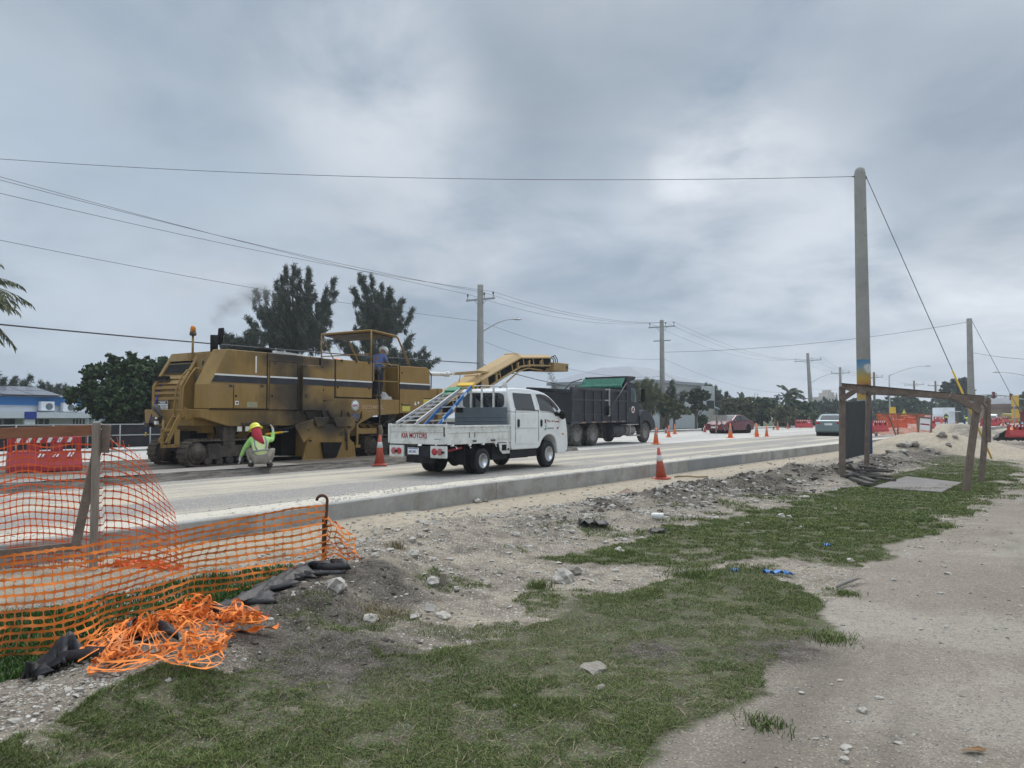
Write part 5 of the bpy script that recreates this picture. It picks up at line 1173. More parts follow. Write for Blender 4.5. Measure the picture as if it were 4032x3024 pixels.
# ------------------------------------------------------------------ poles, lamps and lines
M_POLE = mat('pole_concrete', (.30, .295, .27), .9, var=.14, scale=1.6, bump=.2, bscale=30, dirt=((.17, .155, .135), .25, 2.5))
M_POLEG = mat('galvanised_steel', (.36, .38, .39), .5, metal=.4, var=.12)
M_WOODP = mat('pole_timber', (.17, .13, .10), .9, var=.25, scale=4, stretch=(3, 3, .3))
M_WIRE = mat('wire_black', (.06, .06, .065), .7, var=.1)
M_INS = mat('insulator', (.10, .10, .11), .4, var=.2)
def pole_thing(name, label, loc, H, r0, r1, m=M_POLE, arm=None, arm_h=None, arm_len=2.5, group=None, n=18):
    t = thing(name, label, 'utility pole', loc, 0, group)
    b = MB(); b.tube([(0, 0, -.1), (0, 0, H * .5), (0, 0, H - .06), (0, 0, H)], [r0, (r0 + r1) / 2, r1, r1 * .85], n); b.build('pole', m, t)
    pins = []
    if arm is not None:
        a = R(90 - arm)                        # direction of the arm in plan
        dx, dy = math.cos(a), math.sin(a)
        L = arm_len / 2; z = arm_h
        b = MB(); b.beam((-dx * L, -dy * L - .0, z), (dx * L, dy * L, z), .10, .12); b.beam((-dx * L * .45, -dy * L * .45, z), (0, 0, z - .55), .02, .04); b.beam((dx * L * .45, dy * L * .45, z), (0, 0, z - .55), .02, .04)
        ca = b.build('crossarm', M_POLEG if m is M_POLE else M_WOODP, t)
        for k in (-.9, .28, .9):
            p = (dx * L * k, dy * L * k, z + .06)
            b = MB(); b.cyl(p, (p[0], p[1], p[2] + .28), .02, n=6); b.lathe([(.05, .22), (.07, .26), (.05, .30), (.065, .34), (.03, .40), (0, .40)], p, n=8); b.build('insulator', M_INS, ca)
            pins.append(Vector(loc) + Vector((p[0], p[1], p[2] + .38)))
    return t, pins
def lamp_arm(t, z, reach, rise, ang, m=M_POLEG, head=.5):
    a = R(90 - ang); dx, dy = math.cos(a), math.sin(a)
    b = MB(); pts = [(dx * reach * k, dy * reach * k, z + rise * math.sin(k * math.pi / 2)) for k in (0, .12, .3, .5, .7, .85, 1)]
    b.tube(pts, [.05, .045, .045, .04, .035, .03, .03], 8); b.cyl((0, 0, z - .35), (dx * .1, dy * .1, z), .05, n=8); la_ = b.build('lamp_arm', m, t)
    e = Vector(pts[-1]); b = MB()
    M = Matrix.Translation(e + Vector((dx, dy, 0)) * head * .45) @ Matrix.Rotation(a, 4, 'Z'); b.ell((0, 0, 0), (head * .6, .13, .07), 12, 8, M); b.ell((0, 0, .10), (.04, .04, .05), 8, 6, M); b.build('lamp_head', m, la_)
wire_n = [0]
def wire(a, c, sag, label, r=.012, group='overhead wires', m=M_WIRE, name='power_line', n=24, cat='wire'):
    a, c = Vector(a), Vector(c); d = (c - a)
    b = MB(); b.tube([(d * (k / n)) + Vector((0, 0, -4 * sag * (k / n) * (1 - k / n))) for k in range(n + 1)], r, 5)
    o = b.build(name, m, None); o.location = a; tag(o, label, cat, group); return o
# utility poles on the far side
PA = (-2.15, 52, .3); PB = (15.05, 77, .25); PC = (50.6, 130, .2)
tA, pinA = pole_thing('utility_pole', 'concrete utility pole with steel crossarm and curved lamp arm behind the ochre conveyor', PA, 10.2, .27, .20, arm=121, arm_h=9.2, arm_len=2.3, group='utility poles along the far side')
lamp_arm(tA, 6.9, 2.3, 1.0, 80, head=.55)
tB, pinB = pole_thing('utility_pole', 'double crossarm concrete pole standing right beyond the front of the black dump truck', PB, 11.0, .30, .20, arm=121, arm_h=10.3, arm_len=2.8, group='utility poles along the far side')
b = MB(); a_ = R(90 - 121); b.beam((-math.cos(a_) * .9, -math.sin(a_) * .9, 8.9), (math.cos(a_) * .9, math.sin(a_) * .9, 8.9), .1, .1); b.build('crossarm', M_POLEG, tB)
tC, pinC = pole_thing('utility_pole', 'leaning concrete pole with crossarm and lamp arm beside the grey green sedan', PC, 12.1, .42, .24, arm=121, arm_h=10.8, arm_len=4.4, group='utility poles along the far side')
tC.rotation_euler = (0, R(-2.5), 0); lamp_arm(tC, 6.9, 4.2, 1.5, 90, head=.9)
for c_ in kids(tC): pass
FARP = [((3308, 1446), 145, 121, 'slim concrete crossarm pole rising just left of the painted pole'), ((3441, 1465), 162, 121, 'wooden crossarm pole seen just right of the painted pole'), ((3599, 1499), 200, 121, 'far brown crossarm pole above the long beam of the timber frame'),
        ((3683, 1500), 190, 121, 'far crossarm pole with cross braces above the beam left of the round tree'), ((3749, 1519), 230, 121, 'far faint crossarm pole in front of the round tree'), ((3922, 1547), 250, 121, 'far crossarm pole beside the left traffic signal'),
        ((3958, 1558), 300, 121, 'far short crossarm pole between the two traffic signals'), ((3293, 1547), 300, 121, 'tiny far pole beside the distant cream apartment block')]
pinF = []
for (u, v), Y, ar, lb in FARP:
    p = D(u, v, Y); H = p.z - .2
    t_, pn = pole_thing('utility_pole', lb, (p.x, p.y, .2), H, .30, .22, m=M_POLE if u in (3308, 3922) else M_WOODP, arm=ar, arm_h=H - 1.1, arm_len=4.6 if u in (3599,) else 3.4, group='far utility poles', n=8)
    pinF.append(pn)
for (u, v, h_, Y, lb) in ((2862, 1560, .12, 140, 'thin far pole behind the trees left of the palm'), (3070, 1553, .12, 120, 'thin far lamp post left of the tall palm'), (2972, 1548, .1, 160, 'left of two thin white far masts above the trees'), (2983, 1548, .1, 160, 'right of two thin white far masts above the trees'), (3092, 1562, .12, 150, 'far post with short crosspiece beside the tall palm'), (3167, 1565, .12, 150, 'far post with short crosspiece right of the tall palm')):
    p = D(u, v, Y); H = p.z - .2
    o_ = thing('far_post', lb, 'post', (p.x, p.y, .2), 0, 'thin far posts above the trees')
    MB().cyl((0, 0, 0), (0, 0, H), h_, h_ * .7, n=6).build('post', M_POLEG, o_)
    if u > 3060: MB().bb(-.9, .9, -.05, .05, H - .3, H - .1).build('crosspiece', M_POLEG, o_)
# big painted pole
BPY = 30.6; bp_ = D(3404, 1640, BPY); BPX = bp_.x
def painted_pole():
    m, n, l, b = nodes('painted_concrete')
    t = n.new('ShaderNodeTexCoord'); ob = t.outputs['Object']; s_ = n.new('ShaderNodeSeparateXYZ'); l.new(ob, s_.inputs[0])
    nn = nz(n, l, ob, 2.2, 6, .6); n4 = nz(n, l, ob, 1.0, 7, .65); n5 = nz(n, l, ob, 14, 5, .7)
    zz = mth(n, l, 'ADD', s_.outputs[2], mth(n, l, 'MULTIPLY', mth(n, l, 'SUBTRACT', nn, .5), .5))
    base = mixc(n, l, mrange(n, l, n4, .3, .7), (.235, .23, .205), (.35, .34, .31)); base = mixc(n, l, mrange(n, l, n5, .62, .78, 0, .5), base, (.15, .14, .125))
    r = n.new('ShaderNodeValToRGB'); l.new(mrange(n, l, zz, .6, 4.0), r.inputs[0]); e = r.color_ramp.elements
    e[0].position = 0; e[0].color = (.04, .09, .20, 1); e[1].position = 1; e[1].color = (.03, .12, .32, 1)
    for p, c in ((.30, (.03, .10, .25)), (.36, (.06, .22, .40)), (.42, (.28, .40, .42)), (.455, (.55, .38, .10)), (.50, (.50, .36, .09)), (.51, (.015, .015, .02)), (.60, (.015, .015, .02)), (.615, (.42, .20, .07)), (.68, (.50, .33, .06)), (.76, (.33, .33, .20)), (.83, (.16, .30, .42)), (.92, (.05, .19, .40))):
        q = e.new(p); q.color = (*c, 1)
    cl_ = n.new('ShaderNodeVectorMath'); cl_.operation = 'DISTANCE'; l.new(ob, cl_.inputs[0]); cl_.inputs[1].default_value = (.10, -.26, 3.30)
    col = mixc(n, l, mrange(n, l, mth(n, l, 'ADD', cl_.outputs['Value'], mth(n, l, 'MULTIPLY', nn, .25)), .34, .26), r.outputs[0], (.6, .62, .62))
    k = mrange(n, l, s_.outputs[2], 3.655, 3.665, 1, 0); l.new(mixc(n, l, k, base, col), b.inputs['Base Color']); b.inputs['Roughness'].default_value = .85
    return m
tP = thing('painted_pole', 'tall round concrete pole with a painted seascape band beside the timber frame', 'utility pole', (BPX, BPY, .15))
MB().tube([(0, 0, -.2), (0, 0, 5), (0, 0, 11.15), (0, 0, 11.33), (0, 0, 11.42)], [.27, .255, .215, .18, .09], 32).build('pole', painted_pole(), tP)
b = MB(); b.ell((-.27, 0, 11.05), (.06, .03, .03)); b.ell((.24, 0, 11.02), (.04, .04, .08)); b.build('wire_clamp', M_INS, tP)
b = MB()
for z in (5.0, 6.1, 8.6, 9.7): b.lathe([(.02, 0), (0, .012)], (0, 0, 0), 'Y', 8, M=Matrix.Translation((.08, -.25 + .003 * z, z)))
b.build('bolt_hole', M_BLACKP, tP)
ptop = Vector((BPX, BPY, .15 + 11.05))
wire(D(-120, 617, 34), ptop + Vector((-.3, 0, 0)), .48, 'highest long wire running from the left edge to the top of the painted pole', r=.012)
gA = G(3905, 1806, -.05)
gw = thing('guy_wire', 'stay wire with yellow plastic guard slanting down from the top of the painted pole', 'guy wire', tuple(gA))
top_ = ptop + Vector((.25, 0, 0)) - gA
MB().tube([(0, 0, 0), tuple(top_)], .014, 6).build('stay_wire', M_WIRE, gw)
d_ = top_; MB().tube([tuple(d_ * 0.0), tuple(d_ * .30)], .036, 8).build('yellow_guard', M_YELLOW, gw)
# second pole
p2 = D(3826, 1640, 68)
t2, _ = pole_thing('utility_pole', 'bare concrete pole behind the right posts of the timber frame', (p2.x, p2.y, 0), 10.25, .31, .22)
g2 = G(4040, 1700, 0); g2 = D(4005, 1610, 66)
gw2 = thing('guy_wire', 'thin stay wire sloping down right from the bare pole at the right', 'guy wire', (g2.x + 1.2, g2.y, 0))
MB().tube([(0, 0, 0), (p2.x + .25 - g2.x - 1.2, p2.y - g2.y, 10.0)], .02, 6).build('stay_wire', M_WIRE, gw2)
wire((p2.x - .25, p2.y, 9.9), (PB[0] + .2, PB[1], 8.0), .55, 'wire from the double crossarm pole to the bare pole at the right', r=.017)
wire((p2.x + .25, p2.y, 7.2), D(4100, 1418, 52), .1, 'short wire leaving the bare pole for the right edge', r=.015)
# line conductors
def seg(p, q, sag, lb, r=.0105): wire(p, q, sag, lb, r)
Zq = D(-260, 690, 27)
lefts = [D(-200, 640, 30), D(-200, 655, 29), D(-200, 713, 28)]
seg(lefts[0], pinA[0], .25, 'uppermost of three wires sloping from the left edge to the lamp pole crossarm')
seg(lefts[1], pinA[1], .3, 'middle of three wires sloping from the left edge to the lamp pole crossarm')
seg(lefts[2], pinA[2], .35, 'lowest of three wires sloping from the left edge to the lamp pole crossarm')
seg(D(-200, 905, 30), (PA[0], PA[1], 8.0), .3, 'single wire sloping from the left edge across the feathery trees to the lamp pole')
wire(D(-100, 1268, 26), (PA[0], PA[1], 5.15), .12, 'thick black cable running from the palm at the left edge behind the ochre machine', r=.03)
for k, lb in enumerate(('upper', 'middle', 'lower')):
    seg(pinA[k], pinB[k], .75, lb + ' of three sagging wires between the lamp pole and the double crossarm pole')
    seg(pinB[k], pinC[k], 1.6, lb + ' of three sagging wires between the double crossarm pole and the leaning pole')
    seg(pinC[k], pinF[0][k], .5, lb + ' of three wires from the leaning pole crossarm towards the far slim pole')
seg((PA[0], PA[1], 8.0), (PB[0], PB[1], 7.3), .8, 'sagging wire below the crossarms from the lamp pole to the double crossarm pole')
seg((PA[0] + .3, PA[1], 6.6), (PB[0], PB[1], 5.6), .9, 'wire passing over the conveyor from the lamp pole to the double crossarm pole')
wire((PA[0], PA[1], 5.15), (PB[0], PB[1], 4.1), .8, 'thick low cable between the lamp pole and the double crossarm pole', r=.028)
seg((PB[0], PB[1], 7.4), (PC[0] - .5, PC[1], 5.9), 1.5, 'upper lone wire sagging from the double crossarm pole to the leaning pole')
seg((PB[0], PB[1], 5.9), (PC[0] - .5, PC[1], 5.6), 2.4, 'deepest sagging wire between the double crossarm pole and the leaning pole')
wire((PB[0], PB[1], 4.1), (PC[0] - .5, PC[1], 2.6 + 1.2), .9, 'thick low cable between the double crossarm pole and the leaning pole', r=.03)
seg((PC[0], PC[1], 6.2), D(3470, 1519, 170), .4, 'wire leaving the leaning pole towards the painted pole and beyond')
seg(D(3470, 1519, 170), D(4100, 1560, 240), 2.0, 'far wire running on behind the beam of the timber frame')
for k, lb in enumerate(('upper', 'middle', 'lower')):
    seg(pinF[0][k], pinF[1][k], .3, lb + ' of three far wires crossing behind the painted pole')
    seg(pinF[1][k], pinF[2][k], .8, lb + ' of three far wires right of the painted pole')
    seg(pinF[2][k], pinF[4][k], .5, lb + ' of three far wires left of the round far tree')
# street lamps
for (u, v, Y, ang, reach, rise, lb) in ((3501, 1478, 108, 92, 5.0, 1.35, 'grey steel street lamp with long curved arm right of the painted pole'), (4085, 1490, 100, -88, 4.9, .85, 'street lamp arm reaching in from the right edge')):
    p = D(u, v, Y); t_ = thing('street_lamp', lb, 'street lamp', (p.x, p.y, .2)); MB().cyl((0, 0, 0), (0, 0, p.z - .2), .13, .09, n=10).build('post', M_POLEG, t_); lamp_arm(t_, p.z - .25, reach, rise, ang, head=.8)
# traffic signals
p = D(4080, 1578, 120); t_ = thing('traffic_signal_mast', 'long grey traffic signal arm with two signals at the right edge', 'traffic signal', (p.x, p.y, .2))
MB().cyl((0, 0, 0), (0, 0, p.z + .2), .14, n=10).build('post', M_POLEG, t_)
q = D(3790, 1557, 120); MB().tube([(0, 0, p.z - .2), (-2.2, 0, p.z + .05), (-4.5, 0, p.z + .55), ((q.x - p.x) * .6, 0, p.z + .75), (q.x - p.x, 0, q.z - .2)], .09, 8).build('mast_arm', M_POLEG, t_)
M_SIGRED = mat('signal_red_housing', (.16, .03, .025), .6)
for u, v in ((3912, 1556), (3981, 1563)):
    q = D(u, v, 120); b = MB(); b.box((q.x - p.x, 0, q.z - .2), (.38, .3, 1.05)); sh = b.build('signal_head', M_SIGRED, t_, bevel=.04)
    for k in (-.32, 0, .32): MB().lathe([(.12, -.155), (.12, -.17), (0, -.175)], (q.x - p.x, 0, q.z - .2 + k), 'Y', 12).build('signal_lens', M_BLACKP, sh)

# ------------------------------------------------------------------ foliage
def leaf_mat(name, c1, c2, scale=.6):
    m, n, l, b = nodes(name)
    g = n.new('ShaderNodeNewGeometry'); t = n.new('ShaderNodeTexCoord')
    k = mth(n, l, 'ADD', mth(n, l, 'MULTIPLY', nz(n, l, t.outputs['Object'], scale, 4), .6), mth(n, l, 'MULTIPLY', g.outputs['Random Per Island'], .4))
    l.new(mixc(n, l, mrange(n, l, k, .3, .7), c1, c2), b.inputs['Base Color']); b.inputs['Roughness'].default_value = .7; b.inputs['Specular IOR Level'].default_value = .25
    return m
LM_DARK = leaf_mat('leaf_dark', (.030, .052, .022), (.085, .125, .045))
LM_CAS = leaf_mat('leaf_casuarina', (.040, .052, .036), (.10, .118, .075), .4)
LM_MID = leaf_mat('leaf_mid', (.045, .068, .038), (.12, .15, .08))
LM_OLIVE = leaf_mat('leaf_olive', (.065, .078, .040), (.17, .18, .09))
LM_PALM = leaf_mat('leaf_palm', (.04, .055, .018), (.15, .15, .07))
LM_GRASS = leaf_mat('grass_blade', (.060, .098, .022), (.185, .22, .065), 1.2)
LM_WEED = leaf_mat('weed_leaf', (.03, .075, .015), (.08, .16, .035), 2)
M_BARK = mat('bark', (.10, .08, .065), .95, var=.3, scale=6, bump=.5)
def quads(name, P, Adir, Bdir, m, parent=None, kind=None):
    """P centres, A half axis, B half axis -> diamond-ish leaves"""
    n_ = len(P); V = np.empty((n_, 4, 3)); V[:, 0] = P - Adir; V[:, 1] = P - Bdir * 1.0; V[:, 2] = P + Adir; V[:, 3] = P + Bdir
    return npmesh(name, V.reshape(-1, 3), np.arange(n_ * 4).reshape(n_, 4), m, parent, kind=kind)
def unit(n_):
    v = rng.normal(size=(n_, 3)); return v / np.linalg.norm(v, axis=1)[:, None]
def broad_tree(name, label, base, blobs, nleaf, leaf, m, trunk_r=.2, cat='tree', group=None, clump=.35, flat=1.0):
    """blobs in world space relative to base (x,y,z,rx,ry,rz)"""
    t = thing(name, label, cat, base, 0, group)
    vol = np.array([b_[3] * b_[4] * b_[5] for b_ in blobs]) ** .72; cnt = (vol / vol.sum() * nleaf).astype(int)
    Ps = []
    for b_, c in zip(blobs, cnt):
        k = max(4, c // 28); d = unit(k); rr = rng.uniform(.55, 1.0, (k, 1)) ** .6
        cen = d * rr * np.array(b_[3:6]) * (1 + .22 * rng.normal(size=(k, 1))) + np.array(b_[0:3])
        q = rng.integers(0, k, c); sz = clump * min(b_[3:6]) * rng.uniform(.35, 1, (c, 1))
        Ps.append(cen[q] + rng.normal(size=(c, 3)) * sz * .5 * np.array([1, 1, .6]))
    P = np.concatenate(Ps); P[:, 2] = np.maximum(P[:, 2], .15)
    n_ = len(P); A = unit(n_); A[:, 2] *= flat; s = leaf * rng.uniform(.6, 1.3, (n_, 1)); Bv = np.cross(A, unit(n_)); Bv /= np.linalg.norm(Bv, axis=1)[:, None]
    quads('crown', P, A * s, Bv * s * .6, m, t)
    b = MB(); top = max(blobs, key=lambda q: q[2]); zc = sum(q[2] for q in blobs) / len(blobs)
    b.tube([(0, 0, -.1), (.1 * trunk_r, 0, zc * .4), (blobs[0][0] * .3, blobs[0][1] * .3, zc * .8), (top[0] * .7, top[1] * .7, top[2])], [trunk_r, trunk_r * .8, trunk_r * .6, trunk_r * .15], 8)
    for q in blobs: b.tube([(0, 0, zc * .45), (q[0] * .5, q[1] * .5, (zc * .5 + q[2]) / 2), (q[0], q[1], q[2])], [trunk_r * .5, trunk_r * .35, trunk_r * .08], 6)
    b.build('trunk', M_BARK, t); return t
def px_blobs(base, Y, lst, depth=.9):
    out = []
    for u, v, ru, rv in lst:
        p = D(u, v, Y); k = Y / FPX; out.append((p.x - base[0], rnd.uniform(-.5, .5) * ru * k, p.z - base[2], ru * k, ru * k * depth, rv * k))
    return out
def px_tree(name, label, ub, vb, Y, lst, nleaf, leaf, m, **k):
    p = D(ub, vb, Y); base = (p.x, Y, .1); return broad_tree(name, label, base, px_blobs(base, Y, lst), nleaf, leaf, m, **k)
px_tree('broadleaf_tree', 'dense dark green spreading tree between the blue and white building and the machine', 520, 1700, 40,
        [(330, 1560, 62, 40), (400, 1500, 70, 55), (500, 1460, 85, 55), (540, 1430, 50, 30), (600, 1470, 90, 55), (440, 1580, 90, 60), (540, 1570, 110, 80), (620, 1590, 80, 70), (520, 1640, 90, 40), (380, 1475, 28, 30), (700, 1450, 70, 40), (720, 1560, 80, 80)], 30000, .12, LM_DARK, trunk_r=.25)
def casuarina(name, label, base, Y, root, tips, m, dens=1.0, plume=.5, fill=24, spread=3.0):
    t = thing(name, label, 'tree', base)
    bx, by, bz = base; b = MB(); r0 = D(*root, Y); r0 = Vector((r0.x - bx, 0, r0.z - bz))
    b.tube([(0, 0, -.1), tuple(r0 * .5 + Vector((.1, .1, 0))), tuple(r0)], [.32, .26, .2], 8)
    P, A = [], []
    T = [(u, v, 1.0) for u, v in tips]
    for _ in range(fill):
        a, c = rnd.choice(tips), rnd.choice(tips); k = rnd.uniform(.25, .75); q = rnd.uniform(.05, .35)
        u = (a[0] * k + c[0] * (1 - k)) * (1 - q) + root[0] * q; v = (a[1] * k + c[1] * (1 - k)) * (1 - q) + root[1] * q; T.append((u, v, .9))
    for u, v, w in T:
        e = D(u, v, Y); e = Vector((e.x - bx, rnd.uniform(-spread, spread), e.z - bz))
        mid = r0 * .55 + e * .45 + Vector((0, 0, -.15 * (e - r0).length)) + Vector((rnd.uniform(-.3, .3), 0, 0)); L = (e - r0).length
        b.tube([tuple(r0), tuple(mid), tuple(e)], [.10, .05, .012], 5, caps=False)
        n_ = int(L * 250 * dens * w); s = rng.uniform(.18, 1.0, n_) ** .8
        r0n, mn, en = np.array(r0), np.array(mid), np.array(e)
        S = s[:, None]; pt = (1 - S) ** 2 * r0n + 2 * S * (1 - S) * mn + S ** 2 * en
        # secondary twigs that hang in tufts
        tuft = np.floor(s * L * 4.5).astype(int); off = rng.normal(size=(tuft.max() + 2, 3)) * plume; off[:, 2] *= .55
        rad = (1.12 - s ** 3.0)[:, None]
        pt = pt + off[tuft] * rad + rng.normal(size=(n_, 3)) * np.array([.07, .10, .11])
        dr = np.stack([rng.normal(.30, .25, n_), rng.normal(0, .3, n_), rng.normal(-.70, .30, n_) + .9 * (s > .9)], -1); dr /= np.linalg.norm(dr, axis=1)[:, None]
        P.append(pt + dr * .1); A.append(dr * rng.uniform(.14, .34, (n_, 1)))
    P = np.concatenate(P); A = np.concatenate(A); Bv = np.cross(A, unit(len(P))); Bv /= np.linalg.norm(Bv, axis=1)[:, None]
    quads('crown', P, A, Bv * .026, m, t); b.build('trunk', M_BARK, t); return t
c1 = lambda x, y: (900 + x / 2.602, 1030 + y / 2.602)
pB = D(1180, 1640, 60)
casuarina('casuarina_tree', 'tall broad feathery casuarina tree right behind the rear of the ochre machine', (pB.x, 60, .2), 60, c1(690, 900),
          [c1(*q) for q in ((320, 330), (375, 315), (455, 268), (515, 260), (550, 240), (620, 200), (680, 140), (728, 92), (790, 140), (820, 160), (890, 132), (1003, 112), (960, 240), (1036, 268), (1000, 395), (900, 330), (1040, 528), (1062, 606), (1010, 700), (1085, 790), (248, 455), (262, 540), (292, 622), (318, 745), (400, 420), (560, 400), (700, 300), (850, 250), (420, 560), (900, 500))], LM_CAS, fill=26, dens=.8, plume=.38)
pB = D(1500, 1640, 66)
casuarina('casuarina_tree', 'ragged wind bent casuarina tree right above the canopy of the ochre machine', (pB.x, 66, .2), 66, c1(1545, 760),
          [c1(*q) for q in ((1385, 178), (1490, 195), (1440, 215), (1255, 282), (1300, 300), (1310, 395), (1352, 500), (1380, 560), (1560, 240), (1635, 255), (1690, 320), (1720, 350), (1770, 382), (1700, 420), (1888, 485), (1800, 500), (1835, 600), (1770, 640), (1780, 740), (1640, 560), (1450, 640), (1600, 300), (1550, 350), (1500, 300))], LM_CAS, fill=9, dens=.85, plume=.33)
pB = D(1600, 1640, 62)
casuarina('casuarina_tree', 'low casuarina with side branches fanning right below the bent one', (pB.x, 62, .2), 62, c1(1600, 1090),
          [c1(*q) for q in ((1868, 725), (1840, 800), (1960, 875), (2020, 930), (2122, 990), (2000, 1010), (1930, 1050), (1240, 655), (1290, 565), (1365, 625), (1330, 700), (1130, 800), (1160, 850), (1080, 790), (1260, 800), (1400, 790), (1480, 800), (1700, 850), (1800, 900))], LM_CAS, fill=7, dens=.75, plume=.33)
pB = D(960, 1640, 58)
casuarina('casuarina_tree', 'low feathery casuarina tops peeping over the engine hood of the machine', (pB.x, 58, .2), 58, c1(170, 960),
          [c1(*q) for q in ((62, 758), (10, 845), (70, 830), (130, 800), (190, 795), (230, 830), (280, 770), (315, 740), (350, 760), (400, 800), (440, 850), (0, 880))], LM_CAS, fill=8, dens=.8, plume=.35)
for (ub, Y, tips, lb) in ((190, 75, ((146, 1523), (158, 1512), (180, 1518), (205, 1514), (225, 1510), (250, 1522), (265, 1524)), 'distant feathery tree tops just above the solar roof'),
                      (-20, 60, ((5, 1470), (-20, 1468), (25, 1475), (35, 1495), (10, 1500), (-30, 1500), (28, 1515)), 'feathery tree at the left edge above the solar roof')):
    pB = D(ub, 1640, Y)
    casuarina('casuarina_tree', lb, (pB.x, Y, .2), Y, (ub, 1560), list(tips), LM_CAS, fill=8, dens=.6, plume=.3)
def palm(name, label, base, H, fl, n_f, leaf=.035, droop=1.0, m=LM_PALM, tr=.16, az=None, lean=(0, 0), wind=(.25, 0)):
    t = thing(name, label, 'palm tree', base); b = MB()
    b.tube([(0, 0, 0), (lean[0] * .4, lean[1] * .4, H * .5), (lean[0], lean[1], H)], [tr * 1.3, tr, tr * .8], 10); b.build('trunk', M_BARK, t)
    P, A, Bv = [], [], []; b = MB()
    for i in range(n_f):
        a = 2 * math.pi * i / n_f + rnd.uniform(-.25, .25); el = R(rnd.choice((62, 45, 25, 5, -15, -35)) + rnd.uniform(-8, 8)); L = fl * rnd.uniform(.8, 1.1)
        p = np.array((lean[0], lean[1], H), float); d = np.array((math.cos(a) * math.cos(el) + wind[0], math.sin(a) * math.cos(el) + wind[1], math.sin(el))); d /= np.linalg.norm(d); pts = [tuple(p)]
        for k in range(10):
            p = p + d * L / 10; d = d + np.array((wind[0] * .12, wind[1] * .12, -.13 * droop)); d /= np.linalg.norm(d); pts.append(tuple(p))
            sd = np.cross(d, (0, 0, 1)); sd /= (np.linalg.norm(sd) + 1e-6)
            for q in range(5):
                for s in (-1, 1):
                    k2 = (k + q / 5) / 10; ll = L * .24 * math.sin(math.pi * min(1, .12 + k2 * .85)) ** .7 * rnd.uniform(.8, 1.1)
                    dr = sd * s * .75 + d * .55 + np.array((0, 0, -.35 - .5 * rnd.random())); dr /= np.linalg.norm(dr)
                    c = p - d * L / 10 * (q / 5); P.append(c + dr * ll / 2); A.append(dr * ll / 2); Bv.append(np.cross(dr, unit(1)[0]) * leaf)
        b.tube(pts, [.03 * (1 - k / 12) for k in range(11)], 5)
    quads('crown', np.array(P), np.array(A), np.array(Bv), m, t); b.build('frond_stem', M_BARK, t); return t
p = D(-255, 1140, 27); palm('coconut_palm', 'big coconut palm whose windblown fronds enter at the left edge', (p.x, 27, .2), p.z - .2, 3.0, 30, leaf=.04, wind=(.35, 0))
p = D(3112, 1551, 118); palm('coconut_palm', 'tall windblown coconut palm among the far trees left of the leaning pole', (p.x, 118, .2), p.z - .2, 2.5, 18, leaf=.09, m=LM_MID, tr=.2)
for u, v, Y, lb in ((2928, 1572, 125, 'small far palm above the middle of the tree row'), (3055, 1578, 125, 'small far palm left of the tall palm'), (3110, 1580, 105, 'low bushy palm at the foot of the tall palm')):
    p = D(u, v, Y); palm('small_palm', lb, (p.x, Y, .2), p.z - .2, 1.7, 14, leaf=.09, m=LM_MID)
# tree row in the middle distance
px_tree('tree', 'grey green bushy tree right beside the white building corner', 2860, 1680, 98, [(2855, 1600, 22, 26), (2880, 1592, 22, 22), (2850, 1640, 20, 22), (2878, 1635, 30, 22)], 5000, .24, LM_OLIVE, group='tree row across the road')
px_tree('tree', 'broad olive tree left of centre in the far tree row', 2920, 1680, 100, [(2900, 1600, 34, 28), (2935, 1592, 30, 24), (2920, 1640, 46, 26), (2960, 1610, 28, 26)], 6500, .24, LM_OLIVE, group='tree row across the road')
px_tree('tree', 'dark round tree at the centre of the far tree row', 3000, 1680, 102, [(2985, 1592, 30, 24), (3020, 1590, 30, 24), (3000, 1630, 46, 30), (3040, 1610, 30, 26), (2975, 1640, 30, 24)], 7500, .25, LM_MID, group='tree row across the road')
px_tree('tree', 'low light olive tree below the tall palm', 3090, 1690, 96, [(3075, 1620, 34, 24), (3105, 1625, 30, 24), (3090, 1655, 44, 22)], 5500, .22, LM_OLIVE, group='tree row across the road')
px_tree('tree', 'flat topped dark tree left of the leaning pole', 3160, 1690, 105, [(3145, 1600, 30, 16), (3175, 1598, 28, 16), (3160, 1635, 42, 28), (3120, 1640, 24, 24)], 6500, .24, LM_MID, group='tree row across the road')
px_tree('tree', 'dark bushy tree right behind the grey green sedan', 3240, 1690, 150, [(3215, 1598, 24, 18), (3250, 1595, 30, 20), (3230, 1630, 44, 26), (3285, 1600, 28, 24), (3280, 1640, 36, 24), (3190, 1640, 28, 22)], 7500, .34, LM_MID, group='tree row across the road')
px_tree('tree', 'dark bushy tree behind the plywood sheet of the timber frame', 3400, 1690, 160, [(3340, 1600, 30, 26), (3400, 1595, 40, 30), (3380, 1640, 50, 30), (3450, 1600, 40, 26), (3440, 1645, 44, 26)], 8000, .36, LM_MID, group='tree row across the road')
px_tree('tree', 'large dark tree under the beam between the lamp post and the frame', 3530, 1690, 150, [(3500, 1590, 40, 26), (3560, 1588, 44, 24), (3530, 1630, 60, 32), (3600, 1600, 36, 28), (3590, 1640, 44, 24), (3480, 1640, 36, 24)], 9000, .36, LM_MID, group='tree row across the road')
px_tree('tree', 'wide dark tree behind the two road workers', 3690, 1690, 170, [(3650, 1600, 36, 20), (3700, 1590, 44, 24), (3760, 1592, 44, 24), (3680, 1635, 60, 28), (3760, 1640, 60, 28), (3820, 1600, 40, 24)], 9000, .40, LM_MID, group='tree row across the road')
px_tree('tree', 'dark tree seen between the two right posts of the frame', 3900, 1690, 190, [(3880, 1590, 36, 24), (3915, 1585, 34, 24), (3890, 1630, 50, 26), (3860, 1640, 34, 22)], 6000, .42, LM_MID, group='tree row across the road')
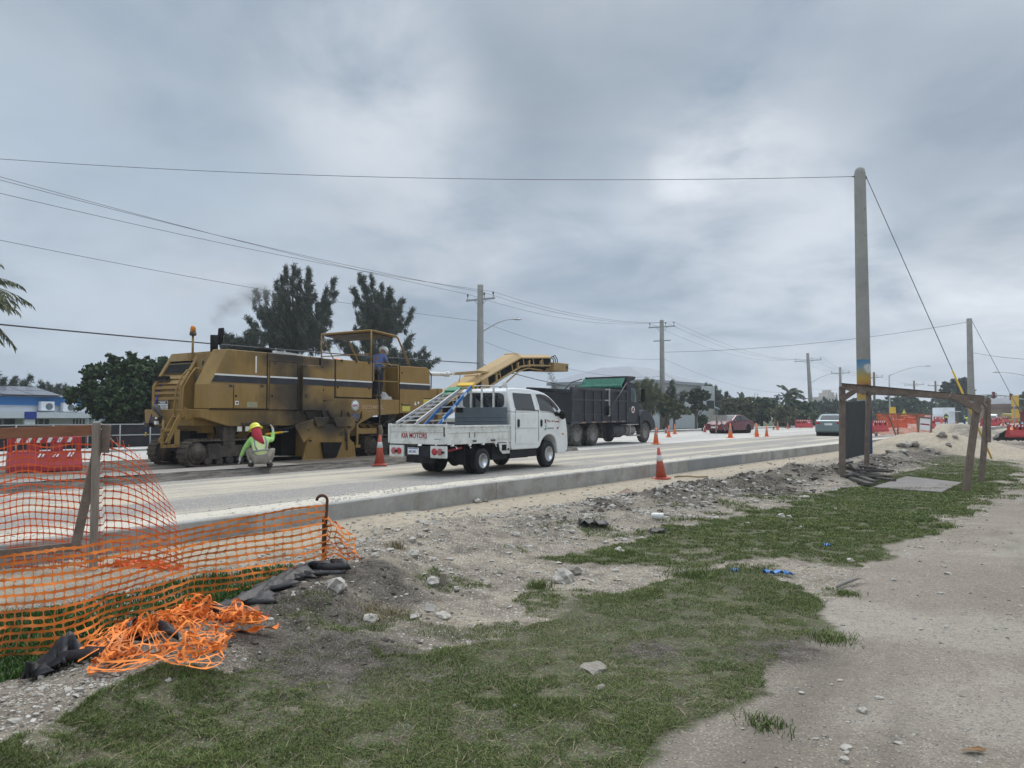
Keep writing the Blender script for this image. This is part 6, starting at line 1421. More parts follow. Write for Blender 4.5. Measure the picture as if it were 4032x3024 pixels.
px_tree('tree', 'small dark tree at the right edge beyond the yellow sign', 4030, 1690, 130, [(4020, 1580, 18, 20), (4045, 1570, 24, 22), (4050, 1605, 26, 18)], 3000, .3, LM_MID, group='tree row across the road')
px_tree('round_tree', 'tall airy round headed tree rising above the timber beam', 3768, 1690, 140, [(3740, 1535, 26, 26), (3770, 1515, 26, 20), (3795, 1540, 28, 28), (3755, 1560, 30, 20), (3720, 1520, 12, 16), (3790, 1510, 16, 12), (3815, 1560, 12, 16), (3775, 1590, 24, 22)], 5200, .36, LM_CAS, trunk_r=.3, clump=.45)
px_tree('tree', 'pale leafy tree on a multi branched trunk in front of the white building', 2655, 1690, 70, [(2640, 1590, 26, 22), (2670, 1600, 26, 18), (2690, 1620, 24, 16), (2650, 1635, 26, 14), (2620, 1570, 20, 22)], 3800, .13, LM_OLIVE, trunk_r=.14, clump=.5)
px_tree('tree', 'dark tree with layered clumps left of the white building corner', 2740, 1690, 78, [(2745, 1548, 24, 18), (2770, 1560, 22, 14), (2740, 1575, 26, 14), (2715, 1572, 16, 10), (2755, 1600, 24, 14), (2780, 1608, 16, 8), (2730, 1615, 20, 10)], 5000, .15, LM_CAS, trunk_r=.13, clump=.5)
px_tree('shrub', 'low palm like shrub at the foot of the white building corner', 2765, 1690, 72, [(2765, 1648, 20, 12), (2770, 1670, 18, 12)], 1500, .16, LM_MID, trunk_r=.08, cat='shrub')
for (ub, Y, tips, rt, lb) in ((2620, 74, ((2648, 1505), (2640, 1520), (2612, 1530), (2656, 1538), (2670, 1550), (2689, 1546), (2660, 1570), (2640, 1560), (2605, 1560), (2598, 1590), (2625, 1600)), (2625, 1625), 'spiky branched casuarina standing directly behind the double crossarm pole'),
                          (2545, 72, ((2520, 1500), (2535, 1497), (2500, 1510), (2560, 1510), (2575, 1498), (2580, 1530), (2550, 1545), (2530, 1560)), (2550, 1625), 'leafy tree showing right above the dump truck bonnet'),
                          (2830, 108, ((2818, 1520), (2822, 1540), (2838, 1550), (2850, 1548), (2815, 1560), (2845, 1575)), (2825, 1610), 'spiky tree behind the white building corner'),
                          (2785, 112, ((2772, 1517), (2786, 1510), (2795, 1516), (2780, 1522)), (2785, 1540), 'tree top peeping over the flat white roof')):
    pB = D(ub, 1640, Y); casuarina('casuarina_tree', lb, (pB.x, Y, .2), Y, rt, list(tips), LM_CAS if ub != 2545 else LM_OLIVE, fill=6, dens=.8, plume=.35)

# ------------------------------------------------------------------ buildings
M_WALL = mat('white_wall', (.74, .77, .80), .85, var=.06, scale=.6, dirt=((.4, .4, .38), .15, .8))
M_BWALL = mat('blue_wall', (.045, .20, .50), .8, var=.08, scale=.6)
M_SOLAR = mat('solar_panel', (.10, .105, .13), .25, var=.15, scale=.5, spec=.6)
M_WIN = mat('shaded_glass', (.05, .06, .055), .2, var=.2)
M_GRAYW = mat('grey_wall', (.22, .22, .21), .9, var=.12, scale=.5)
fp0 = D(350, 1640, 60); FH = 34.0; fs = Plane((fp0.x, fp0.y, 0), FH)
bl = thing('office_building', 'low blue and white building with solar panels on its roof at the left edge', 'building', (fp0.x, fp0.y, 0), R(90 - FH))
def Fq(u, v): return fs(u, v)
xL = Fq(-260, 1600)[0]; xR = Fq(352, 1600)[0]
def zf(u, v): return fs(u, v)[1]
z0, z1, z2, z3, z4, z5 = zf(200, 1644), zf(200, 1628), zf(200, 1594), zf(200, 1563), zf(200, 1530), .1
b = MB(); b.bb(xL, xR, 0, 9, .1, z2); b.build('wall', M_WALL, bl)
b = MB(); b.bb(xL, xR + .1, -.15, 9, z2, z3 - .02); b.bb(xL, xR + .2, -.2, -.15, z2 - .05, z2 + .05); b.build('blue_fascia', M_BWALL, bl)
b = MB(); b.add([(xL, -.6, z3), (xR - 2, -.6, z3), (xR - 2, 4.5, z4 + .25), (xL, 4.5, z4 + .25), (xL, 9.6, z3), (xR - 2, 9.6, z3)], [(0, 1, 2, 3), (3, 2, 5, 4), (0, 3, 4), (1, 5, 2), (0, 4, 5, 1)]); rf = b.build('roof', M_GREYM, bl)
k = 0; x = xL
while x < xR - 4.2:
    for r_ in (0, 1):
        b = MB(); ya, yb = -.5 + r_ * 2.2, 1.55 + r_ * 2.2; za = lambda y: z3 + (y + .6) / 5.1 * (z4 + .25 - z3) + .06
        b.add([(x, ya, za(ya)), (x + 1.9, ya, za(ya)), (x + 1.9, yb, za(yb)), (x, yb, za(yb)), (x, ya, za(ya) + .05), (x + 1.9, ya, za(ya) + .05), (x + 1.9, yb, za(yb) + .05), (x, yb, za(yb) + .05)], [(0, 3, 2, 1), (4, 5, 6, 7), (0, 1, 5, 4), (1, 2, 6, 5), (2, 3, 7, 6), (3, 0, 4, 7)]); b.build('solar_panel', M_SOLAR, rf)
    x += 1.98
b = MB(); b.bb(xL, xR, -1.6, .0, z0 - .04, z1 + .08); b.build('canopy', M_WALL, bl)
for u in (78, 345):
    x = Fq(u, 1640)[0]; b = MB(); b.bb(x - .35, x + .35, -1.55, -1.2, .1, z0); pl_ = b.build('pillar', M_WALL, bl); b = MB(); b.bb(x - .4, x + .4, -1.65, -1.6, z0 - .1, z1 + .12); b.build('pillar_cap', M_BLUED, pl_)
for ua, ub in ((100, 195), (283, 335), (-150, 60)):
    xa, xb = Fq(ua, 1640)[0], Fq(ub, 1640)[0]; b = MB(); b.bb(xa, xb, -.03, .0, .5, z0 - .1); wn_ = b.build('window', M_WIN, bl); b = MB()
    for q in range(5): b.bb(xa + (xb - xa) * q / 4 - .04, xa + (xb - xa) * q / 4 + .04, -.07, -.03, .5, z0 - .1)
    b.build('window_frame', M_WALL, wn_)
for u, v, lb in ((171, 1602, 'left of two white air conditioner units under the blue band'), (257, 1606, 'right of two white air conditioner units under the blue band')):
    x, z = Fq(u, v); pos = Matrix.Translation((fp0.x, fp0.y, 0)) @ Matrix.Rotation(R(90 - FH), 4, 'Z') @ Vector((x, -.45, z - .30))
    t_ = thing('air_conditioner', lb, 'air conditioner', pos, R(90 - FH), 'outdoor air conditioner units')
    MB().bb(-.47, .47, -.25, .25, 0, .68).build('casing', M_WALL, t_, bevel=.03); MB().lathe([(.25, -.255), (.25, -.27), (.08, -.262), (0, -.262)], (.08, 0, .32), 'Y', 24).build('fan_grille', M_GREYM, t_)
    MB().bb(-.47, .47, -.25, .4, -.06, 0).build('bracket', M_GREYM, t_)
pp = D(470, 1640, 66); hs = thing('low_house', 'low grey gabled wall half hidden under the dark green tree', 'building', (pp.x, pp.y, .1), R(50)); b = MB(); b.prism([(-3.2, 0), (3.2, 0), (3.2, .9), (0.2, 2.1), (-1.4, 2.15), (-3.2, 1.6)], 0, 5); b.build('wall', M_GRAYW, hs)
b = MB(); b.prism([(-3.3, 1.62), (-1.4, 2.17), (.2, 2.12), (3.3, .92), (3.3, 1.0), (.2, 2.2), (-1.4, 2.25), (-3.3, 1.7)], -.1, 5.1); b.build('roof', M_GREYM, hs)
# black screened fence
fn = offset_line(FK, 1.75)
L_ = np.concatenate([[0], np.cumsum(np.hypot(*np.diff(fn, axis=0).T))])
def fpos(s): return np.interp(s, L_, fn[:, 0]), np.interp(s, L_, fn[:, 1])
fx, fy = fpos(18); fe = thing('screen_fence', 'low black screened fence with pale steel posts behind the machine', 'fence', (fx, fy, .29))
b = MB(); bp2 = MB(); br = MB()
M_FPOST = mat('fence_post_grey', (.36, .37, .35), .7, var=.15)
s = 12.0; prev = None
while s < 62:
    x, y = fpos(s); q = (x - fx, y - fy)
    MB().cyl((q[0], q[1], -.1), (q[0], q[1], .95), .03, n=8).build('post', M_FPOST, fe)
    if prev: b.beam((prev[0], prev[1], .48), (q[0], q[1], .48), .01, .90); br.beam((prev[0], prev[1], .95), (q[0], q[1], .95), .04, .04); br.beam((prev[0] + .0, prev[1] - .03, .52), (q[0], q[1] - .03, .52), .03, .04)
    prev = q; s += 1.25
b.build('black_screen', mat('black_screen', (.022, .02, .024), .9, var=.3), fe); br.build('rail', M_FPOST, fe)
b = MB()
for s in (19.5, 26, 33): x, y = fpos(s); x2, y2 = fpos(s + .9); b.tube([(x - fx + .15, y - fy - .1, .93), (x2 - fx + .3, y2 - fy - .3, .0)], .02, 6)
b.build('brace', M_FPOST, fe)
# white building
wp = D(2815, 1640, 100); WH = 40.0; ws = Plane((wp.x, wp.y, 0), WH)
wb = thing('white_building', 'large pale building with grey hipped roof behind the trees right of the dump truck', 'building', (wp.x, wp.y, .1), R(90 - WH))
def WX(u, v=1600): return ws(u, v)[0]
ha = ws(2790, 1523)[1]; xw = WX(2763)
b = MB(); b.bb(WX(2763), 0, 0, 9, 0, ha); b.build('front_block', mat('pale_wall', (.46, .50, .50), .9, var=.08, scale=.2), wb)
hm = ws(2700, 1518)[1]; b = MB(); b.bb(WX(2560), xw - .02, .6, 14, 0, hm); b.build('main_wall', mat('pale_grey_wall', (.50, .53, .54), .9, var=.08, scale=.2), wb)
b = MB(); x0, x1 = WX(2556), xw + .6; b.bb(x0, x1, 0, 14.6, hm, hm + .35); b.add([(x0, 0, hm + .35), (x1, 0, hm + .35), (x1, 14.6, hm + .35), (x0, 14.6, hm + .35), (x0 + 4, 5, hm + 2.2), (x1 - 5, 5, hm + 2.2), (x1 - 5, 9, hm + 2.2), (x0 + 4, 9, hm + 2.2)], [(0, 1, 5, 4), (1, 2, 6, 5), (2, 3, 7, 6), (3, 0, 4, 7), (4, 5, 6, 7)])
b.build('roof', mat('grey_roof', (.30, .32, .35), .8, var=.08), wb)
b = MB(); b.bb(-1.9, -.5, -.03, 0, .1, 2.7); b.build('door', mat('cream_door', (.62, .60, .50), .7), wb)
b = MB(); b.bb(-2.4, -.3, -.04, 0, ha - 2.9, ha - 1.9); b.bb(.0, .03, 1, 7, ha - 2.6, ha - 1.8); b.build('window', M_WIN, wb)
b = MB(); b.prism([(0, ha - 2.2), (5.5, ha - 3.1), (5.5, ha - 3.25), (0, ha - 2.45)], 1, 8); b.bb(.3, 5.2, 2, 8, 0, ha - 3.1); b.build('side_porch', mat('porch_wall', (.55, .60, .64), .85), wb)
# distant cream apartment block
for nm, lb, Y, u0, u1, v0, v1, col in (('apartment_block', 'distant cream apartment block with stepped top left of the painted pole', 330, 3236, 3300, 1562, 1640, (.50, .45, .38)),):
    a = D(u0, v0, Y); c = D(u1, v1, Y); ap = thing(nm, lb, 'building', (a.x, Y, 0)); w_ = c.x - a.x; h_ = a.z; mm = mat('cream_wall', col, .9, var=.06)
    b = MB(); b.bb(0, w_, 0, 12, 0, h_); b.bb(w_ * .45, w_ * .85, 1, 11, h_, h_ + 1.9); b.bb(w_ * .55, w_ * .72, 2, 9, h_ + 1.9, h_ + 3.0); b.build('wall', mm, ap)
    for r_ in range(5):
        for q in range(5): MB().bb(w_ * (.06 + .19 * q), w_ * (.06 + .19 * q) + .7, -.05, 0, h_ - 1.9 - r_ * 1.9, h_ - .8 - r_ * 1.9).build('window', M_WIN, ap)
# shops at the right edge
sp0 = D(3945, 1640, 150); sh = thing('shop_building', 'brown flat roofed shop row behind the yellow sign at the right edge', 'building', (sp0.x, 150, .1)); k_ = 150 / FPX
b = MB(); b.bb(0, 9, 0, 8, 0, 3.0); b.build('wall', mat('tan_wall', (.24, .18, .13), .9), sh); b = MB(); b.bb(-.4, 9.4, -.8, 8.4, 3.0, 3.9); b.build('roof', mat('brown_fascia', (.16, .10, .08), .8), sh); b = MB(); b.bb(.6, 7.8, -.05, 0, .5, 2.3); b.build('window', M_WIN, sh)
b = MB(); b.bb(1.0, 3.2, 1, 5, 3.9, 5.2); b.build('roof_block', M_WALL, sh)
sg = D(3993, 1640, 118); t_ = thing('yellow_sign', 'tall yellow roadside sign panels on a post near the right edge', 'sign', (sg.x, 118, .1)); MB().cyl((0, 0, 0), (0, 0, 4.8), .09, n=8).build('post', M_POLEG, t_)
b = MB(); b.bb(-.35, .75, -.06, .06, 3.0, 4.7); b.bb(-.35, .75, -.06, .06, 1.2, 2.6); b.build('sign_panel', M_YELLOW, t_)
gb = D(3640, 1640, 100); t_ = thing('white_kiosk', 'small white box building behind the standing road worker', 'building', (D(3712, 1640, 125).x, 125, .1)); MB().bb(0, 2.0, 0, 3, 0, 2.9).build('wall', M_WALL, t_); MB().bb(-1.3, 0, .2, 3, 0, 1.8).build('low_annex', M_WALL, t_); MB().bb(1.1, 2.6, -.6, 0, 2.2, 2.3).build('canopy', M_WALL, t_)
# ------------------------------------------------------------------ orange mesh fencing
def net_mat(name, c):
    m = mat(name, c, .75, var=.22, scale=5, spec=.25, dirt=((.52, .30, .17), .35, 4)); return m
M_NETO = net_mat('orange_net', (.86, .24, .045)); M_NETR = net_mat('red_orange_net', (.78, .13, .035))
def net(name, fn, na, nb, wa, wb, m, parent=None, sub=4, skip=None):
    """fn(a,b)->(x,y,z) arrays for a in 0..na, b in 0..nb; wa: half width of lengthwise bands, wb: of cross strands. A strand widens where it meets a crossing."""
    V, F_ = [], []; off = 0
    def ribbon_(A, B, w, along_a):
        nonlocal off
        p = np.stack(fn(A, B), -1); e = 1e-2
        q = np.stack(fn(A + (0 if along_a else e), B + (e if along_a else 0)), -1) - p
        q /= (np.linalg.norm(q, axis=1)[:, None] + 1e-9)
        ph = (A if along_a else B); wv = w * (1 + .85 * np.abs(np.cos(math.pi * ph)) ** 7)
        if not along_a: wv = w * (1 + 1.6 * np.abs(np.cos(math.pi * ph)) ** 9)
        V.append(np.concatenate([p - q * wv[:, None], p + q * wv[:, None]])); n_ = len(A)
        i = np.arange(n_ - 1); F_.append(np.stack([i, i + 1, i + 1 + n_, i + n_], -1) + off); off += 2 * n_
    for j in range(nb + 1):
        A = np.arange(0, na + 1e-6, 1 / sub); ribbon_(A, np.full_like(A, j), wa, True)
    for i in range(na + 1):
        B = np.arange(0, nb + 1e-6, 1 / sub); ribbon_(np.full_like(B, i), B, wb, False)
    return npmesh(name, np.concatenate(V), np.concatenate(F_), m, parent)
# near net: from the bent steel post towards the viewer's left
PN = G(1275, 2300, -.04); PLn = G(-420, 2800, -.06); 
zt_r = D(1262, 1992, PN.y).z; 
dirn = (PLn - PN); dirn.z = 0; Ln = dirn.length; dirn.normalize(); nrm = Vector((-dirn.y, dirn.x, 0))
NA = int(Ln / .072); NB = 13
npl = Plane((PN.x, PN.y, 0), math.degrees(math.atan2(dirn.x, dirn.y)))
TOPK = [npl(u, v) for u, v in ((1262, 1992), (1150, 2004), (883, 2057), (700, 2091), (318, 2149), (0, 2194), (-420, 2252))]
BOTK = [npl(u, v) for u, v in ((1262, 2318), (1100, 2318), (870, 2385), (661, 2440), (300, 2525), (0, 2600), (-420, 2700))]
def near_fn(A, B):
    q = A / NA; k = 1.55 * q - .55 * q * q; h = B / NB
    x = PN.x + dirn.x * Ln * k; y = PN.y + dirn.y * Ln * k
    ztop = np.interp(Ln * k, [a_[0] for a_ in TOPK], [a_[1] for a_ in TOPK]); zbot = np.maximum(np.interp(Ln * k, [a_[0] for a_ in BOTK], [a_[1] for a_ in BOTK]), .0)
    z = zbot + (ztop - zbot) * h ** (1 + .12 * np.sin(k * 11))
    bow = .05 * np.sin(k * 9 + h * 2) * (1 - .4 * h) + .045 * fbm(A * .12, B * .3, 1, 3, 6) + .12 * (1 - h) ** 3 * np.sin(k * 29)
    fold = .016 * fbm(A * .6, B * .8, 1, 2, 8)
    return x + nrm.x * bow + fold, y + nrm.y * bow, z + .014 * fbm(A * .35, B * .5, 1, 3, 12) * (1 - h * .6) + .02 * (1 - h) ** 2 * np.sin(k * 31)
t = thing('barrier_net', 'orange plastic mesh strip strung from the rusty hooked post to the left edge', 'safety net', (0, 0, 0))
net('mesh', near_fn, NA, NB, .0080, .0033, M_NETO, t)
# short flap beyond the post
PF = Vector((PN.x, PN.y, 0))
def flap_fn(A, B):
    k = A / 5; h = B / NB
    r = .34 * k * (1 - .45 * h ** 3); return PF.x + r + .02 * np.sin(B * 1.3), PF.y + .05 * k + .04 * np.sin(B * .9 + A), .0 + (zt_r - .06) * h * (1 - .28 * k) + .02 * np.sin(A * 2 + B)
net('mesh_end', flap_fn, 5, NB, .008, .004, M_NETO, t)
b = MB(); pts = [(0, 0, -.1), (.0, 0, .30), (.02, 0, zt_r - .06), (.022, 0, zt_r + .02)]
for a in range(0, 200, 20): pts.append((-.025 + .05 * math.cos(R(a)), 0, zt_r + .05 + .05 * math.sin(R(a))))
t = thing('steel_post', 'rusty steel post with hooked top holding the end of the orange net', 'post', (PN.x, PN.y, 0))
b.tube(pts, .014, 8); b.build('hooked_rod', M_RUST, t)
b = MB(); b.bb(-.018, .018, -.02, .02, .12, zt_r - .12); 
for z in (.2, .33, .5): b.tube([(0, 0, z), (.03, -.03, z + .01), (.05, 0, z + .0)], .006, 5)
b.build('post_sleeve', M_RUST, t)
# wooden barricade with the red orange net
WP = G(366, 2292, -.03); wy = WP.y
M_2X4 = mat('weathered_timber', (.27, .225, .185), .9, var=.3, scale=5, stretch=(6, 6, .6), bump=.4, dirt=((.09, .07, .05), .3, 3))
M_2X4R = mat('reddish_timber', (.25, .11, .06), .85, var=.3, scale=4, stretch=(.5, 6, 6), bump=.3, dirt=((.10, .05, .03), .3, 4))
M_TIM = mat('brown_timber', (.19, .145, .115), .9, var=.3, scale=5, bump=.4, dirt=((.07, .055, .045), .3, 4))
bk = thing('wooden_barricade', 'timber barricade of post, brace and two rails carrying the red orange net', 'barricade', (WP.x, WP.y, 0))
def L_(u, v, y): p = D(u, v, y); return (p.x - WP.x, p.y - WP.y, p.z)
b = MB(); b._boxM(Matrix.Translation((0, 0, .71)), .066, .04, 1.56); b.build('post', M_2X4, bk, bevel=.003)
b = MB(); b.beam((.058, .045, 1.20), (.075, .045, 1.47), .04, .075); b.build('backing_block', M_TIM, bk, bevel=.003)
MB().beam(L_(398, 1700, wy + .06), L_(298, 2148, wy - .05), .04, .08).build('brace', M_TIM, bk, bevel=.003)
MB().beam(L_(362, 1694, wy + .035), L_(-160, 1713, wy - .16), .04, .105).build('top_rail', M_2X4R, bk, bevel=.003)
MB().beam(L_(316, 2150, wy + .02), L_(-160, 2200, wy - .16), .05, .085).build('lower_rail', M_TIM, bk, bevel=.003)
MB().beam((0, .05, .0), (.28, .02, -.02), .04, .06).build('foot', M_TIM, bk)
NA2, NB2 = 38, 21; yb = wy + .09
def bnet(A, B):
    k = A / NA2; h = B / NB2            # h: 0 bottom..1 top ; right part falls away in a curve
    U0, U1 = -260.0, 400.0
    ks = .70
    kk = np.clip(k / ks, 0, 1); q = np.clip((k - ks) / (1 - ks), 0, 1)
    u_top = U0 + (U1 - U0) * kk + (1.0 * 265) * (1 - np.cos(q * math.pi / 2)) * .0
    # right hand edge curve: from (405,1705) to (692,2150)
    ut = np.where(k < ks, U0 + (U1 - U0) * kk, 400 + 235 * np.sin(q * 1.25)); vt = np.where(k < ks, 1742 - 22 * kk + 6 * np.sin(k * 30), 1708 + 180 * (1 - np.cos(q * 1.25)) * 1.45 + 25 * q)
    ub = np.where(k < ks, U0 + (U1 - U0) * kk + 10, 410 + 290 * q); vb = np.where(k < ks, 2300 + 20 * np.sin(k * 12), 2300 + 40 * q)
    s = 1 - h; bulge = 90 * q * np.sin(s * math.pi) ** .8 * .55
    u = ut + (ub - ut) * s + bulge + 3 * np.sin(B * 1.1 + A * .4); v = vt + (vb - vt) * s ** (1.0) - 18 * q * np.sin(s * 3.14) + 4 * np.sin(A * .5 + B * .2)
    y = yb + .03 * np.sin(A * .35) + .04 * s * np.sin(A * .22 + B * .15) + .05 * fbm(A * .1, B * .1, 1, 3, 5)
    a = (u - CXP) / FPX; bb_ = -(v - CYP) / FPX; ry = CP - bb_ * SP_; rz = SP_ + bb_ * CP; kk2 = y / ry
    return a * kk2, y, np.maximum(EYE + rz * kk2, .0 + .02 * np.sin(A * 1.7 + B))
t = thing('barrier_net', 'red orange plastic mesh sagging over the timber barricade at the left edge', 'safety net', (0, 0, 0))
net('mesh', bnet, NA2, NB2, .0060, .0035, M_NETR, t)
def heap(cx, cy, z0, rx, ry, hz, seed, na, nb):
    def f(A, B):
        p, q = A / na * 2 - 1, B / nb * 2 - 1
        r1 = fbm(A * .10, B * .10, 1, 3, seed); r2 = fbm(A * .10, B * .10, 1, 3, seed + 1); r3 = np.abs(fbm(A * .17, B * .17, 1, 3, seed + 4))
        x = rx * (.62 * p + .75 * r1); y = ry * (.55 * q + .85 * r2); e = np.clip(1.15 - (x / rx) ** 2 * .8 - (y / ry) ** 2 * .8, .12, 1)
        return cx + x, cy + y, z0 + hz * (r3 * 1.9 + .25) * e + .012
    return f
c_ = G(790, 2590, -.03); t = thing('crumpled_net', 'crumpled heap of orange plastic mesh lying in front of the strung net', 'safety net', (0, 0, 0))
net('mesh', heap(c_.x - .04, c_.y - .02, gz(c_.x, c_.y) + .0, .62, .80, .13, 3, 40, 26), 40, 26, .0070, .0030, M_NETO, t)
c2_ = G(980, 2545, -.03)
def tail_fn(A, B): k = A / 9; return c2_.x - .12 + .30 * k, c2_.y + .02 * B + .03 * k, gz(c2_.x, c2_.y) + .02 + .03 * k + .012 * np.sin(A * 1.2 + B)
net('mesh_tail', tail_fn, 9, 2, .012, .004, M_NETO, t)
c3_ = G(470, 2690, -.03)
net('mesh_corner', heap(c3_.x, c3_.y, gz(c3_.x, c3_.y), .17, .14, .06, 9, 10, 7), 10, 7, .008, .0035, M_NETO, t)
c4_ = G(560, 2260, 0); t = thing('crumpled_net', 'red orange net heap bunched at the foot of the timber barricade behind the strung net', 'safety net', (0, 0, 0))
net('mesh', heap(c4_.x, c4_.y, 0.02, .5, .2, .10, 13, 30, 10), 30, 10, .008, .004, M_NETR, t)
# black silt cloth
M_CLOTH = mat('black_silt_cloth', (.022, .021, .023), .55, var=.35, scale=6, bump=.4, bscale=20, dirt=((.12, .11, .10), .2, 4), spec=.5)
def cloth(name, label, pts, width, seed, hump=.05, nx=40, ny=14):
    P = np.array([tuple(G(u, v, -.05)) for u, v in pts]); L = np.concatenate([[0], np.cumsum(np.linalg.norm(np.diff(P, axis=0), axis=1))])
    s = np.linspace(0, L[-1], nx); X = np.interp(s, L, P[:, 0]); Y = np.interp(s, L, P[:, 1]); V = []
    for i in range(nx):
        w = np.interp(s[i], L, width); d = np.array([X[min(i + 1, nx - 1)] - X[max(i - 1, 0)], Y[min(i + 1, nx - 1)] - Y[max(i - 1, 0)]]); d /= np.linalg.norm(d); nn_ = np.array([-d[1], d[0]])
        for j in range(ny):
            k = j / (ny - 1) - .5; x = X[i] + nn_[0] * w * k; y = Y[i] + nn_[1] * w * k
            z = .01 + hump * (1 - (2 * k) ** 2) * (1 + .5 * math.sin(i * .35 + seed)) + .11 * abs(mnoise.noise(Vector((i * .10 + j * .12, j * .33, seed)))) + .05 * abs(mnoise.noise(Vector((i * .35, j * .9, seed + 4)))); w += .10 * mnoise.noise(Vector((i * .3, seed, 0)))
            V.append((x, y, gz(x, y) + max(.005, z)))
    ix = np.arange(nx * ny).reshape(nx, ny); f = np.stack([ix[:-1, :-1].ravel(), ix[1:, :-1].ravel(), ix[1:, 1:].ravel(), ix[:-1, 1:].ravel()], -1)
    o = npmesh(name, V, f, M_CLOTH, smooth=True); so = o.modifiers.new('thickness', 'SOLIDIFY'); so.thickness = .003; tag(o, label, 'cloth', 'black silt fence cloth')
cloth('silt_cloth', 'black silt fence cloth trailing from the foot of the hooked steel post', [(1290, 2320), (1180, 2345), (1060, 2420), (930, 2480), (800, 2510)], [.08, .42, .30, .36, .10], 1, .02)
cloth('silt_cloth', 'black silt fence cloth lying folded in front of the net at the lower left', [(640, 2590), (500, 2620), (330, 2640), (200, 2660), (100, 2700)], [.12, .22, .34, .26, .05], 5, .07)
p = G(950, 2510, -.05); o = MB().box((0, 0, 0), (.26, .10, .035)).build('wood_block', M_2X4R); o.location = (p.x, p.y, gz(p.x, p.y) + .05); o.rotation_euler = (R(8), R(-12), R(25)); tag(o, 'reddish board end lying under the crumpled orange net by the black cloth', 'board')

# ------------------------------------------------------------------ timber booth frame
FRM = (7.8, 18.4)
P1 = G(3316, 1892, -.06); P2 = G(3411, 1862, -.06); P3 = G(3800, 1935, -.06); P4 = G(3862, 1897, -.06)
T1 = D(3316, 1522, P1.y); T2 = D(3420, 1545, P2.y); T3 = D(3850, 1572, P3.y); T4 = D(3890, 1573, P4.y)
fr = thing('timber_frame', 'open brown timber booth frame of four posts and a long top beam', 'timber frame', (P1.x, P1.y, 0))
def LL(p): return (p.x - P1.x, p.y - P1.y, p.z)
for a, c, w in ((P1, T1, .14), (P2, T2, .12), (P3, T3, .135), (P4, T4, .12)):
    a2 = Vector(a); a2.z = -.15; b = MB(); A_, C_ = Vector(LL(a2)), Vector(LL(c)); b.beam(A_, C_, .08, w); b.build('post', M_TIM, fr, bevel=.004)
Ty = Vector((0, -.06, 0))
MB().beam(Vector(LL(T1)) + Vector((-.03, -.06, .02)), Vector(LL(T3)) + Vector((.09, -.06, .0)), .04, .12).build('top_beam', M_TIM, fr, bevel=.003)
MB().beam(Vector(LL(T2)) + Vector((-.1, .05, .0)), Vector(LL(T4)) + Vector((.05, .05, .0)), .04, .10).build('rear_beam', M_TIM, fr, bevel=.003)
MB().beam(Vector(LL(T3)) + Vector((.06, -.02, .0)), Vector(LL(T4)) + Vector((.03, .1, .0)), .04, .10).build('side_beam', M_TIM, fr, bevel=.003)
MB().beam(Vector(LL(T1)) + Vector((0, -.02, -.02)), Vector(LL(T2)) + Vector((.0, .1, -.02)), .04, .10).build('side_beam', M_TIM, fr, bevel=.003)
MB().beam(LL(D(3310, 1576, P1.y - .09)), LL(D(3378, 1530, P1.y - .09)), .04, .13).build('corner_brace', M_TIM, fr, bevel=.003)
MB().beam(LL(D(3742, 1553, P3.y - .08)), LL(D(3862, 1620, P3.y - .08)), .04, .13).build('corner_brace', M_TIM, fr, bevel=.003)
MB().beam(LL(D(3864, 1577, P3.y + .5)), LL(D(3884, 1600, P4.y - .1)), .04, .10).build('corner_brace', M_TIM, fr, bevel=.003)
MB().add([LL(D(3424, 1548, P2.y - .05)), LL(D(3450, 1550, P2.y - .05)), LL(D(3424, 1560, P2.y - .05)), LL(D(3424, 1548, P2.y)), LL(D(3450, 1550, P2.y)), LL(D(3424, 1560, P2.y))], [(0, 1, 2), (5, 4, 3), (0, 3, 4, 1), (1, 4, 5, 2), (2, 5, 3, 0)]).build('gusset', M_TIM, fr)
MB().beam(LL(D(3892, 1573, P4.y - .05)), LL(D(3893, 1742, P4.y - .05)), .04, .10).build('post_splint', M_TIM, fr, bevel=.003)
tarp_ = MB().beam(Vector(LL(T1)) + Vector((-.05, -.07, .082)), Vector(LL(T3)) + Vector((.14, -.07, .062)), .09, .012).build('roof_felt_edge', M_BLACKP, fr)
M_PLY = mat('dark_plywood', (.034, .036, .036), .8, var=.25, scale=3, dirt=((.085, .08, .075), .3, 5))
q1, q2, q3, q4 = D(3330, 1583, P1.y + .1), D(3407, 1578, P2.y - .12), D(3403, 1789, P2.y - .12), D(3320, 1812, P1.y + .1)
b = MB(); n_ = Vector((.03, -.02, 0)); pts = [LL(q) for q in (q1, q2, q3, q4)]; b.add([tuple(Vector(p)) for p in pts] + [tuple(Vector(p) - n_) for p in pts], [(0, 1, 2, 3), (7, 6, 5, 4)] + [(i, (i + 1) % 4, (i + 1) % 4 + 4, i + 4) for i in range(4)])
b.build('plywood_sheet', M_PLY, fr)
q = [G(3434, 1917, -.03), G(3571, 1874, -.03), G(3788, 1897, -.03), G(3706, 1936, -.03)]
b = MB(); b.add([(p.x, p.y, gz(p.x, p.y) + .045) for p in q] + [(p.x, p.y, gz(p.x, p.y) + .02) for p in q], [(0, 1, 2, 3), (7, 6, 5, 4)] + [(i, i + 4, (i + 1) % 4 + 4, (i + 1) % 4) for i in range(4)])
tag(b.build('ground_board', mat('grey_board', (.20, .18, .165), .85, var=.2, scale=3, dirt=((.10, .09, .08), .3, 5))), 'grey plywood sheet lying flat on the grass inside the timber frame', 'board')
M_OLDW = mat('weathered_planks', (.10, .088, .075), .9, var=.4, scale=6, bump=.4)
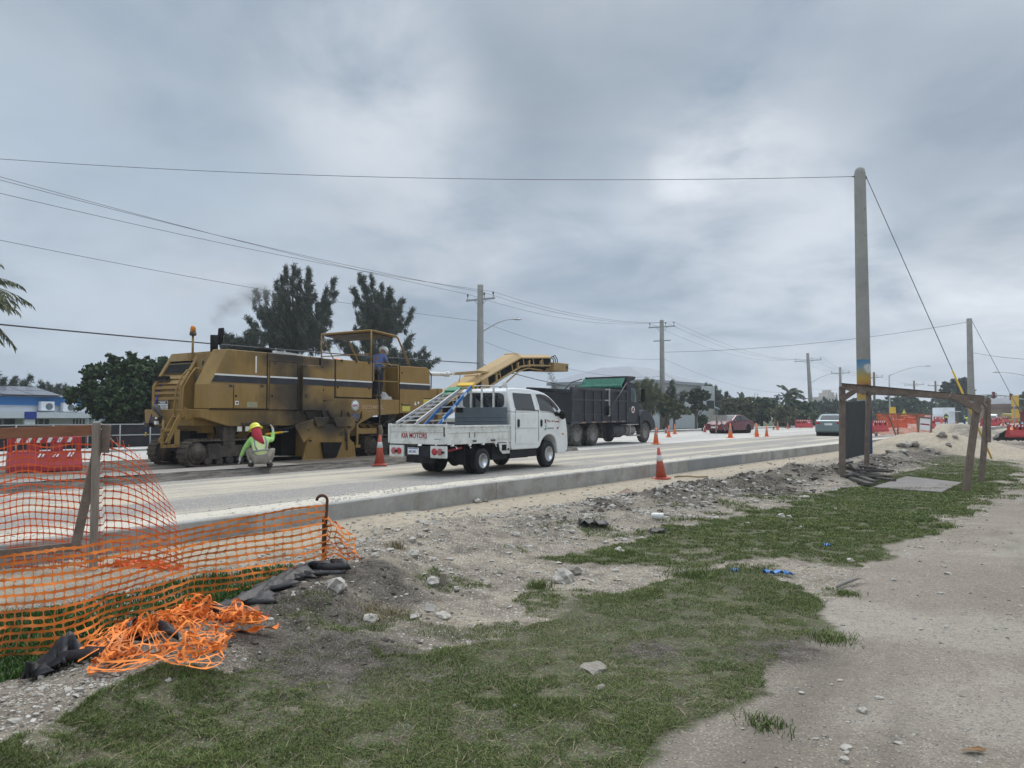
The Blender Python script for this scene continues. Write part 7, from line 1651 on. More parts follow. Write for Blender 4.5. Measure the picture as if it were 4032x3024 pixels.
for i, (ua, va, ub, vb, zz, lb) in enumerate(((3318, 1880, 3430, 1912, .03, 'frontmost long plank of the timber pile sloping down right'), (3325, 1868, 3440, 1905, .07, 'second plank from the front of the timber pile'), (3350, 1875, 3520, 1893, .05, 'longest grey plank of the pile reaching onto the board'),
        (3340, 1862, 3500, 1880, .11, 'plank across the middle of the timber pile'), (3330, 1890, 3400, 1872, .10, 'short plank lying crosswise at the left of the timber pile'), (3390, 1866, 3505, 1872, .15, 'dark thick plank on the right of the timber pile'), (3345, 1850, 3440, 1862, .17, 'pale plank on top of the timber pile'),
        (3400, 1900, 3450, 1905, .06, 'square block at the front of the timber pile'), (3360, 1855, 3380, 1880, .19, 'short block resting atop the timber pile'), (3370, 1888, 3470, 1884, .12, 'plank tilting right in the timber pile'), (3312, 1866, 3350, 1852, .13, 'plank end sticking out by the left post of the frame'), (3430, 1858, 3512, 1866, .10, 'rearmost plank of the timber pile'))):
    a, c = G(ua, va, -.02), G(ub, vb, -.02); z0_ = gz((a.x + c.x) / 2, (a.y + c.y) / 2); b = MB(); m_ = (a + c) / 2; b.beam((a.x - m_.x, a.y - m_.y, rnd.uniform(-.03, .03)), (c.x - m_.x, c.y - m_.y, rnd.uniform(-.03, .03)), .15, .055)
    o = b.build('plank', M_OLDW, bevel=.003); o.location = (m_.x, m_.y, z0_ + zz + .02); tag(o, lb, 'plank', 'planks piled in the timber frame')

# ------------------------------------------------------------------ cones and barriers
M_CONE = mat('cone_orange', (.80, .17, .045), .55, var=.12, scale=4, dirt=((.35, .22, .16), .15, 9)); M_CONED = mat('cone_dusty_red', (.44, .085, .05), .6, var=.15, scale=4, dirt=((.28, .2, .16), .25, 7)); M_BAND = mat('reflective_band', (.62, .62, .62), .4, var=.1)
M_BANDG = mat('grey_band', (.32, .28, .27), .5, var=.1)
def cone_proto(two, m, band=M_BAND):
    t = thing('traffic_cone', 'x', 'traffic cone')
    b = MB(); b.bb(-.20, .20, -.20, .20, 0, .035); b.lathe([(.17, .035), (.155, .06)], n=20); b.build('cone_base', m, t, bevel=.01)
    H = .86; r = lambda z: .145 - (.145 - .032) * (z - .05) / (H - .05)
    b = MB(); b.lathe([(r(.05), .05), (r(.45), .45), (r(H), H), (r(H) - .006, H), (.0, H - .01)], n=24); b.build('cone_body', m, t)
    for z0, z1 in (((.50, .66),) if not two else ((.42, .54), (.62, .70))):
        b = MB(); b.lathe([(r(z0) + .002, z0), (r(z0) + .004, z0 + .002), (r(z1) + .004, z1 - .002), (r(z1) + .002, z1)], n=24); b.build('reflective_band', band, t)
    return t
cA, cB = cone_proto(False, M_CONED), cone_proto(True, M_CONE, M_BANDG); used = set()
cones = [(1495, 1833, .24, cA, .95, 'dusty red cone with one white band standing behind the pickup tailgate'), (2583, 1748, .25, cB, .92, 'dusty orange cone touching the front wheel of the dump truck'),
    (2633, 1721, .22, cB, .88, 'banded orange cone left in front of the double crossarm pole'), (2657, 1709, .22, cB, .88, 'banded orange cone just right of the double crossarm pole base'), (2622, 1706, .2, cA, .62, 'small dark red cone with white collar right by the pole base'), (2587, 1704, .2, cA, .6, 'small dark cone behind the dump truck front wheel'),
    (2775, 1702, .2, cA, .78, 'small dark red cone with white top left of the maroon car'), (2876, 1725, .22, cB, 1.06, 'large banded orange cone in front of the maroon car bonnet'), (2980, 1721, .22, cB, .95, 'front one of two orange cones overlapping right of the maroon car'), (2979, 1711, .22, cB, .98, 'rear one of two orange cones overlapping right of the maroon car'),
    (3019, 1720, .22, cB, .84, 'orange cone right beside the overlapping pair'), (2949, 1695, .2, cB, .78, 'orange cone just behind the rear of the maroon car'), (3046, 1691, .2, cA, .62, 'small dark cone with white top left of the picnic table'), (3062, 1692, .2, cB, .9, 'faded cone directly in front of the picnic table'), (3102, 1688, .2, cB, .8, 'orange cone right of the picnic table'),
    (3152, 1685, .2, cB, .7, 'orange cone in front of the striped red barrier'), (3196, 1683, .2, cB, .9, 'orange barrel shaped cone at the foot of the leaning pole'), (3436, 1708, .2, cA, .95, 'dark red cone with white band right behind the painted pole'), (3615, 1682, .2, cB, .95, 'orange cone before the white notice board'),
    (3765, 1675, .2, cB, .6, 'small cone right of the standing road worker'), (3950, 1677, .2, cB, .9, 'orange cone left of the torn orange sheet by the right edge'), (3895, 1668, .2, cB, .9, 'far cone between the right posts of the timber frame'), (4003, 1664, .2, cB, .9, 'far cone above the sand heap at the right edge'), (3985, 1668, .2, cB, .9, 'far cone beside the yellow sign post'), (3707, 1667, .2, cB, .9, 'far cone left of the standing road worker')]
for u, v, z, pr, sc, lb in cones:
    o = pr if pr not in used else dup(pr); used.add(pr); p = G(u, v, z); s_ = sc * (1 if v > 1700 else .95 * (v - 1640) / 40 * (1640 + 44 - 1640) / 44 if False else 1)
    Yd = p.y
    if v < 1690: Yd = min(Yd, 88); p = D(u, v, Yd); sc = sc * 1.0
    o.location = (p.x, p.y, p.z if v < 1690 else z); o.scale = (sc, sc, sc); o.rotation_euler = (0, 0, rnd.uniform(0, 1.5)); o['label'] = lb; o['group'] = 'traffic cones'
o = dup(cA); p = G(2604, 1884, 0.0); o.location = (p.x, p.y, gz(p.x, p.y) + .01); o.rotation_euler = (R(4), R(-8), R(20)); o.scale = (.92, .92, .92); tag(o, 'leaning red cone with white taped band on the sandy shelf against the kerb', 'traffic cone', 'traffic cones')
b = MB(); b.tube([(0, 0, 0), (.3, .03, .02), (.6, .0, .0), (.85, -.05, .01)], .022, 6); o = b.build('sand_bag_hose', mat('tan_hose', (.30, .21, .10), .8)); p = G(2655, 1880, 0); o.location = (p.x, p.y, gz(p.x, p.y) + .03); tag(o, 'tan length of hose on the sand right of the leaning cone', 'hose')
M_BARR = mat('barrier_red', (.43, .04, .042), .5, var=.12, scale=2, dirt=((.3, .18, .15), .15, 3))
def barrier_proto():
    t = thing('water_barrier', 'x', 'barrier'); b = MB()
    b.prism([(-.24, 0), (.24, 0), (.24, .12), (.11, .38), (.10, .42), (-.10, .42), (-.11, .38), (-.24, .12)], -.75, .75, 'x')
    for x in (-.70, -.24, .24, .70):
        b.bb(x - (.12 if abs(x) < .5 else .05), x + (.12 if abs(x) < .5 else .05), -.09, .09, .42, .58)
    b.bb(-.75, .75, -.09, .09, .58, .72); b.build('barrier_body', M_BARR, t, bevel=.015)
    b = MB()
    for i in range(6):
        x = -.62 + i * .21; b.add([(x, -.096 - .0, .60), (x + .08, -.096, .60), (x + .13, -.096, .70), (x + .05, -.096, .70), (x, -.091, .60), (x + .08, -.091, .60), (x + .13, -.091, .70), (x + .05, -.091, .70)], [(0, 1, 2, 3), (0, 4, 5, 1), (2, 6, 7, 3)])
    b.build('white_stripes', M_WHITEM, t); return t
br0 = barrier_proto(); p = G(175, 1856, .336); br0.location = (p.x, p.y, .34); br0.rotation_euler = (0, 0, R(40)); br0.scale = (.94, 1, 1.06); tag(br0, 'red water filled barrier seen through the net at the left edge', 'barrier', 'red water filled barriers')
b = MB()
for k in range(3):
    x = -.18 + k * .30
    for q in (0, .07): b.add([(x + q, -.19, .30), (x + q + .04, -.19, .30), (x + q + .10, -.15, .385), (x + q + .06, -.15, .385), (x + q, -.185, .30), (x + q + .04, -.185, .30), (x + q + .10, -.145, .385), (x + q + .06, -.145, .385)], [(0, 1, 2, 3), (0, 4, 5, 1), (2, 6, 7, 3)])
b.build('slanted_marks', M_WHITEM, br0)
for u, v, Y, ang, sc, lb in ((3533, 1684, 62, 5, 1.0, 'red striped barrier behind the orange net right of the painted pole'), (3165, 1684, 85, 0, 1.2, 'small red and white striped barrier at the foot of the leaning pole'), (3460, 1700, 50, 30, 1.0, 'red barrier base low behind the timber post'), (3895, 1678, 75, 10, 1.1, 'red barrier between the right posts of the timber frame'),
        (3912, 1670, 90, 10, 1.1, 'red barrier right of the rightmost timber post'), (4018, 1722, 44, 3, 1.0, 'large red barrier standing at the right edge'), (3700, 1662, 100, 0, 1.0, 'small far red barrier behind the standing road worker'), (3660, 1688, 60, 35, 1.0, 'red barrier foot behind the white notice board'), (3945, 1664, 110, 0, 1.2, 'far red barrier under the white car'), (3580, 1668, 80, 10, 1.0, 'far red barrier behind the orange net')):
    o = dup(br0); p = D(u, v, Y); o.location = (p.x, p.y, max(.02, p.z)); o.rotation_euler = (0, 0, R(ang)); o.scale = (sc, sc, sc); o['label'] = lb
    for c_ in [c_ for c_ in kids(o) if c_.name.startswith('slanted')]: bpy.data.objects.remove(c_)
# far orange net fence
Yn = 52; A0, A1 = D(3452, 1700, Yn), D(3668, 1700, Yn + 6)
t = thing('barrier_net', 'distant orange net on timber rails right of the painted pole', 'safety net', (A0.x, A0.y, 0))
zt = D(3452, 1630, Yn).z; dx, dy = A1.x - A0.x, A1.y - A0.y
net('mesh', lambda A, B: (dx * A / 60 + 0 * B, dy * A / 60 + .1 * np.sin(A * .4 + B * .3), .35 + (zt - .4) * B / 14 + .03 * np.sin(A * .7)), 60, 14, .012, .007, M_NETR, t, sub=1)
b = MB(); b.beam((-.1, 0, zt), (dx + .1, dy, zt - .02), .05, .11); b.build('top_rail', M_2X4R, t)
for k in (0, .36, .72, 1):
    b = MB(); b.beam((dx * k, dy * k, .1), (dx * k + .02, dy * k, zt), .05, .09); b.build('post', M_TIM, t)
MB().beam((dx * .30, dy * .3 - .3, .1), (dx * .22, dy * .22, zt - .2), .05, .09).build('brace', M_TIM, t); MB().beam((-.2, -.4, .1), (-.45, .0, zt - .35), .05, .09).build('brace', M_TIM, t)
t = thing('notice_board', 'white notice board with a red band in a dark timber frame', 'sign', tuple(D(3640, 1697, 44)))
b = MB(); b.bb(-.28, .28, -.02, .02, .05, .72); b.build('board', M_WHITEM, t); b = MB(); b.bb(-.24, .24, -.024, -.021, .34, .42); b.build('red_band', M_REDTXT, t)
b = MB(); b.bb(-.34, -.28, -.04, .04, -.2, .78); b.bb(.28, .34, -.04, .04, -.2, .78); b.bb(-.34, .34, -.04, .04, .72, .80); b.build('board_frame', M_TIM, t); t.rotation_euler = (R(-6), R(6), R(-12))
# sign seen from behind next to the maroon car
sgp = G(2818, 1703, .2); sgp = D(2818, 1703, 58); t = thing('sign_board', 'back of a grey plywood sign leaning on a trestle before the maroon car', 'sign', (sgp.x, sgp.y, sgp.z)); k_ = 58 / FPX
b = MB(); b.bb(-18 * k_, 45 * k_, -.02, .02, 46 * k_, 68 * k_); b.build('sign_panel', mat('sign_back', (.26, .24, .22), .8, var=.15), t)
b = MB(); b.beam((0, -.1, 0), (6 * k_, .03, 66 * k_), .08, .10); b.beam((45 * k_, .5, 6 * k_), (15 * k_, .06, 60 * k_), .05, .06); b.beam((10 * k_, .7, 0), (12 * k_, .06, 60 * k_), .05, .06); b.build('trestle', M_TIM, t)
# little diamond and square road signs
for u, v, Y, w, h, mm, lb, dm in ((3515, 1617, 104, .42, .5, M_YELLOW, 'small square yellow sign on the street lamp post', 0), (3560, 1625, 95, .34, .42, M_YLABEL, 'yellow green triangular marker peeping over the orange net', 1)):
    p = D(u, v, Y); t = thing('road_sign', lb, 'sign', (p.x, Y, .2)); b = MB(); z = p.z - .2
    if dm: b.prism([(-w * 1.2, z - h), (w * 1.2, z - h), (0, z + h)], -.02, .02)
    else: b.bb(-w, w, -.02, .02, z - h, z + h)
    b.build('sign_panel', mm, t); MB().cyl((0, .04, 0), (0, .04, z), .04, n=6).build('post', M_POLEG, t)
p = D(3074, 1688, 90); t = thing('picnic_table', 'small pale trestle table among the cones by the tree row', 'table', (p.x, p.y, .15)); b = MB(); b.bb(-.9, .9, -.4, .4, .75, .82); b.build('tabletop', M_OLDW, t)
for s in (-.7, .7): b = MB(); b.beam((s - .3, -.3, 0), (s + .2, 0, .75), .07, .07); b.beam((s + .3, -.3, 0), (s - .2, 0, .75), .07, .07); b.build('leg', M_OLDW, t)
# torn orange sheet, black liner, excavation heap at the right edge
b = MB(); vs = []
for i in range(14):
    for j in range(6): vs.append((i * .22, .2 * math.sin(i * .9 + j), .12 + .12 * j * (1 + .5 * math.sin(i * .7)) * min(1, i / 5)))
b.add(vs, [(i * 6 + j, (i + 1) * 6 + j, (i + 1) * 6 + j + 1, i * 6 + j + 1) for i in range(13) for j in range(5)], True); p = D(3960, 1686, 60); o = b.build('orange_sheet', M_NETO); o.location = (p.x, p.y, .1); tag(o, 'torn orange sheeting hanging by the heap at the right edge', 'plastic sheet')
b = MB(); vs = []
for i in range(26):
    for j in range(7): vs.append((i * .15 - .3 * math.sin(j * .5), .15 * math.sin(i * 1.1) - .08 * j, .42 * (j / 6) * (1 + .25 * math.sin(i * .8)) * min(1, .35 + i / 7) + .03 * math.sin(i * 2.3 + j)))
b.add(vs, [(i * 7 + j, (i + 1) * 7 + j, (i + 1) * 7 + j + 1, i * 7 + j + 1) for i in range(25) for j in range(6)], True); p = D(3915, 1722, 46); o = b.build('black_liner', M_CLOTH); o.location = (p.x, p.y, .12); o.scale = (.9, 1, 1.6); tag(o, 'black plastic liner draped over the heap right of the timber frame', 'plastic sheet')
t = thing('red_panel_sign', 'dark red panel at the right edge above the heap', 'sign', tuple(D(4036, 1700, 60))); MB().bb(-.32, .5, -.03, .03, .85, 1.55).build('panel', M_SIGRED, t); MB().bb(-.05, .05, .03, .08, -.6, 1.5).build('post', M_TIM, t)

# ------------------------------------------------------------------ cars
def car(name, label, loc, h, L, Wd, H, paint, prof, glass, lamps, rear=True, wheels=(.8, 3.4), wr=.32, suv=False):
    t = thing(name, label, 'car', loc, R(90 - h)); b = MB(); n_ = len(prof)
    def yo(z): return .0 if z < H * .62 else (z - H * .62) * .38
    A = [(x, -Wd / 2 + yo(z), z) for x, z in prof]; B_ = [(x, Wd / 2 - yo(z), z) for x, z in prof]
    zb = H * .62
    lowp = [q for q in prof if q[1] <= zb + 1e-6]
    b.add(A + B_, [tuple(range(n_)), tuple(range(2 * n_ - 1, n_ - 1, -1))] + [(i, i + n_, (i + 1) % n_ + n_, (i + 1) % n_) for i in range(n_)])
    body = b.build('body', paint, t, bevel=.06, seg=3)
    for g in glass:
        b = MB(); k = len(g)
        if len(g[0]) == 2:
            for s in (-1, 1): b.add([(x, s * (Wd / 2 - yo(z) + .006), z) for x, z in g] + [(x, s * (Wd / 2 - yo(z) - .02), z) for x, z in g], [tuple(range(k)), tuple(range(2 * k - 1, k - 1, -1))] + [(i, i + k, (i + 1) % k + k, (i + 1) % k) for i in range(k)])
        else: b.add([tuple(q) for q in g], [(0, 1, 2, 3)])
        b.build('window', M_GLASS, t)
    for nm, c, d, mm in lamps:
        for s in (-1, 1): MB().box((c[0], s * c[1], c[2]), d).build(nm, mm, t, bevel=.02)
    for x in wheels:
        for s in (-1, 1): wheel(t, x, s * (Wd / 2 - .11), wr, .20, side=s, holes=0, deep=.03)
    b = MB()
    for x in wheels: b.cyl((x, -Wd / 2 - .003, wr), (x, Wd / 2 + .003, wr), wr * 1.16, n=24)
    b.build('wheel_arch', M_BLACKP, t)
    b = MB()
    for s in (-1, 1): b.ell((L * .66, s * (Wd / 2 + .08), H * .64), (.09, .10, .08), 10, 8)
    b.build('wing_mirror', paint, t); return t
M_CARG = mat('green_grey_car_paint', (.16, .22, .23), .3, metal=.3, var=.05, coat=.4, dirt=((.25, .25, .23), .1, 2))
M_CARM = mat('maroon_car_paint', (.12, .012, .018), .25, metal=.2, var=.08, coat=.6); M_CARW = mat('white_car_paint', (.65, .66, .66), .3, var=.04, coat=.4)
sed = [(.02, .32), (.0, .60), (.02, .98), (.10, 1.05), (.52, 1.08), (.90, 1.38), (1.25, 1.47), (2.0, 1.49), (2.5, 1.44), (3.25, 1.06), (4.1, .92), (4.32, .72), (4.36, .40), (4.3, .26), (.1, .24)]
p = D(3262, 1694, 52); LGP = p
c_ = car('sedan_car', 'grey green sedan driving away beside the leaning pole', (p.x, p.y, .24), 31, 4.36, 1.7, 1.49, M_CARG, sed,
    [[(.62, 1.10), (1.0, 1.36), (1.3, 1.42), (1.95, 1.43), (1.95, 1.06), (.8, 1.06)], [(2.02, 1.06), (2.02, 1.43), (2.46, 1.38), (3.05, 1.10), (3.0, 1.05)], [(.53, -.60, 1.10), (.53, .60, 1.10), (.88, .52, 1.385), (.88, -.52, 1.385)]],
    [('tail_lamp', (.03, .66, .88), (.10, .28, .16), M_RED)], wheels=(.72, 3.35), wr=.30)
b = MB(); b.bb(-.012, -.004, -.25, .25, .72, .86); b.build('number_plate', M_OFFW, c_)
k_ = 62 / FPX; p = D(2868, 1700, 62)
fb = [(.05, .30), (.0, .62), (.05, .92), (.35, 1.0), (.62, 1.10), (1.15, 1.40), (1.7, 1.46), (2.3, 1.43), (3.1, 1.05), (4.0, .88), (4.35, .68), (4.42, .40), (4.35, .24), (.15, .24)]
c_ = car('sedan_car', 'maroon sedan facing left behind the back of the grey sign', (p.x + 33 * k_ + 1.1, 63.5, .22), 228, 4.42, 1.75, 1.46, M_CARM, fb,
    [[(.75, 1.08), (1.2, 1.34), (1.7, 1.40), (1.85, 1.40), (1.85, 1.02), (.95, 1.02)], [(1.92, 1.02), (1.92, 1.40), (2.25, 1.37), (2.9, 1.06), (2.85, 1.0)], [(2.38, -.60, 1.42), (2.38, .60, 1.42), (3.05, .70, 1.09), (3.05, -.70, 1.09)]],
    [('headlight', (4.25, .62, .70), (.22, .30, .13), M_GLASS)], wheels=(.85, 3.45), wr=.33)
b = MB(); b.bb(4.41, 4.43, -.3, .3, .42, .55); b.build('number_plate', M_OFFW, c_)
suv = [(.02, .34), (.0, .70), (.08, 1.05), (.30, 1.55), (.55, 1.66), (2.2, 1.70), (2.7, 1.62), (3.3, 1.15), (4.2, 1.02), (4.5, .78), (4.52, .4), (4.4, .26), (.1, .26)]
p = D(3918, 1655, 108); car('white_car', 'white car driving away under the traffic signals', (p.x - .6, p.y, .2), 35, 4.5, 1.85, 1.7, M_CARW, suv, [[(.5, 1.15), (.6, 1.52), (2.2, 1.60), (2.6, 1.52), (3.1, 1.15)], [(.10, -.68, 1.15), (.10, .68, 1.15), (.30, .60, 1.52), (.30, -.60, 1.52)]], [('tail_lamp', (.04, .80, 1.0), (.1, .14, .22), M_RED)], wheels=(.85, 3.6), wr=.36)
for u, v, Y, lb, mm in ((3160, 1640, 108, 'white vehicle half hidden under the tree right of the tall palm', M_CARW),):
    p = D(u, v, Y); car('parked_car', lb, (p.x - 2, Y, .15), 85, 4.36, 1.75, 1.49, mm, sed, [[(.62, 1.10), (1.0, 1.36), (1.95, 1.43), (2.46, 1.38), (3.05, 1.10)]], [], wheels=(.72, 3.35), wr=.30)
M_DULLY = mat('dull_yellow', (.36, .29, .10), .7, var=.2)
# little yellow tanker truck under the shops
p = D(3948, 1650, 125); t = thing('yellow_truck', 'small yellow tank truck standing in front of the brown shops', 'truck', (p.x, 125, .15)); b = MB(); b.cyl((0, 0, 1.5), (2.6, 0, 1.5), .45, n=16); b.build('tank', M_DULLY, t); b = MB(); b.bb(-.3, 3.3, -.8, .8, .6, 1.05); b.build('chassis', M_DULLY, t)
for x in (.3, 2.6): wheel(t, x, -.7, .4, .25, holes=0)

# ------------------------------------------------------------------ people
M_SKIN = mat('skin', (.22, .12, .08), .6, var=.08); M_GLOVE = mat('grey_glove', (.50, .50, .48), .8, var=.1)
M_HIVIS = mat('hi_vis_vest', (.66, .76, .36), .8, var=.08, scale=9, bump=.3); M_LIME = mat('lime_shirt', (.36, .66, .20), .8, var=.08, scale=9, bump=.3); M_HIV2 = mat('bright_vest', (.50, .70, .04), .8, var=.06)
M_KHAKI = mat('khaki_trousers', (.25, .22, .185), .9, var=.2, scale=10, bump=.5); M_REFL = mat('grey_reflective', (.25, .26, .27), .5, var=.05)
M_YHAT = mat('yellow_helmet', (.72, .70, .06), .35, var=.04); M_WHAT = mat('white_helmet', (.75, .76, .72), .35, var=.04); M_SCARF = mat('red_scarf', (.42, .03, .05), .85, var=.15, scale=8, bump=.5)
M_BLUES = mat('blue_shirt', (.10, .15, .33), .85, var=.12, scale=8, bump=.3); M_NAVY = mat('navy_trousers', (.028, .033, .045), .9, var=.25, scale=12); M_BOOT = mat('boot', (.05, .035, .028), .8, var=.2)
def skin(name, J, E, m, parent, root=0, sub=2):
    me = bpy.data.meshes.new(name); me.from_pydata([j[:3] for j in J], E, []); me.update(); me.materials.append(m)
    o = bpy.data.objects.new(name, me); COL.objects.link(o); o.parent = parent; sk = o.modifiers.new('skin', 'SKIN'); sk.use_smooth_shade = True
    for i, j in enumerate(J):
        r = j[3]; me.skin_vertices[0].data[i].radius = r if isinstance(r, tuple) else (r, r); me.skin_vertices[0].data[i].use_root = (i == root)
    s = o.modifiers.new('subsurf', 'SUBSURF'); s.levels = sub; s.render_levels = sub; return o
def hand(J, E, w, d, palm=.04, open_=.6):
    """append palm and five fingers after wrist index w, pointing along d"""
    d = Vector(d).normalized(); W0 = Vector(J[w][:3]); sd = d.cross(Vector((0, 0, 1)) if abs(d.z) < .9 else Vector((1, 0, 0))).normalized(); up_ = sd.cross(d)
    k = len(J); J.append((*(W0 + d * .06), (.028, .036))); E.append((w, k))
    for i, (o_, l) in enumerate(((-.030, .060), (-.010, .072), (.010, .068), (.030, .052))):
        a = W0 + d * .095 + sd * o_; f1 = a + d * l * .5 - up_ * .008; f2 = a + d * l * .8 - up_ * .03
        n0 = len(J); J += [(*a, .011), (*f1, .0095), (*f2, .008)]; E += [(k, n0), (n0, n0 + 1), (n0 + 1, n0 + 2)]
    a = W0 + d * .045 + sd * .045; f = a + d * .035 + sd * .012; n0 = len(J); J += [(*a, .012), (*f, .009)]; E += [(k, n0), (n0, n0 + 1)]
def person(label, loc, rz, P, cloth, sc=1.0, hands=True, group=None):
    """P: joints dict: pelvis chest neck head (sh el wr)_(l r) (hip kn an toe)_(l r)"""
    t = thing('person', label, 'person', loc, rz, group); t.scale = (sc, sc, sc)
    J, E = [], []
    def A(p, r): J.append((*p, r)); return len(J) - 1
    pe = A(P['pelvis'], .10); ch = A(P['chest'], (.12, .10)); E.append((pe, ch)); nb_ = A(P['neck'], .055); E.append((ch, nb_))
    hd = Vector(P['head']); nk = Vector(P['neck']); up_ = (hd - nk).normalized()
    h0 = A(tuple(hd - up_ * .04), (.065, .078)); E.append((nb_, h0)); h1 = A(tuple(hd + up_ * .03), (.078, .092)); E.append((h0, h1)); h2 = A(tuple(hd + up_ * .09), (.06, .07)); E.append((h1, h2))
    f = Vector(P.get('face', (0, 1, 0))).normalized(); no = A(tuple(hd + f * .098 - up_ * .015), .012); E.append((h0, no))
    for s in 'lr':
        sh = A(P['sh_' + s], .050); el = A(P['el_' + s], .038); wr = A(P['wr_' + s], .026); E += [(ch, sh), (sh, el), (el, wr)]
        if hands: hand(J, E, wr, Vector(P['wr_' + s]) - Vector(P['el_' + s]) if 'hd_' + s not in P else P['hd_' + s])
        hp = A(P['hip_' + s], .085); kn = A(P['kn_' + s], .055); an = A(P['an_' + s], .038); to = A(P['toe_' + s], .035); E += [(pe, hp), (hp, kn), (kn, an), (an, to)]
    bd = skin('body', J, E, cloth.get('skin', M_SKIN), t)
    for nm in ('shirt', 'vest'):
        if nm in cloth:
            g = .018 if nm == 'shirt' else .032
            J, E = [], []
            pe = A(Vector(P['pelvis']) + Vector((0, 0, .0)), (.13 + g, .105 + g)); mi = A((Vector(P['pelvis']) + Vector(P['chest'])) / 2, (.125 + g, .10 + g)); ch = A(P['chest'], (.155 + g, .11 + g)); ne = A((Vector(P['neck']) * .75 + Vector(P['chest']) * .25), .07); E += [(pe, mi), (mi, ch), (ch, ne)]
            for s in 'lr':
                sh = A(P['sh_' + s], .062 + g * .7 if nm == 'shirt' else .07); E.append((ch, sh))
                if nm == 'shirt':
                    el = A(Vector(P['sh_' + s]).lerp(Vector(P['el_' + s]), 1 if cloth.get('long') else .85), .045 + g * .5); E.append((sh, el))
                    if cloth.get('long'): wr = A(Vector(P['el_' + s]).lerp(Vector(P['wr_' + s]), .93), .030 + g * .4); E.append((el, wr))
            skin(nm, J, E, cloth[nm], t)
    J, E = [], []
    pe = A(P['pelvis'], (.135, .12))
    for s in 'lr':
        hp = A(P['hip_' + s], .11); kn = A(P['kn_' + s], .075); an = A(Vector(P['an_' + s]).lerp(Vector(P['kn_' + s]), .12), .058); E += [(pe, hp), (hp, kn), (kn, an)]
    skin('trousers', J, E, cloth['trousers'], t)
    for s in 'lr':
        b = MB(); a, c = Vector(P['an_' + s]), Vector(P['toe_' + s]); b.tube([tuple(a + Vector((0, 0, .02))), tuple(a + Vector((0, 0, -.03))), tuple(a.lerp(c, .5) + Vector((0, 0, -.01))), tuple(c)], [.055, .06, .05, .035], 10); b.build('boot', M_BOOT, t)
    if 'hat' in cloth:
        q = up_.to_track_quat('Z', 'Y').to_matrix().to_4x4(); M = Matrix.Translation(hd + up_ * .05) @ q; b = MB()
        b.lathe([(.165, -.015), (.16, 0), (.125, .005), (.122, .05), (.10, .10), (.055, .132), (0, .14)], (0, 0, 0), 'Z', 24, True, M); b.lathe([(.012, .125), (.012, .145), (0, .15)], M=M, n=8); ht = b.build('helmet', cloth['hat'], t)
    return t, up_
# squatting worker in front of the machine, back to the viewer
wl_ = G(1018, 1838, .395)
P = dict(pelvis=(.05, .0, .20), chest=(.01, .14, .50), neck=(-.05, .20, .68), head=(-.085, .24, .80), face=(-.6, .8, -.2), sh_l=(-.18, .14, .60), el_l=(-.32, .26, .40), wr_l=(-.42, .32, .20), sh_r=(.17, .16, .61), el_r=(.27, .30, .58), wr_r=(.28, .38, .80), hd_l=(-.1, .1, -1), hd_r=(-.3, .3, 1),
         hip_l=(-.04, .02, .18), kn_l=(-.26, .30, .40), an_l=(-.16, .10, .07), toe_l=(-.22, .28, .03), hip_r=(.15, .02, .18), kn_r=(.28, .38, .38), an_r=(.22, .12, .07), toe_r=(.26, .30, .03))
t, up_ = person('person squatting by the machine in yellow helmet, red neck cloth and lime vest', tuple(wl_), R(14), P, dict(shirt=M_LIME, long=True, vest=M_HIVIS, trousers=M_KHAKI, hat=M_YHAT, skin=M_GLOVE), sc=1.03)
b = MB(); b.tube([(-.085, .20, .86), (-.07, .17, .78), (-.05, .11, .70), (.0, .06, .63), (.05, .04, .57), (.10, .03, .50)], [.09, .11, .115, .085, .06, .025], 12); b.build('neck_cloth', M_SCARF, t)
b = MB(); b.tube([(-.12, .12, .665), (-.10, .03, .56), (-.07, -.03, .44), (-.03, -.06, .38)], .018, 6); b.tube([(.13, .12, .66), (.16, .04, .56), (.17, -.01, .46), (.15, -.045, .40)], .018, 6); b.tube([(-.14, .09, .33), (-.09, -.06, .35), (.04, -.105, .37), (.16, -.06, .385), (.21, .06, .38)], .018, 6); b.build('reflective_band', M_REFL, t)
# operator on the deck
P = dict(pelvis=(.0, 0, .88), chest=(.03, 0, 1.18), neck=(.12, 0, 1.36), head=(.22, 0, 1.43), face=(.75, 0, -.65), sh_l=(.10, .17, 1.30), el_l=(.20, .22, 1.06), wr_l=(.42, .15, 1.02), sh_r=(.08, -.17, 1.30), el_r=(.20, -.22, 1.08), wr_r=(.42, -.12, 1.02),
         hip_l=(.0, .09, .84), kn_l=(.03, .10, .46), an_l=(-.02, .10, .08), toe_l=(.12, .11, .04), hip_r=(.0, -.09, .84), kn_r=(.02, -.10, .46), an_r=(-.03, -.10, .08), toe_r=(.12, -.11, .04))
t, up_ = person('person in blue T-shirt and white helmet standing on the machine deck, leaning over the controls', tuple(at_m(6.58, .26, 1.73)), R(90 - MH), P, dict(shirt=M_BLUES, trousers=M_NAVY, hat=M_WHAT), sc=1.05)
b = MB(); b.ell((.285, 0, 1.375), (.04, .05, .045), 10, 8); b.build('dust_mask', M_WHITEM, t)
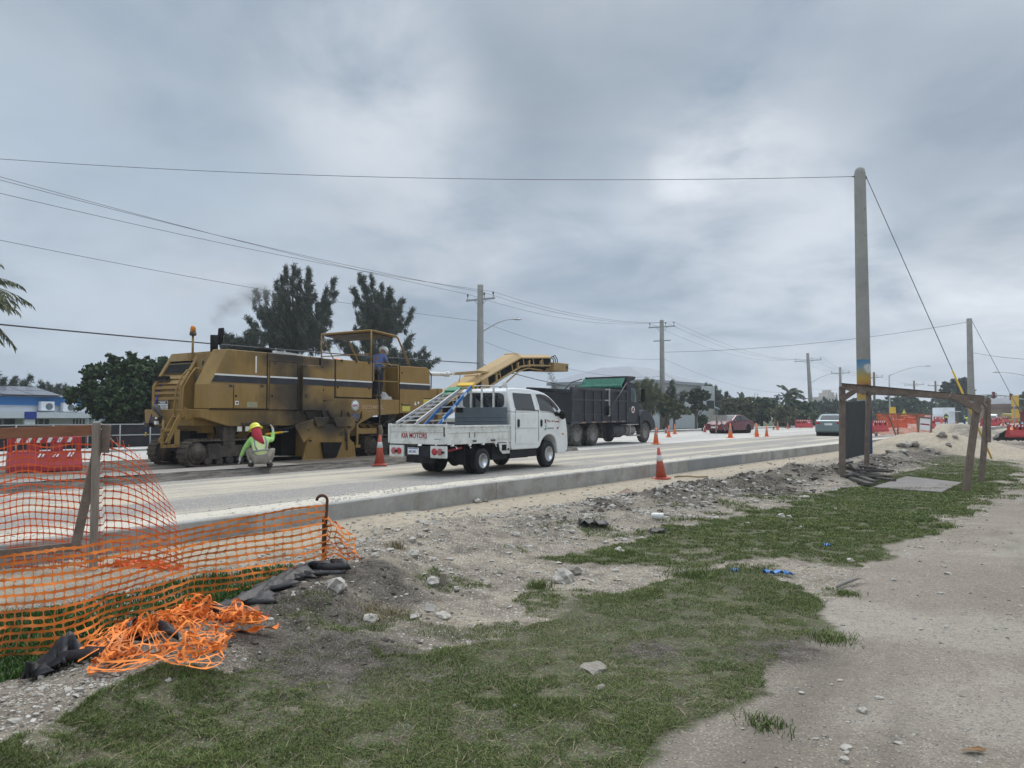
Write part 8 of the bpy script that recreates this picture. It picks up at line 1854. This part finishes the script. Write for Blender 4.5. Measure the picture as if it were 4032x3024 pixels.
# road workers in the distance
Pst = dict(pelvis=(0, 0, .92), chest=(0, .02, 1.25), neck=(0, .03, 1.47), head=(0, .05, 1.60), face=(.5, .8, 0), sh_l=(-.17, 0, 1.40), el_l=(-.22, .08, 1.15), wr_l=(-.12, .25, 1.05), sh_r=(.17, .02, 1.40), el_r=(.30, .18, 1.20), wr_r=(.42, .35, 1.05), hip_l=(-.09, 0, .88), kn_l=(-.11, .03, .48), an_l=(-.11, -.02, .08), toe_l=(-.13, .14, .03), hip_r=(.09, 0, .88), kn_r=(.12, .04, .48), an_r=(.13, 0, .08), toe_r=(.16, .15, .03))
p = D(3726, 1673, 88); t, _ = person('person standing on the far road in lime vest and white helmet, one arm out', (p.x, p.y, .55), R(-10), Pst, dict(shirt=M_NAVY, long=True, vest=M_HIV2, trousers=M_NAVY, hat=M_WHAT), sc=.86, hands=False)
Pbd = dict(pelvis=(0, 0, .85), chest=(.32, .0, 1.02), neck=(.48, 0, 1.02), head=(.60, 0, 1.0), face=(.6, 0, -.8), sh_l=(.38, .16, 1.0), el_l=(.46, .16, .72), wr_l=(.50, .10, .48), sh_r=(.38, -.16, 1.0), el_r=(.46, -.16, .72), wr_r=(.50, -.10, .48), hip_l=(0, .09, .82), kn_l=(.08, .10, .46), an_l=(-.02, .10, .08), toe_l=(.12, .11, .04), hip_r=(0, -.09, .82), kn_r=(.05, -.10, .46), an_r=(-.03, -.10, .08), toe_r=(.12, -.11, .04))
p = D(3797, 1677, 88); t, _ = person('person bending over the far road in lime vest, white helmet and blue jeans', (p.x, p.y, .45), R(0), Pbd, dict(shirt=M_YLABEL, long=True, vest=M_HIV2, trousers=mat('jeans', (.05, .08, .15), .9), hat=M_WHAT), sc=.95, hands=False)

# ------------------------------------------------------------------ falling millings, exhaust smoke
n_ = 420; k = rng.random(n_) ** .9; c0 = np.array(at_m(19.15, 1.3, 3.25)); c1_ = np.array(at_m(19.75, 1.25, 2.25))
C = c0 + (c1_ - c0) * k[:, None] + rng.normal(size=(n_, 3)) * (.07 + .05 * k[:, None]) * np.array([1, 1, .6]) ; A_ = unit(n_) * rng.uniform(.008, .028, (n_, 1)); B_ = np.cross(A_, unit(n_)); C_ = np.cross(A_, B_); C_ /= np.linalg.norm(C_, axis=1)[:, None] + 1e-9; C_ *= .012
V = np.stack([C - A_, C - B_ * .8, C + A_, C + B_ * .8, C + C_, C - C_], 1); f = []
tri = np.array([(0, 1, 4), (1, 2, 4), (2, 3, 4), (3, 0, 4), (1, 0, 5), (2, 1, 5), (3, 2, 5), (0, 3, 5)])
F_ = (np.arange(n_)[:, None, None] * 6 + tri[None]).reshape(-1, 3)
o = npmesh('falling_millings', V.reshape(-1, 3), F_, M_DARKST, kind='stuff'); tag(o, 'dark asphalt chips pouring from the conveyor into the dump truck', 'millings')
m = bpy.data.materials.new('smoke'); m.use_nodes = True; n, l = m.node_tree.nodes, m.node_tree.links; n.clear()
ou = n.new('ShaderNodeOutputMaterial'); pv = n.new('ShaderNodeVolumePrincipled'); l.new(pv.outputs[0], ou.inputs['Volume']); pv.inputs['Color'].default_value = (.42, .42, .42, 1)
tc2 = n.new('ShaderNodeTexCoord'); q = nz(n, l, tc2.outputs['Object'], 1.5, 4, .6); gr = n.new('ShaderNodeVectorMath'); gr.operation = 'LENGTH'; l.new(tc2.outputs['Object'], gr.inputs[0])
l.new(mth(n, l, 'MULTIPLY', mrange(n, l, q, .38, .66, 0, 1.6), mrange(n, l, gr.outputs['Value'], .98, .45, 0, 1)), pv.inputs['Density'])
for i, (u, v, Y, r, w) in enumerate(((855, 1255, 20, 34, 1.25), (905, 1205, 20.5, 60, .9), (1010, 1160, 21.5, 78, .8))):
    p = D(u, v, Y); b = MB(); b.ell((0, 0, 0), (1, 1, 1), 20, 14); o = b.build('exhaust_smoke', m, kind='stuff'); k_ = Y / FPX; o.location = p; o.scale = (r * 1.2 * k_, r * k_, r * w * k_)
    tag(o, ('thin dark wisp of smoke rising straight off the exhaust stack', 'grey puff of exhaust smoke drifting above the beacon', 'widest faint smoke puff drifting towards the feathery tree')[i], 'smoke')
# ------------------------------------------------------------------ stones, grass, litter
M_STONE = mat('pale_stone', (.42, .39, .34), .95, var=.22, scale=14, bump=.5, dirt=((.22, .19, .16), .3, 10)); M_STONED = mat('grey_stone', (.25, .222, .185), .95, var=.22, scale=12, bump=.5)
def ico():
    bm = bmesh.new(); bmesh.ops.create_icosphere(bm, subdivisions=1, radius=1); v = np.array([tuple(x.co) for x in bm.verts]); f = np.array([[x.index for x in q.verts] for q in bm.faces]); bm.free(); return v, f
IV, IF = ico()
def scatter_stones(name, label, x, y, r, m, bury=.35):
    n_ = len(x); z = height(x, y); nv = len(IV)
    j = 1 + .28 * rng.normal(size=(n_, nv, 1)); s = np.stack([r * rng.uniform(.7, 1.3, n_), r * rng.uniform(.7, 1.3, n_), r * rng.uniform(.45, .85, n_)], -1)
    a = rng.uniform(0, 6.28, n_); ca, sa = np.cos(a), np.sin(a); V = IV[None] * j * s[:, None, :]
    X = V[..., 0] * ca[:, None] - V[..., 1] * sa[:, None] + x[:, None]; Y = V[..., 0] * sa[:, None] + V[..., 1] * ca[:, None] + y[:, None]; Z = V[..., 2] + (z + s[:, 2] * (1 - 2 * bury) * .6)[:, None]
    F_ = (np.arange(n_)[:, None, None] * nv + IF[None]).reshape(-1, 3); o = npmesh(name, np.stack([X, Y, Z], -1).reshape(-1, 3), F_, m, kind='stuff'); tag(o, label, 'stones'); return o
def sample(n_, y0, y1, xr, power=1.0):
    y = y0 + (y1 - y0) * rng.random(n_) ** power; x = (rng.random(n_) * (xr[1] - xr[0]) + xr[0]) * y
    return x, y
x, y = sample(110000, 3.3, 30, (-.72, .66), 1.15); zo = zones(x, y); e, s = poly_dist(KERB, x, y); c, _ = poly_dist(CREST, x, y)
w = np.clip(1.2 * np.exp(-(c / 1.1) ** 2) + .25 + .5 * zo[:, 1] - 1.1 * zo[:, 0], .02, 1) * (e < -.1); w = np.where(zo[:, 3] > .5, .11 * np.clip(.8 + 1.8 * fbm(x, y, 1.1, 3, 63), .1, 2), w); w = np.where(zo[:, 2] > .6, w * .35, w)
w = w * np.clip(.6 + 1.5 * fbm(x, y, 1.4, 3, 61), .05, 1.4)
k = rng.random(len(x)) < w; x, y = x[k], y[k]; r = .006 + .024 * rng.random(len(x)) ** 5 + .006 * rng.random(len(x)); r = r * np.clip(y / 7, .75, 2.0)
scatter_stones('rubble_stones', 'scattered pale coral rubble and pebbles on the verge', x[::2], y[::2], r[::2], M_STONE); scatter_stones('gravel_stones', 'grey gravel bits scattered across the verge and path', x[1::2], y[1::2], r[1::2] * .65, M_STONED)
x, y = sample(40000, 4, 26, (-.6, .6), 1.1); zo = zones(x, y); k = (rng.random(len(x)) < zo[:, 1] * .8) & (zo[:, 3] < .5); x, y = x[k], y[k]; M_CLOD = mat('dark_clod', (.10, .085, .07), .98, var=.35, scale=12, bump=.5)
scatter_stones('soil_clods', 'dark earth clods on the soil lumps and berm', x, y, (.010 + .03 * rng.random(len(x)) ** 3) * np.clip(y / 9, .8, 1.8), M_CLOD)
# gravel strewn along the kerb inside the lane, and on the two far heaps
n_ = 9000; ss = rng.uniform(6, 42, n_); of = rng.gamma(2.0, .22, n_) + .18; xx, yy = kerb_at(ss, -of)
nv = len(IV); r = rng.uniform(.008, .022, n_); V = IV[None] * (1 + .25 * rng.normal(size=(n_, nv, 1))) * r[:, None, None] * np.array([1, 1, .7]); V = V + np.stack([xx, yy, .285 - .04 * of], -1)[:, None, :]
tag(npmesh('kerb_gravel', V.reshape(-1, 3), (np.arange(n_)[:, None, None] * nv + IF[None]).reshape(-1, 3), M_STONE, kind='stuff'), 'loose pale gravel lying in the lane along the kerb', 'gravel')
def rock(label, u, v, size, m=M_STONE, z=0.0, flat=.7, sub=2, name='rock', lift=0):
    p = Gt(u, v); bm = bmesh.new(); bmesh.ops.create_icosphere(bm, subdivisions=sub, radius=1); sd = rnd.random() * 50
    for q in bm.verts:
        q.co *= 1 + .6 * mnoise.noise(q.co * 1.3 + Vector((sd, 0, 0))) + .12 * mnoise.noise(q.co * 4 + Vector((0, sd, 0)))
    for q in bm.verts: q.co = Vector((q.co.x * size, q.co.y * size * .85, q.co.z * size * flat))
    me = bpy.data.meshes.new(name); bm.to_mesh(me); bm.free(); me.materials.append(m); o = bpy.data.objects.new(name, me); COL.objects.link(o)
    o.location = (p.x, p.y, gz(p.x, p.y) + size * flat * .45 + lift); o.rotation_euler = (0, 0, sd); tag(o, label, 'rock', 'loose rocks on the verge'); return o
for a in (('pale rounded rock in the rubble slope below the pickup rear wheel', 1631, 2190, .065), ('large cream boulder between the grass patches at mid picture', 2217, 2290, .12), ('dark clod beside the large cream boulder', 2262, 2262, .085, M_STONED), ('tan rock sitting on the sandy shelf at the foot of the kerb', 1880, 1980, .075),
          ('dark small rock right of the tan one on the sandy shelf', 1911, 1976, .055, M_STONED), ('grey angular rock among the dark soil lumps', 1702, 2305, .075), ('rounded pale rock at the lower edge of the dark soil', 1462, 2450, .065), ('broad grey rock beside the white slab', 1742, 2432, .08, M_STONE, 0, .5),
          ('small pale rock on the rubble crest', 1475, 2195, .04), ('cream rock at the foot of the hooked steel post', 1325, 2325, .10), ('small white rock in the grass edge', 1800, 2322, .035), ('beige rock by the dark hole under the berm', 2035, 2110, .05), ('pale stone beside the small weed clump', 2435, 2175, .06), ('pair forming pale stone next to the weed clump', 2450, 2180, .05),
          ('tan stone at the left side of the shelf weeds', 2393, 1970, .06), ('white stone in the right grass patch', 3075, 2038, .07), ('yellowish stone right of the white stone in the grass', 3108, 2040, .055), ('grey boulder half sunk in the berm before the frame', 2890, 1955, .16, M_STONED), ('small pale stone near the path end of the grass', 3350, 2215, .05),
          ('pair of joined pale pebbles on the path at the bottom', 3395, 2808, .028), ('flat pale pebble on the lower path', 3330, 2953, .03, M_STONE, 0, .35), ('round pebble right of the flat one on the lower path', 3325, 3003, .024), ('pale pebble on the middle of the path', 3460, 2753, .025, M_STONE, 0, .4)):
    rock(*a)
for i, a in enumerate((('white rubble chunk in front of the sand heap', 3570, 1752, .34), ('grey round boulder at the right of the rubble before the sand heap', 3602, 1748, .30), ('pale jagged chunk left in the rubble before the sand heap', 3545, 1750, .22), ('cracked grey slab chunk low in the rubble before the sand heap', 3650, 1765, .22), ('dark chunk at the right end of the rubble before the sand heap', 3690, 1780, .22),
          ('small pale chunk at the foot of the painted pole', 3500, 1775, .18), ('broad grey chunk under the white rubble chunk', 3560, 1775, .20), ('dark slab piece leaning in the right rubble', 3735, 1748, .2), ('light chunk between the two heaps', 3708, 1712, .3), ('grey chunk beside the light one between the heaps', 3760, 1715, .25))):
    rock(a[0], a[1], a[2] + 8, a[3] * .62, m=M_STONE if i % 3 == 0 else M_STONED)
def flat(name, label, cat, u, v, pts, th, m, z=0, tilt=(0, 0, 0), lift=.01):
    p = G(u, v, z); b = MB(); b.prism(pts, 0, th, 'z'); o = b.build(name, m); o.location = (p.x, p.y, gz(p.x, p.y) + lift); o.rotation_euler = tuple(R(a) for a in tilt); return tag(o, label, cat)
flat('concrete_slab_piece', 'upright white angular slab piece on the dark soil', 'slab', 1690, 2395, [(-.04, -.028), (.04, -.032), (.045, .03), (-.03, .04)], .015, M_STONE, tilt=(50, 8, 10), lift=.05)
flat('concrete_slab_piece', 'thin white flat chip left of the upright slab piece', 'slab', 1632, 2425, [(-.04, -.02), (.035, -.025), (.04, .02), (-.02, .03)], .012, M_STONE, tilt=(20, -10, 20), lift=.02)
rock('large flat grey stone lying in the lower grass', 2338, 2640, .105, M_STONED, 0, .3, name='stone_slab')
rock('small flat grey stone below the large one in the lower grass', 2365, 2720, .045, M_STONED, 0, .35, name='stone_slab')
flat('brown_board', 'brown triangular board lying on the shelf before the kerb', 'board', 2452, 1938, [(-.22, -.10), (.22, -.12), (.16, .14)], .02, mat('brown_board', (.22, .15, .11), .9), tilt=(14, -6, 15), lift=.03)
M_BLUEP = mat('blue_plastic', (.03, .17, .45), .45, var=.15)
def scrap(label, u, v, L, w, seed):
    p = G(u, v, -.04); b = MB(); vs = []
    for i in range(12):
        for j in range(3): vs.append((i / 11 * L - L / 2, (j - 1) * w * (1 + .4 * math.sin(i * 1.3 + seed)) + .02 * math.sin(i + seed), .035 + .02 * math.sin(i * 1.9 + j * 2 + seed)))
    b.add(vs, [(i * 3 + j, (i + 1) * 3 + j, (i + 1) * 3 + j + 1, i * 3 + j + 1) for i in range(11) for j in range(2)], True); o = b.build('plastic_scrap', M_BLUEP); o.modifiers.new('t', 'SOLIDIFY').thickness = .003; o.location = (p.x, p.y, gz(p.x, p.y)); o.rotation_euler = (0, 0, R(-25)); tag(o, label, 'plastic scrap')
scrap('long blue plastic strip at the far edge of the lower grass', 3062, 2254, .30, .022, 1); scrap('small blue plastic scrap left of the long blue strip', 2892, 2244, .07, .02, 4); scrap('blue plastic bit in the upper right grass patch', 3256, 2142, .09, .02, 7)
b = MB(); b.lathe([(.045, 0), (.048, .01), (.048, .17), (.045, .18), (0, .18)], (0, 0, 0), 'X', 16); o = b.build('white_can', M_OFFW); p = G(2565, 2052, -.03); o.location = (p.x, p.y, gz(p.x, p.y) + .06); o.rotation_euler = (0, 0, R(-3)); tag(o, 'white can lying on its side at the foot of the dark berm', 'can')
b = MB(); b.tube([(0, 0, .02), (.12, .10, .04), (.24, .16, .06), (.34, .26, .05)], [.012, .018, .015, .006], 6); b.tube([(.12, .1, .04), (.2, .22, .06)], .006, 5); o = b.build('driftwood_stick', mat('grey_stick', (.24, .22, .19), .95)); p = G(3295, 2310, -.06); o.location = (p.x, p.y, gz(p.x, p.y)); tag(o, 'grey branched stick at the edge of grass and path', 'stick')
b = MB(); b.add([(-.05, 0, .01), (0, -.022, .02), (.06, -.015, .01), (.075, 0, .015), (.05, .018, .022), (0, .02, .012)], [(0, 1, 2, 3, 4, 5)]); o = b.build('dead_leaf', mat('leaf_brown', (.22, .12, .05), .8)); o.modifiers.new('t', 'SOLIDIFY').thickness = .002; p = G(3822, 2948, -.06); o.location = (p.x, p.y, gz(p.x, p.y) + .005); tag(o, 'brown dead leaf lying on the path at the lower right', 'leaf')
p = G(1742, 2290, 0); b = MB(); b.beam((0, 0, 0), (.01, 0, .13), .045, .06); o = b.build('wood_stake', M_2X4); o.location = (p.x, p.y, gz(p.x, p.y) - .01); tag(o, 'broken grey wood stake sticking out of the rubble', 'stake')
for i, (u, v, s, lb) in enumerate(((2335, 2065, .3, 'black plastic sheet piece folded in the berm hollow'), (3325, 1915, .12, 'black plastic pot shard beside the left post of the timber frame'), (3115, 1905, .12, 'black rag on the berm crest left of the frame'), (2590, 2080, .16, 'thin black rag lying right of the berm hollow'))):
    p = G(u, v, 0); b = MB(); vs = []
    for a in range(7):
        for c in range(7): vs.append(((a / 6 - .5) * s * 1.4, (c / 6 - .5) * s, .03 + .22 * s * abs(mnoise.noise(Vector((a * .5, c * .5, i * 9)))) * 2))
    b.add(vs, [(a * 7 + c, (a + 1) * 7 + c, (a + 1) * 7 + c + 1, a * 7 + c + 1) for a in range(6) for c in range(6)], True); o = b.build('black_plastic', M_CLOTH); o.modifiers.new('t', 'SOLIDIFY').thickness = .004; o.location = (p.x, p.y, gz(p.x, p.y)); tag(o, lb, 'plastic sheet')
# grass blades
def grass(name, label, x, y, h, wd, m, lean=.6, cat='grass'):
    n_ = len(x); z = height(x, y); a = rng.uniform(0, 6.28, n_); ln = rng.uniform(.1, lean, n_) * h; dx, dy = np.cos(a) * ln, np.sin(a) * ln; pa = rng.uniform(0, 3.14, n_); wx, wy = np.cos(pa) * wd, np.sin(pa) * wd
    V = np.empty((n_, 5, 3)); V[:, 0] = np.stack([x - wx, y - wy, z - .004], -1); V[:, 1] = np.stack([x + wx, y + wy, z - .004], -1)
    V[:, 2] = np.stack([x + wx * .8 + dx * .4, y + wy * .8 + dy * .4, z + h * .6], -1); V[:, 3] = np.stack([x - wx * .8 + dx * .4, y - wy * .8 + dy * .4, z + h * .6], -1); V[:, 4] = np.stack([x + dx, y + dy, z + h * .9], -1)
    b5 = np.arange(n_)[:, None] * 5; F_ = np.concatenate([b5 + np.array([0, 1, 2]), b5 + np.array([0, 2, 3]), b5 + np.array([3, 2, 4])]); o = npmesh(name, V.reshape(-1, 3), F_, m, kind='stuff'); tag(o, label, cat); return o
x, y = sample(2600000, 3.2, 27, (-.72, .68), 1.6); k = pip([tuple(Vector(q) ) for q in plan([(-1200, 3400), (-1200, 2800), (500, 2560), (1500, 2400), (1950, 2120), (2700, 1960), (3400, 1800), (4100, 1760), (4150, 1950), (3500, 2350), (3200, 2700), (2700, 3400)])], x, y); x, y = x[k], y[k]; zo = zones(x, y); tuft = np.clip(.70 + 1.8 * fbm(x, y, 6.5, 2, 81), 0, 1); tuft = tuft * np.clip(.85 + 1.1 * fbm(x, y, 1.8, 3, 83), .42, 1)
dens = np.where(zo[:, 3] > .5, .0, zo[:, 0] ** 1.2) * tuft * np.clip(1.45 - y / 25, .4, 1) * 1.7; k = rng.random(len(x)) < dens; x, y = x[k], y[k]; NG = len(x)
sz = np.clip(y / 7, .8, 2.4); h = (.012 + .024 * rng.random(len(x)) + .024 * np.clip(fbm(x, y, 1.1, 3, 84), 0, 1)) * np.clip(y / 7, .9, 1.5)
grass('grass', 'short patchy green grass along the verge', x, y, h, .0024 * sz, LM_GRASS, 1.5)
LM_DRY = leaf_mat('dry_straw', (.16, .13, .07), (.34, .29, .17), 2)
kk = rng.random(len(x)) < .10; grass('dry_grass', 'dry straw coloured blades mixed into the verge grass', x[kk] + .01, y[kk], h[kk] * .9, .0018 * sz[kk], LM_DRY, 2.2)
x, y = sample(90000, 4.2, 10, (-.75, -.25), 1.2); ins = pip(GRASS_C, x, y); x, y = x[ins], y[ins]; k = rng.random(len(x)) < .75; x, y = x[k], y[k]
h = .03 + .11 * rng.random(len(x)) ** 1.5 * np.clip(.5 + fbm(x, y, 2, 3, 91), .1, 1.2); grass('weeds', 'taller leafy green weeds behind and under the orange net', x, y, h, .006 + 0 * h, LM_WEED, .9, 'weeds')
for j, (u, v, r_, nn_, hh, lb) in enumerate(((3270, 2500, .18, 420, .06, 'grass tuft spilling onto the path at the grass tip'), (3010, 2835, .13, 220, .05, 'small grass tuft on the path at the bottom'), (2120, 2300, .12, 260, .10, 'grass tuft left of the cream boulder'), (1560, 2240, .10, 160, .10, 'dry weedy tuft on the soil lump'), (1500, 2440, .25, 420, .09, 'wilted grass clump on the dark soil lumps'), (2470, 2172, .12, 200, .09, 'small weed tuft beside the pale stones'), (3340, 2330, .12, 220, .05, 'tuft by the branched stick'), (2750, 2260, .3, 700, .09, 'taller grass edge in the middle of the lower patch'), (2650, 2230, .05, 12, .20, 'sparse tall seed stalks at the grass edge'))):
    p = G(u, v, -.05); x = p.x + rng.normal(size=nn_) * r_ * .5; y = p.y + rng.normal(size=nn_) * r_ * .5; o = grass('grass_tuft', lb, x, y, hh * rng.uniform(.4, 1.1, nn_), np.full(nn_, .003), LM_GRASS if j not in (3, 4) else LM_DRY, 1.4, 'grass tuft')
x, y = sample(60000, 3.2, 14, (-.70, .60), 1.3); zo = zones(x, y); k = rng.random(len(x)) < np.clip(zo[:, 0] * .5 + .03, 0, 1) * (zo[:, 3] < .5); x, y = x[k], y[k]
grass('straw_litter', 'dead straw and clippings lying flat among the grass', x, y, .012 + .03 * rng.random(len(x)), np.full(len(x), .0022), LM_DRY, 5.0, 'straw')
# grass rim on the far verge
x, y = sample(30000, 26, 80, (-.75, .42), 1.0); e, s = poly_dist(KERB, x, y); fk, _ = poly_dist(FK, x, y); k = (fk > 2.5) & (fk < 12); x, y = x[k], y[k]

# ---- one object per separate piece for parts that come in pairs or rows
def split_loose(o):
    me = o.data; n_ = len(me.vertices); lab = np.arange(n_); ed = np.array([e.vertices[:] for e in me.edges])
    while True:
        m_ = np.minimum(lab[ed[:, 0]], lab[ed[:, 1]]); l2 = lab.copy(); np.minimum.at(l2, ed[:, 0], m_); np.minimum.at(l2, ed[:, 1], m_)
        if (l2 == lab).all(): break
        lab = l2
    us = np.unique(lab)
    if len(us) < 2: return
    base = o.name.split('.')[0]
    for k_, u_ in enumerate(us):
        sel = np.where(lab == u_)[0]; mp_ = {int(a): i for i, a in enumerate(sel)}
        fs = [([mp_[v] for v in p.vertices], p.use_smooth) for p in me.polygons if int(lab[p.vertices[0]]) == int(u_)]
        m2 = bpy.data.meshes.new(base); m2.from_pydata([me.vertices[int(a)].co[:] for a in sel], [], [f[0] for f in fs]); m2.polygons.foreach_set('use_smooth', [f[1] for f in fs]); m2.update()
        for mt in me.materials: m2.materials.append(mt)
        if k_ == 0: first = m2; continue
        c = o.copy(); c.data = m2; COL.objects.link(c); c.parent = o.parent
        if k_ == 1: pass
    o.data = first
SPLIT = {'side_hose', 'recess_box', 'panel_gap', 'window', 'side_plate_jack', 'mesh_', 'rear_door', 'front_door', 'door_handle', 'window_visor', 'window_trim', 'mud_flap', 'mudguard', 'headlight', 'fender', 'drive_wheel', 'track_leg', 'hand_rail', 'symbol_plate', 'bed_slot', 'bed_catch_rust', 'brace', 'white_stripes', 'slanted_marks', 'body_rib', 'chassis_tank', 'reflector_strip', 'bolt_hole', 'drum_shield', 'side_cover', 'conveyor_frame_post', 'window_pillar', 'mirror', 'rubber_bumper', 'rail_sticker', 'door_gap', 'door_crease', 'rear_leg', 'roof_block', 'tarp_arm', 'sign_panel', 'ladder_rack', 'rope_hook', 'tailgate_post', 'wheel_arch'}
for o in list(COL.objects):
    if o.type == 'MESH' and o.parent is not None and o.name.split('.')[0] in SPLIT:
        kd = [c for c in COL.objects if c.parent == o]
        if o.name.split('.')[0] in ('ladder_rack', 'wheel_arch'): continue
        split_loose(o)

# ---- dusty, humid air
m = bpy.data.materials.new('air_haze'); m.use_nodes = True; n, l = m.node_tree.nodes, m.node_tree.links; n.clear()
ou = n.new('ShaderNodeOutputMaterial'); pv = n.new('ShaderNodeVolumePrincipled'); l.new(pv.outputs[0], ou.inputs['Volume']); pv.inputs['Color'].default_value = (.80, .86, .92, 1); pv.inputs['Density'].default_value = .0008; pv.inputs['Anisotropy'].default_value = .2
b = MB(); b.bb(-330, 480, -40, 620, -2.0, 26.0); tag(b.build('haze', m, kind='stuff'), 'thin pale dusty haze filling the air over the road', 'haze')
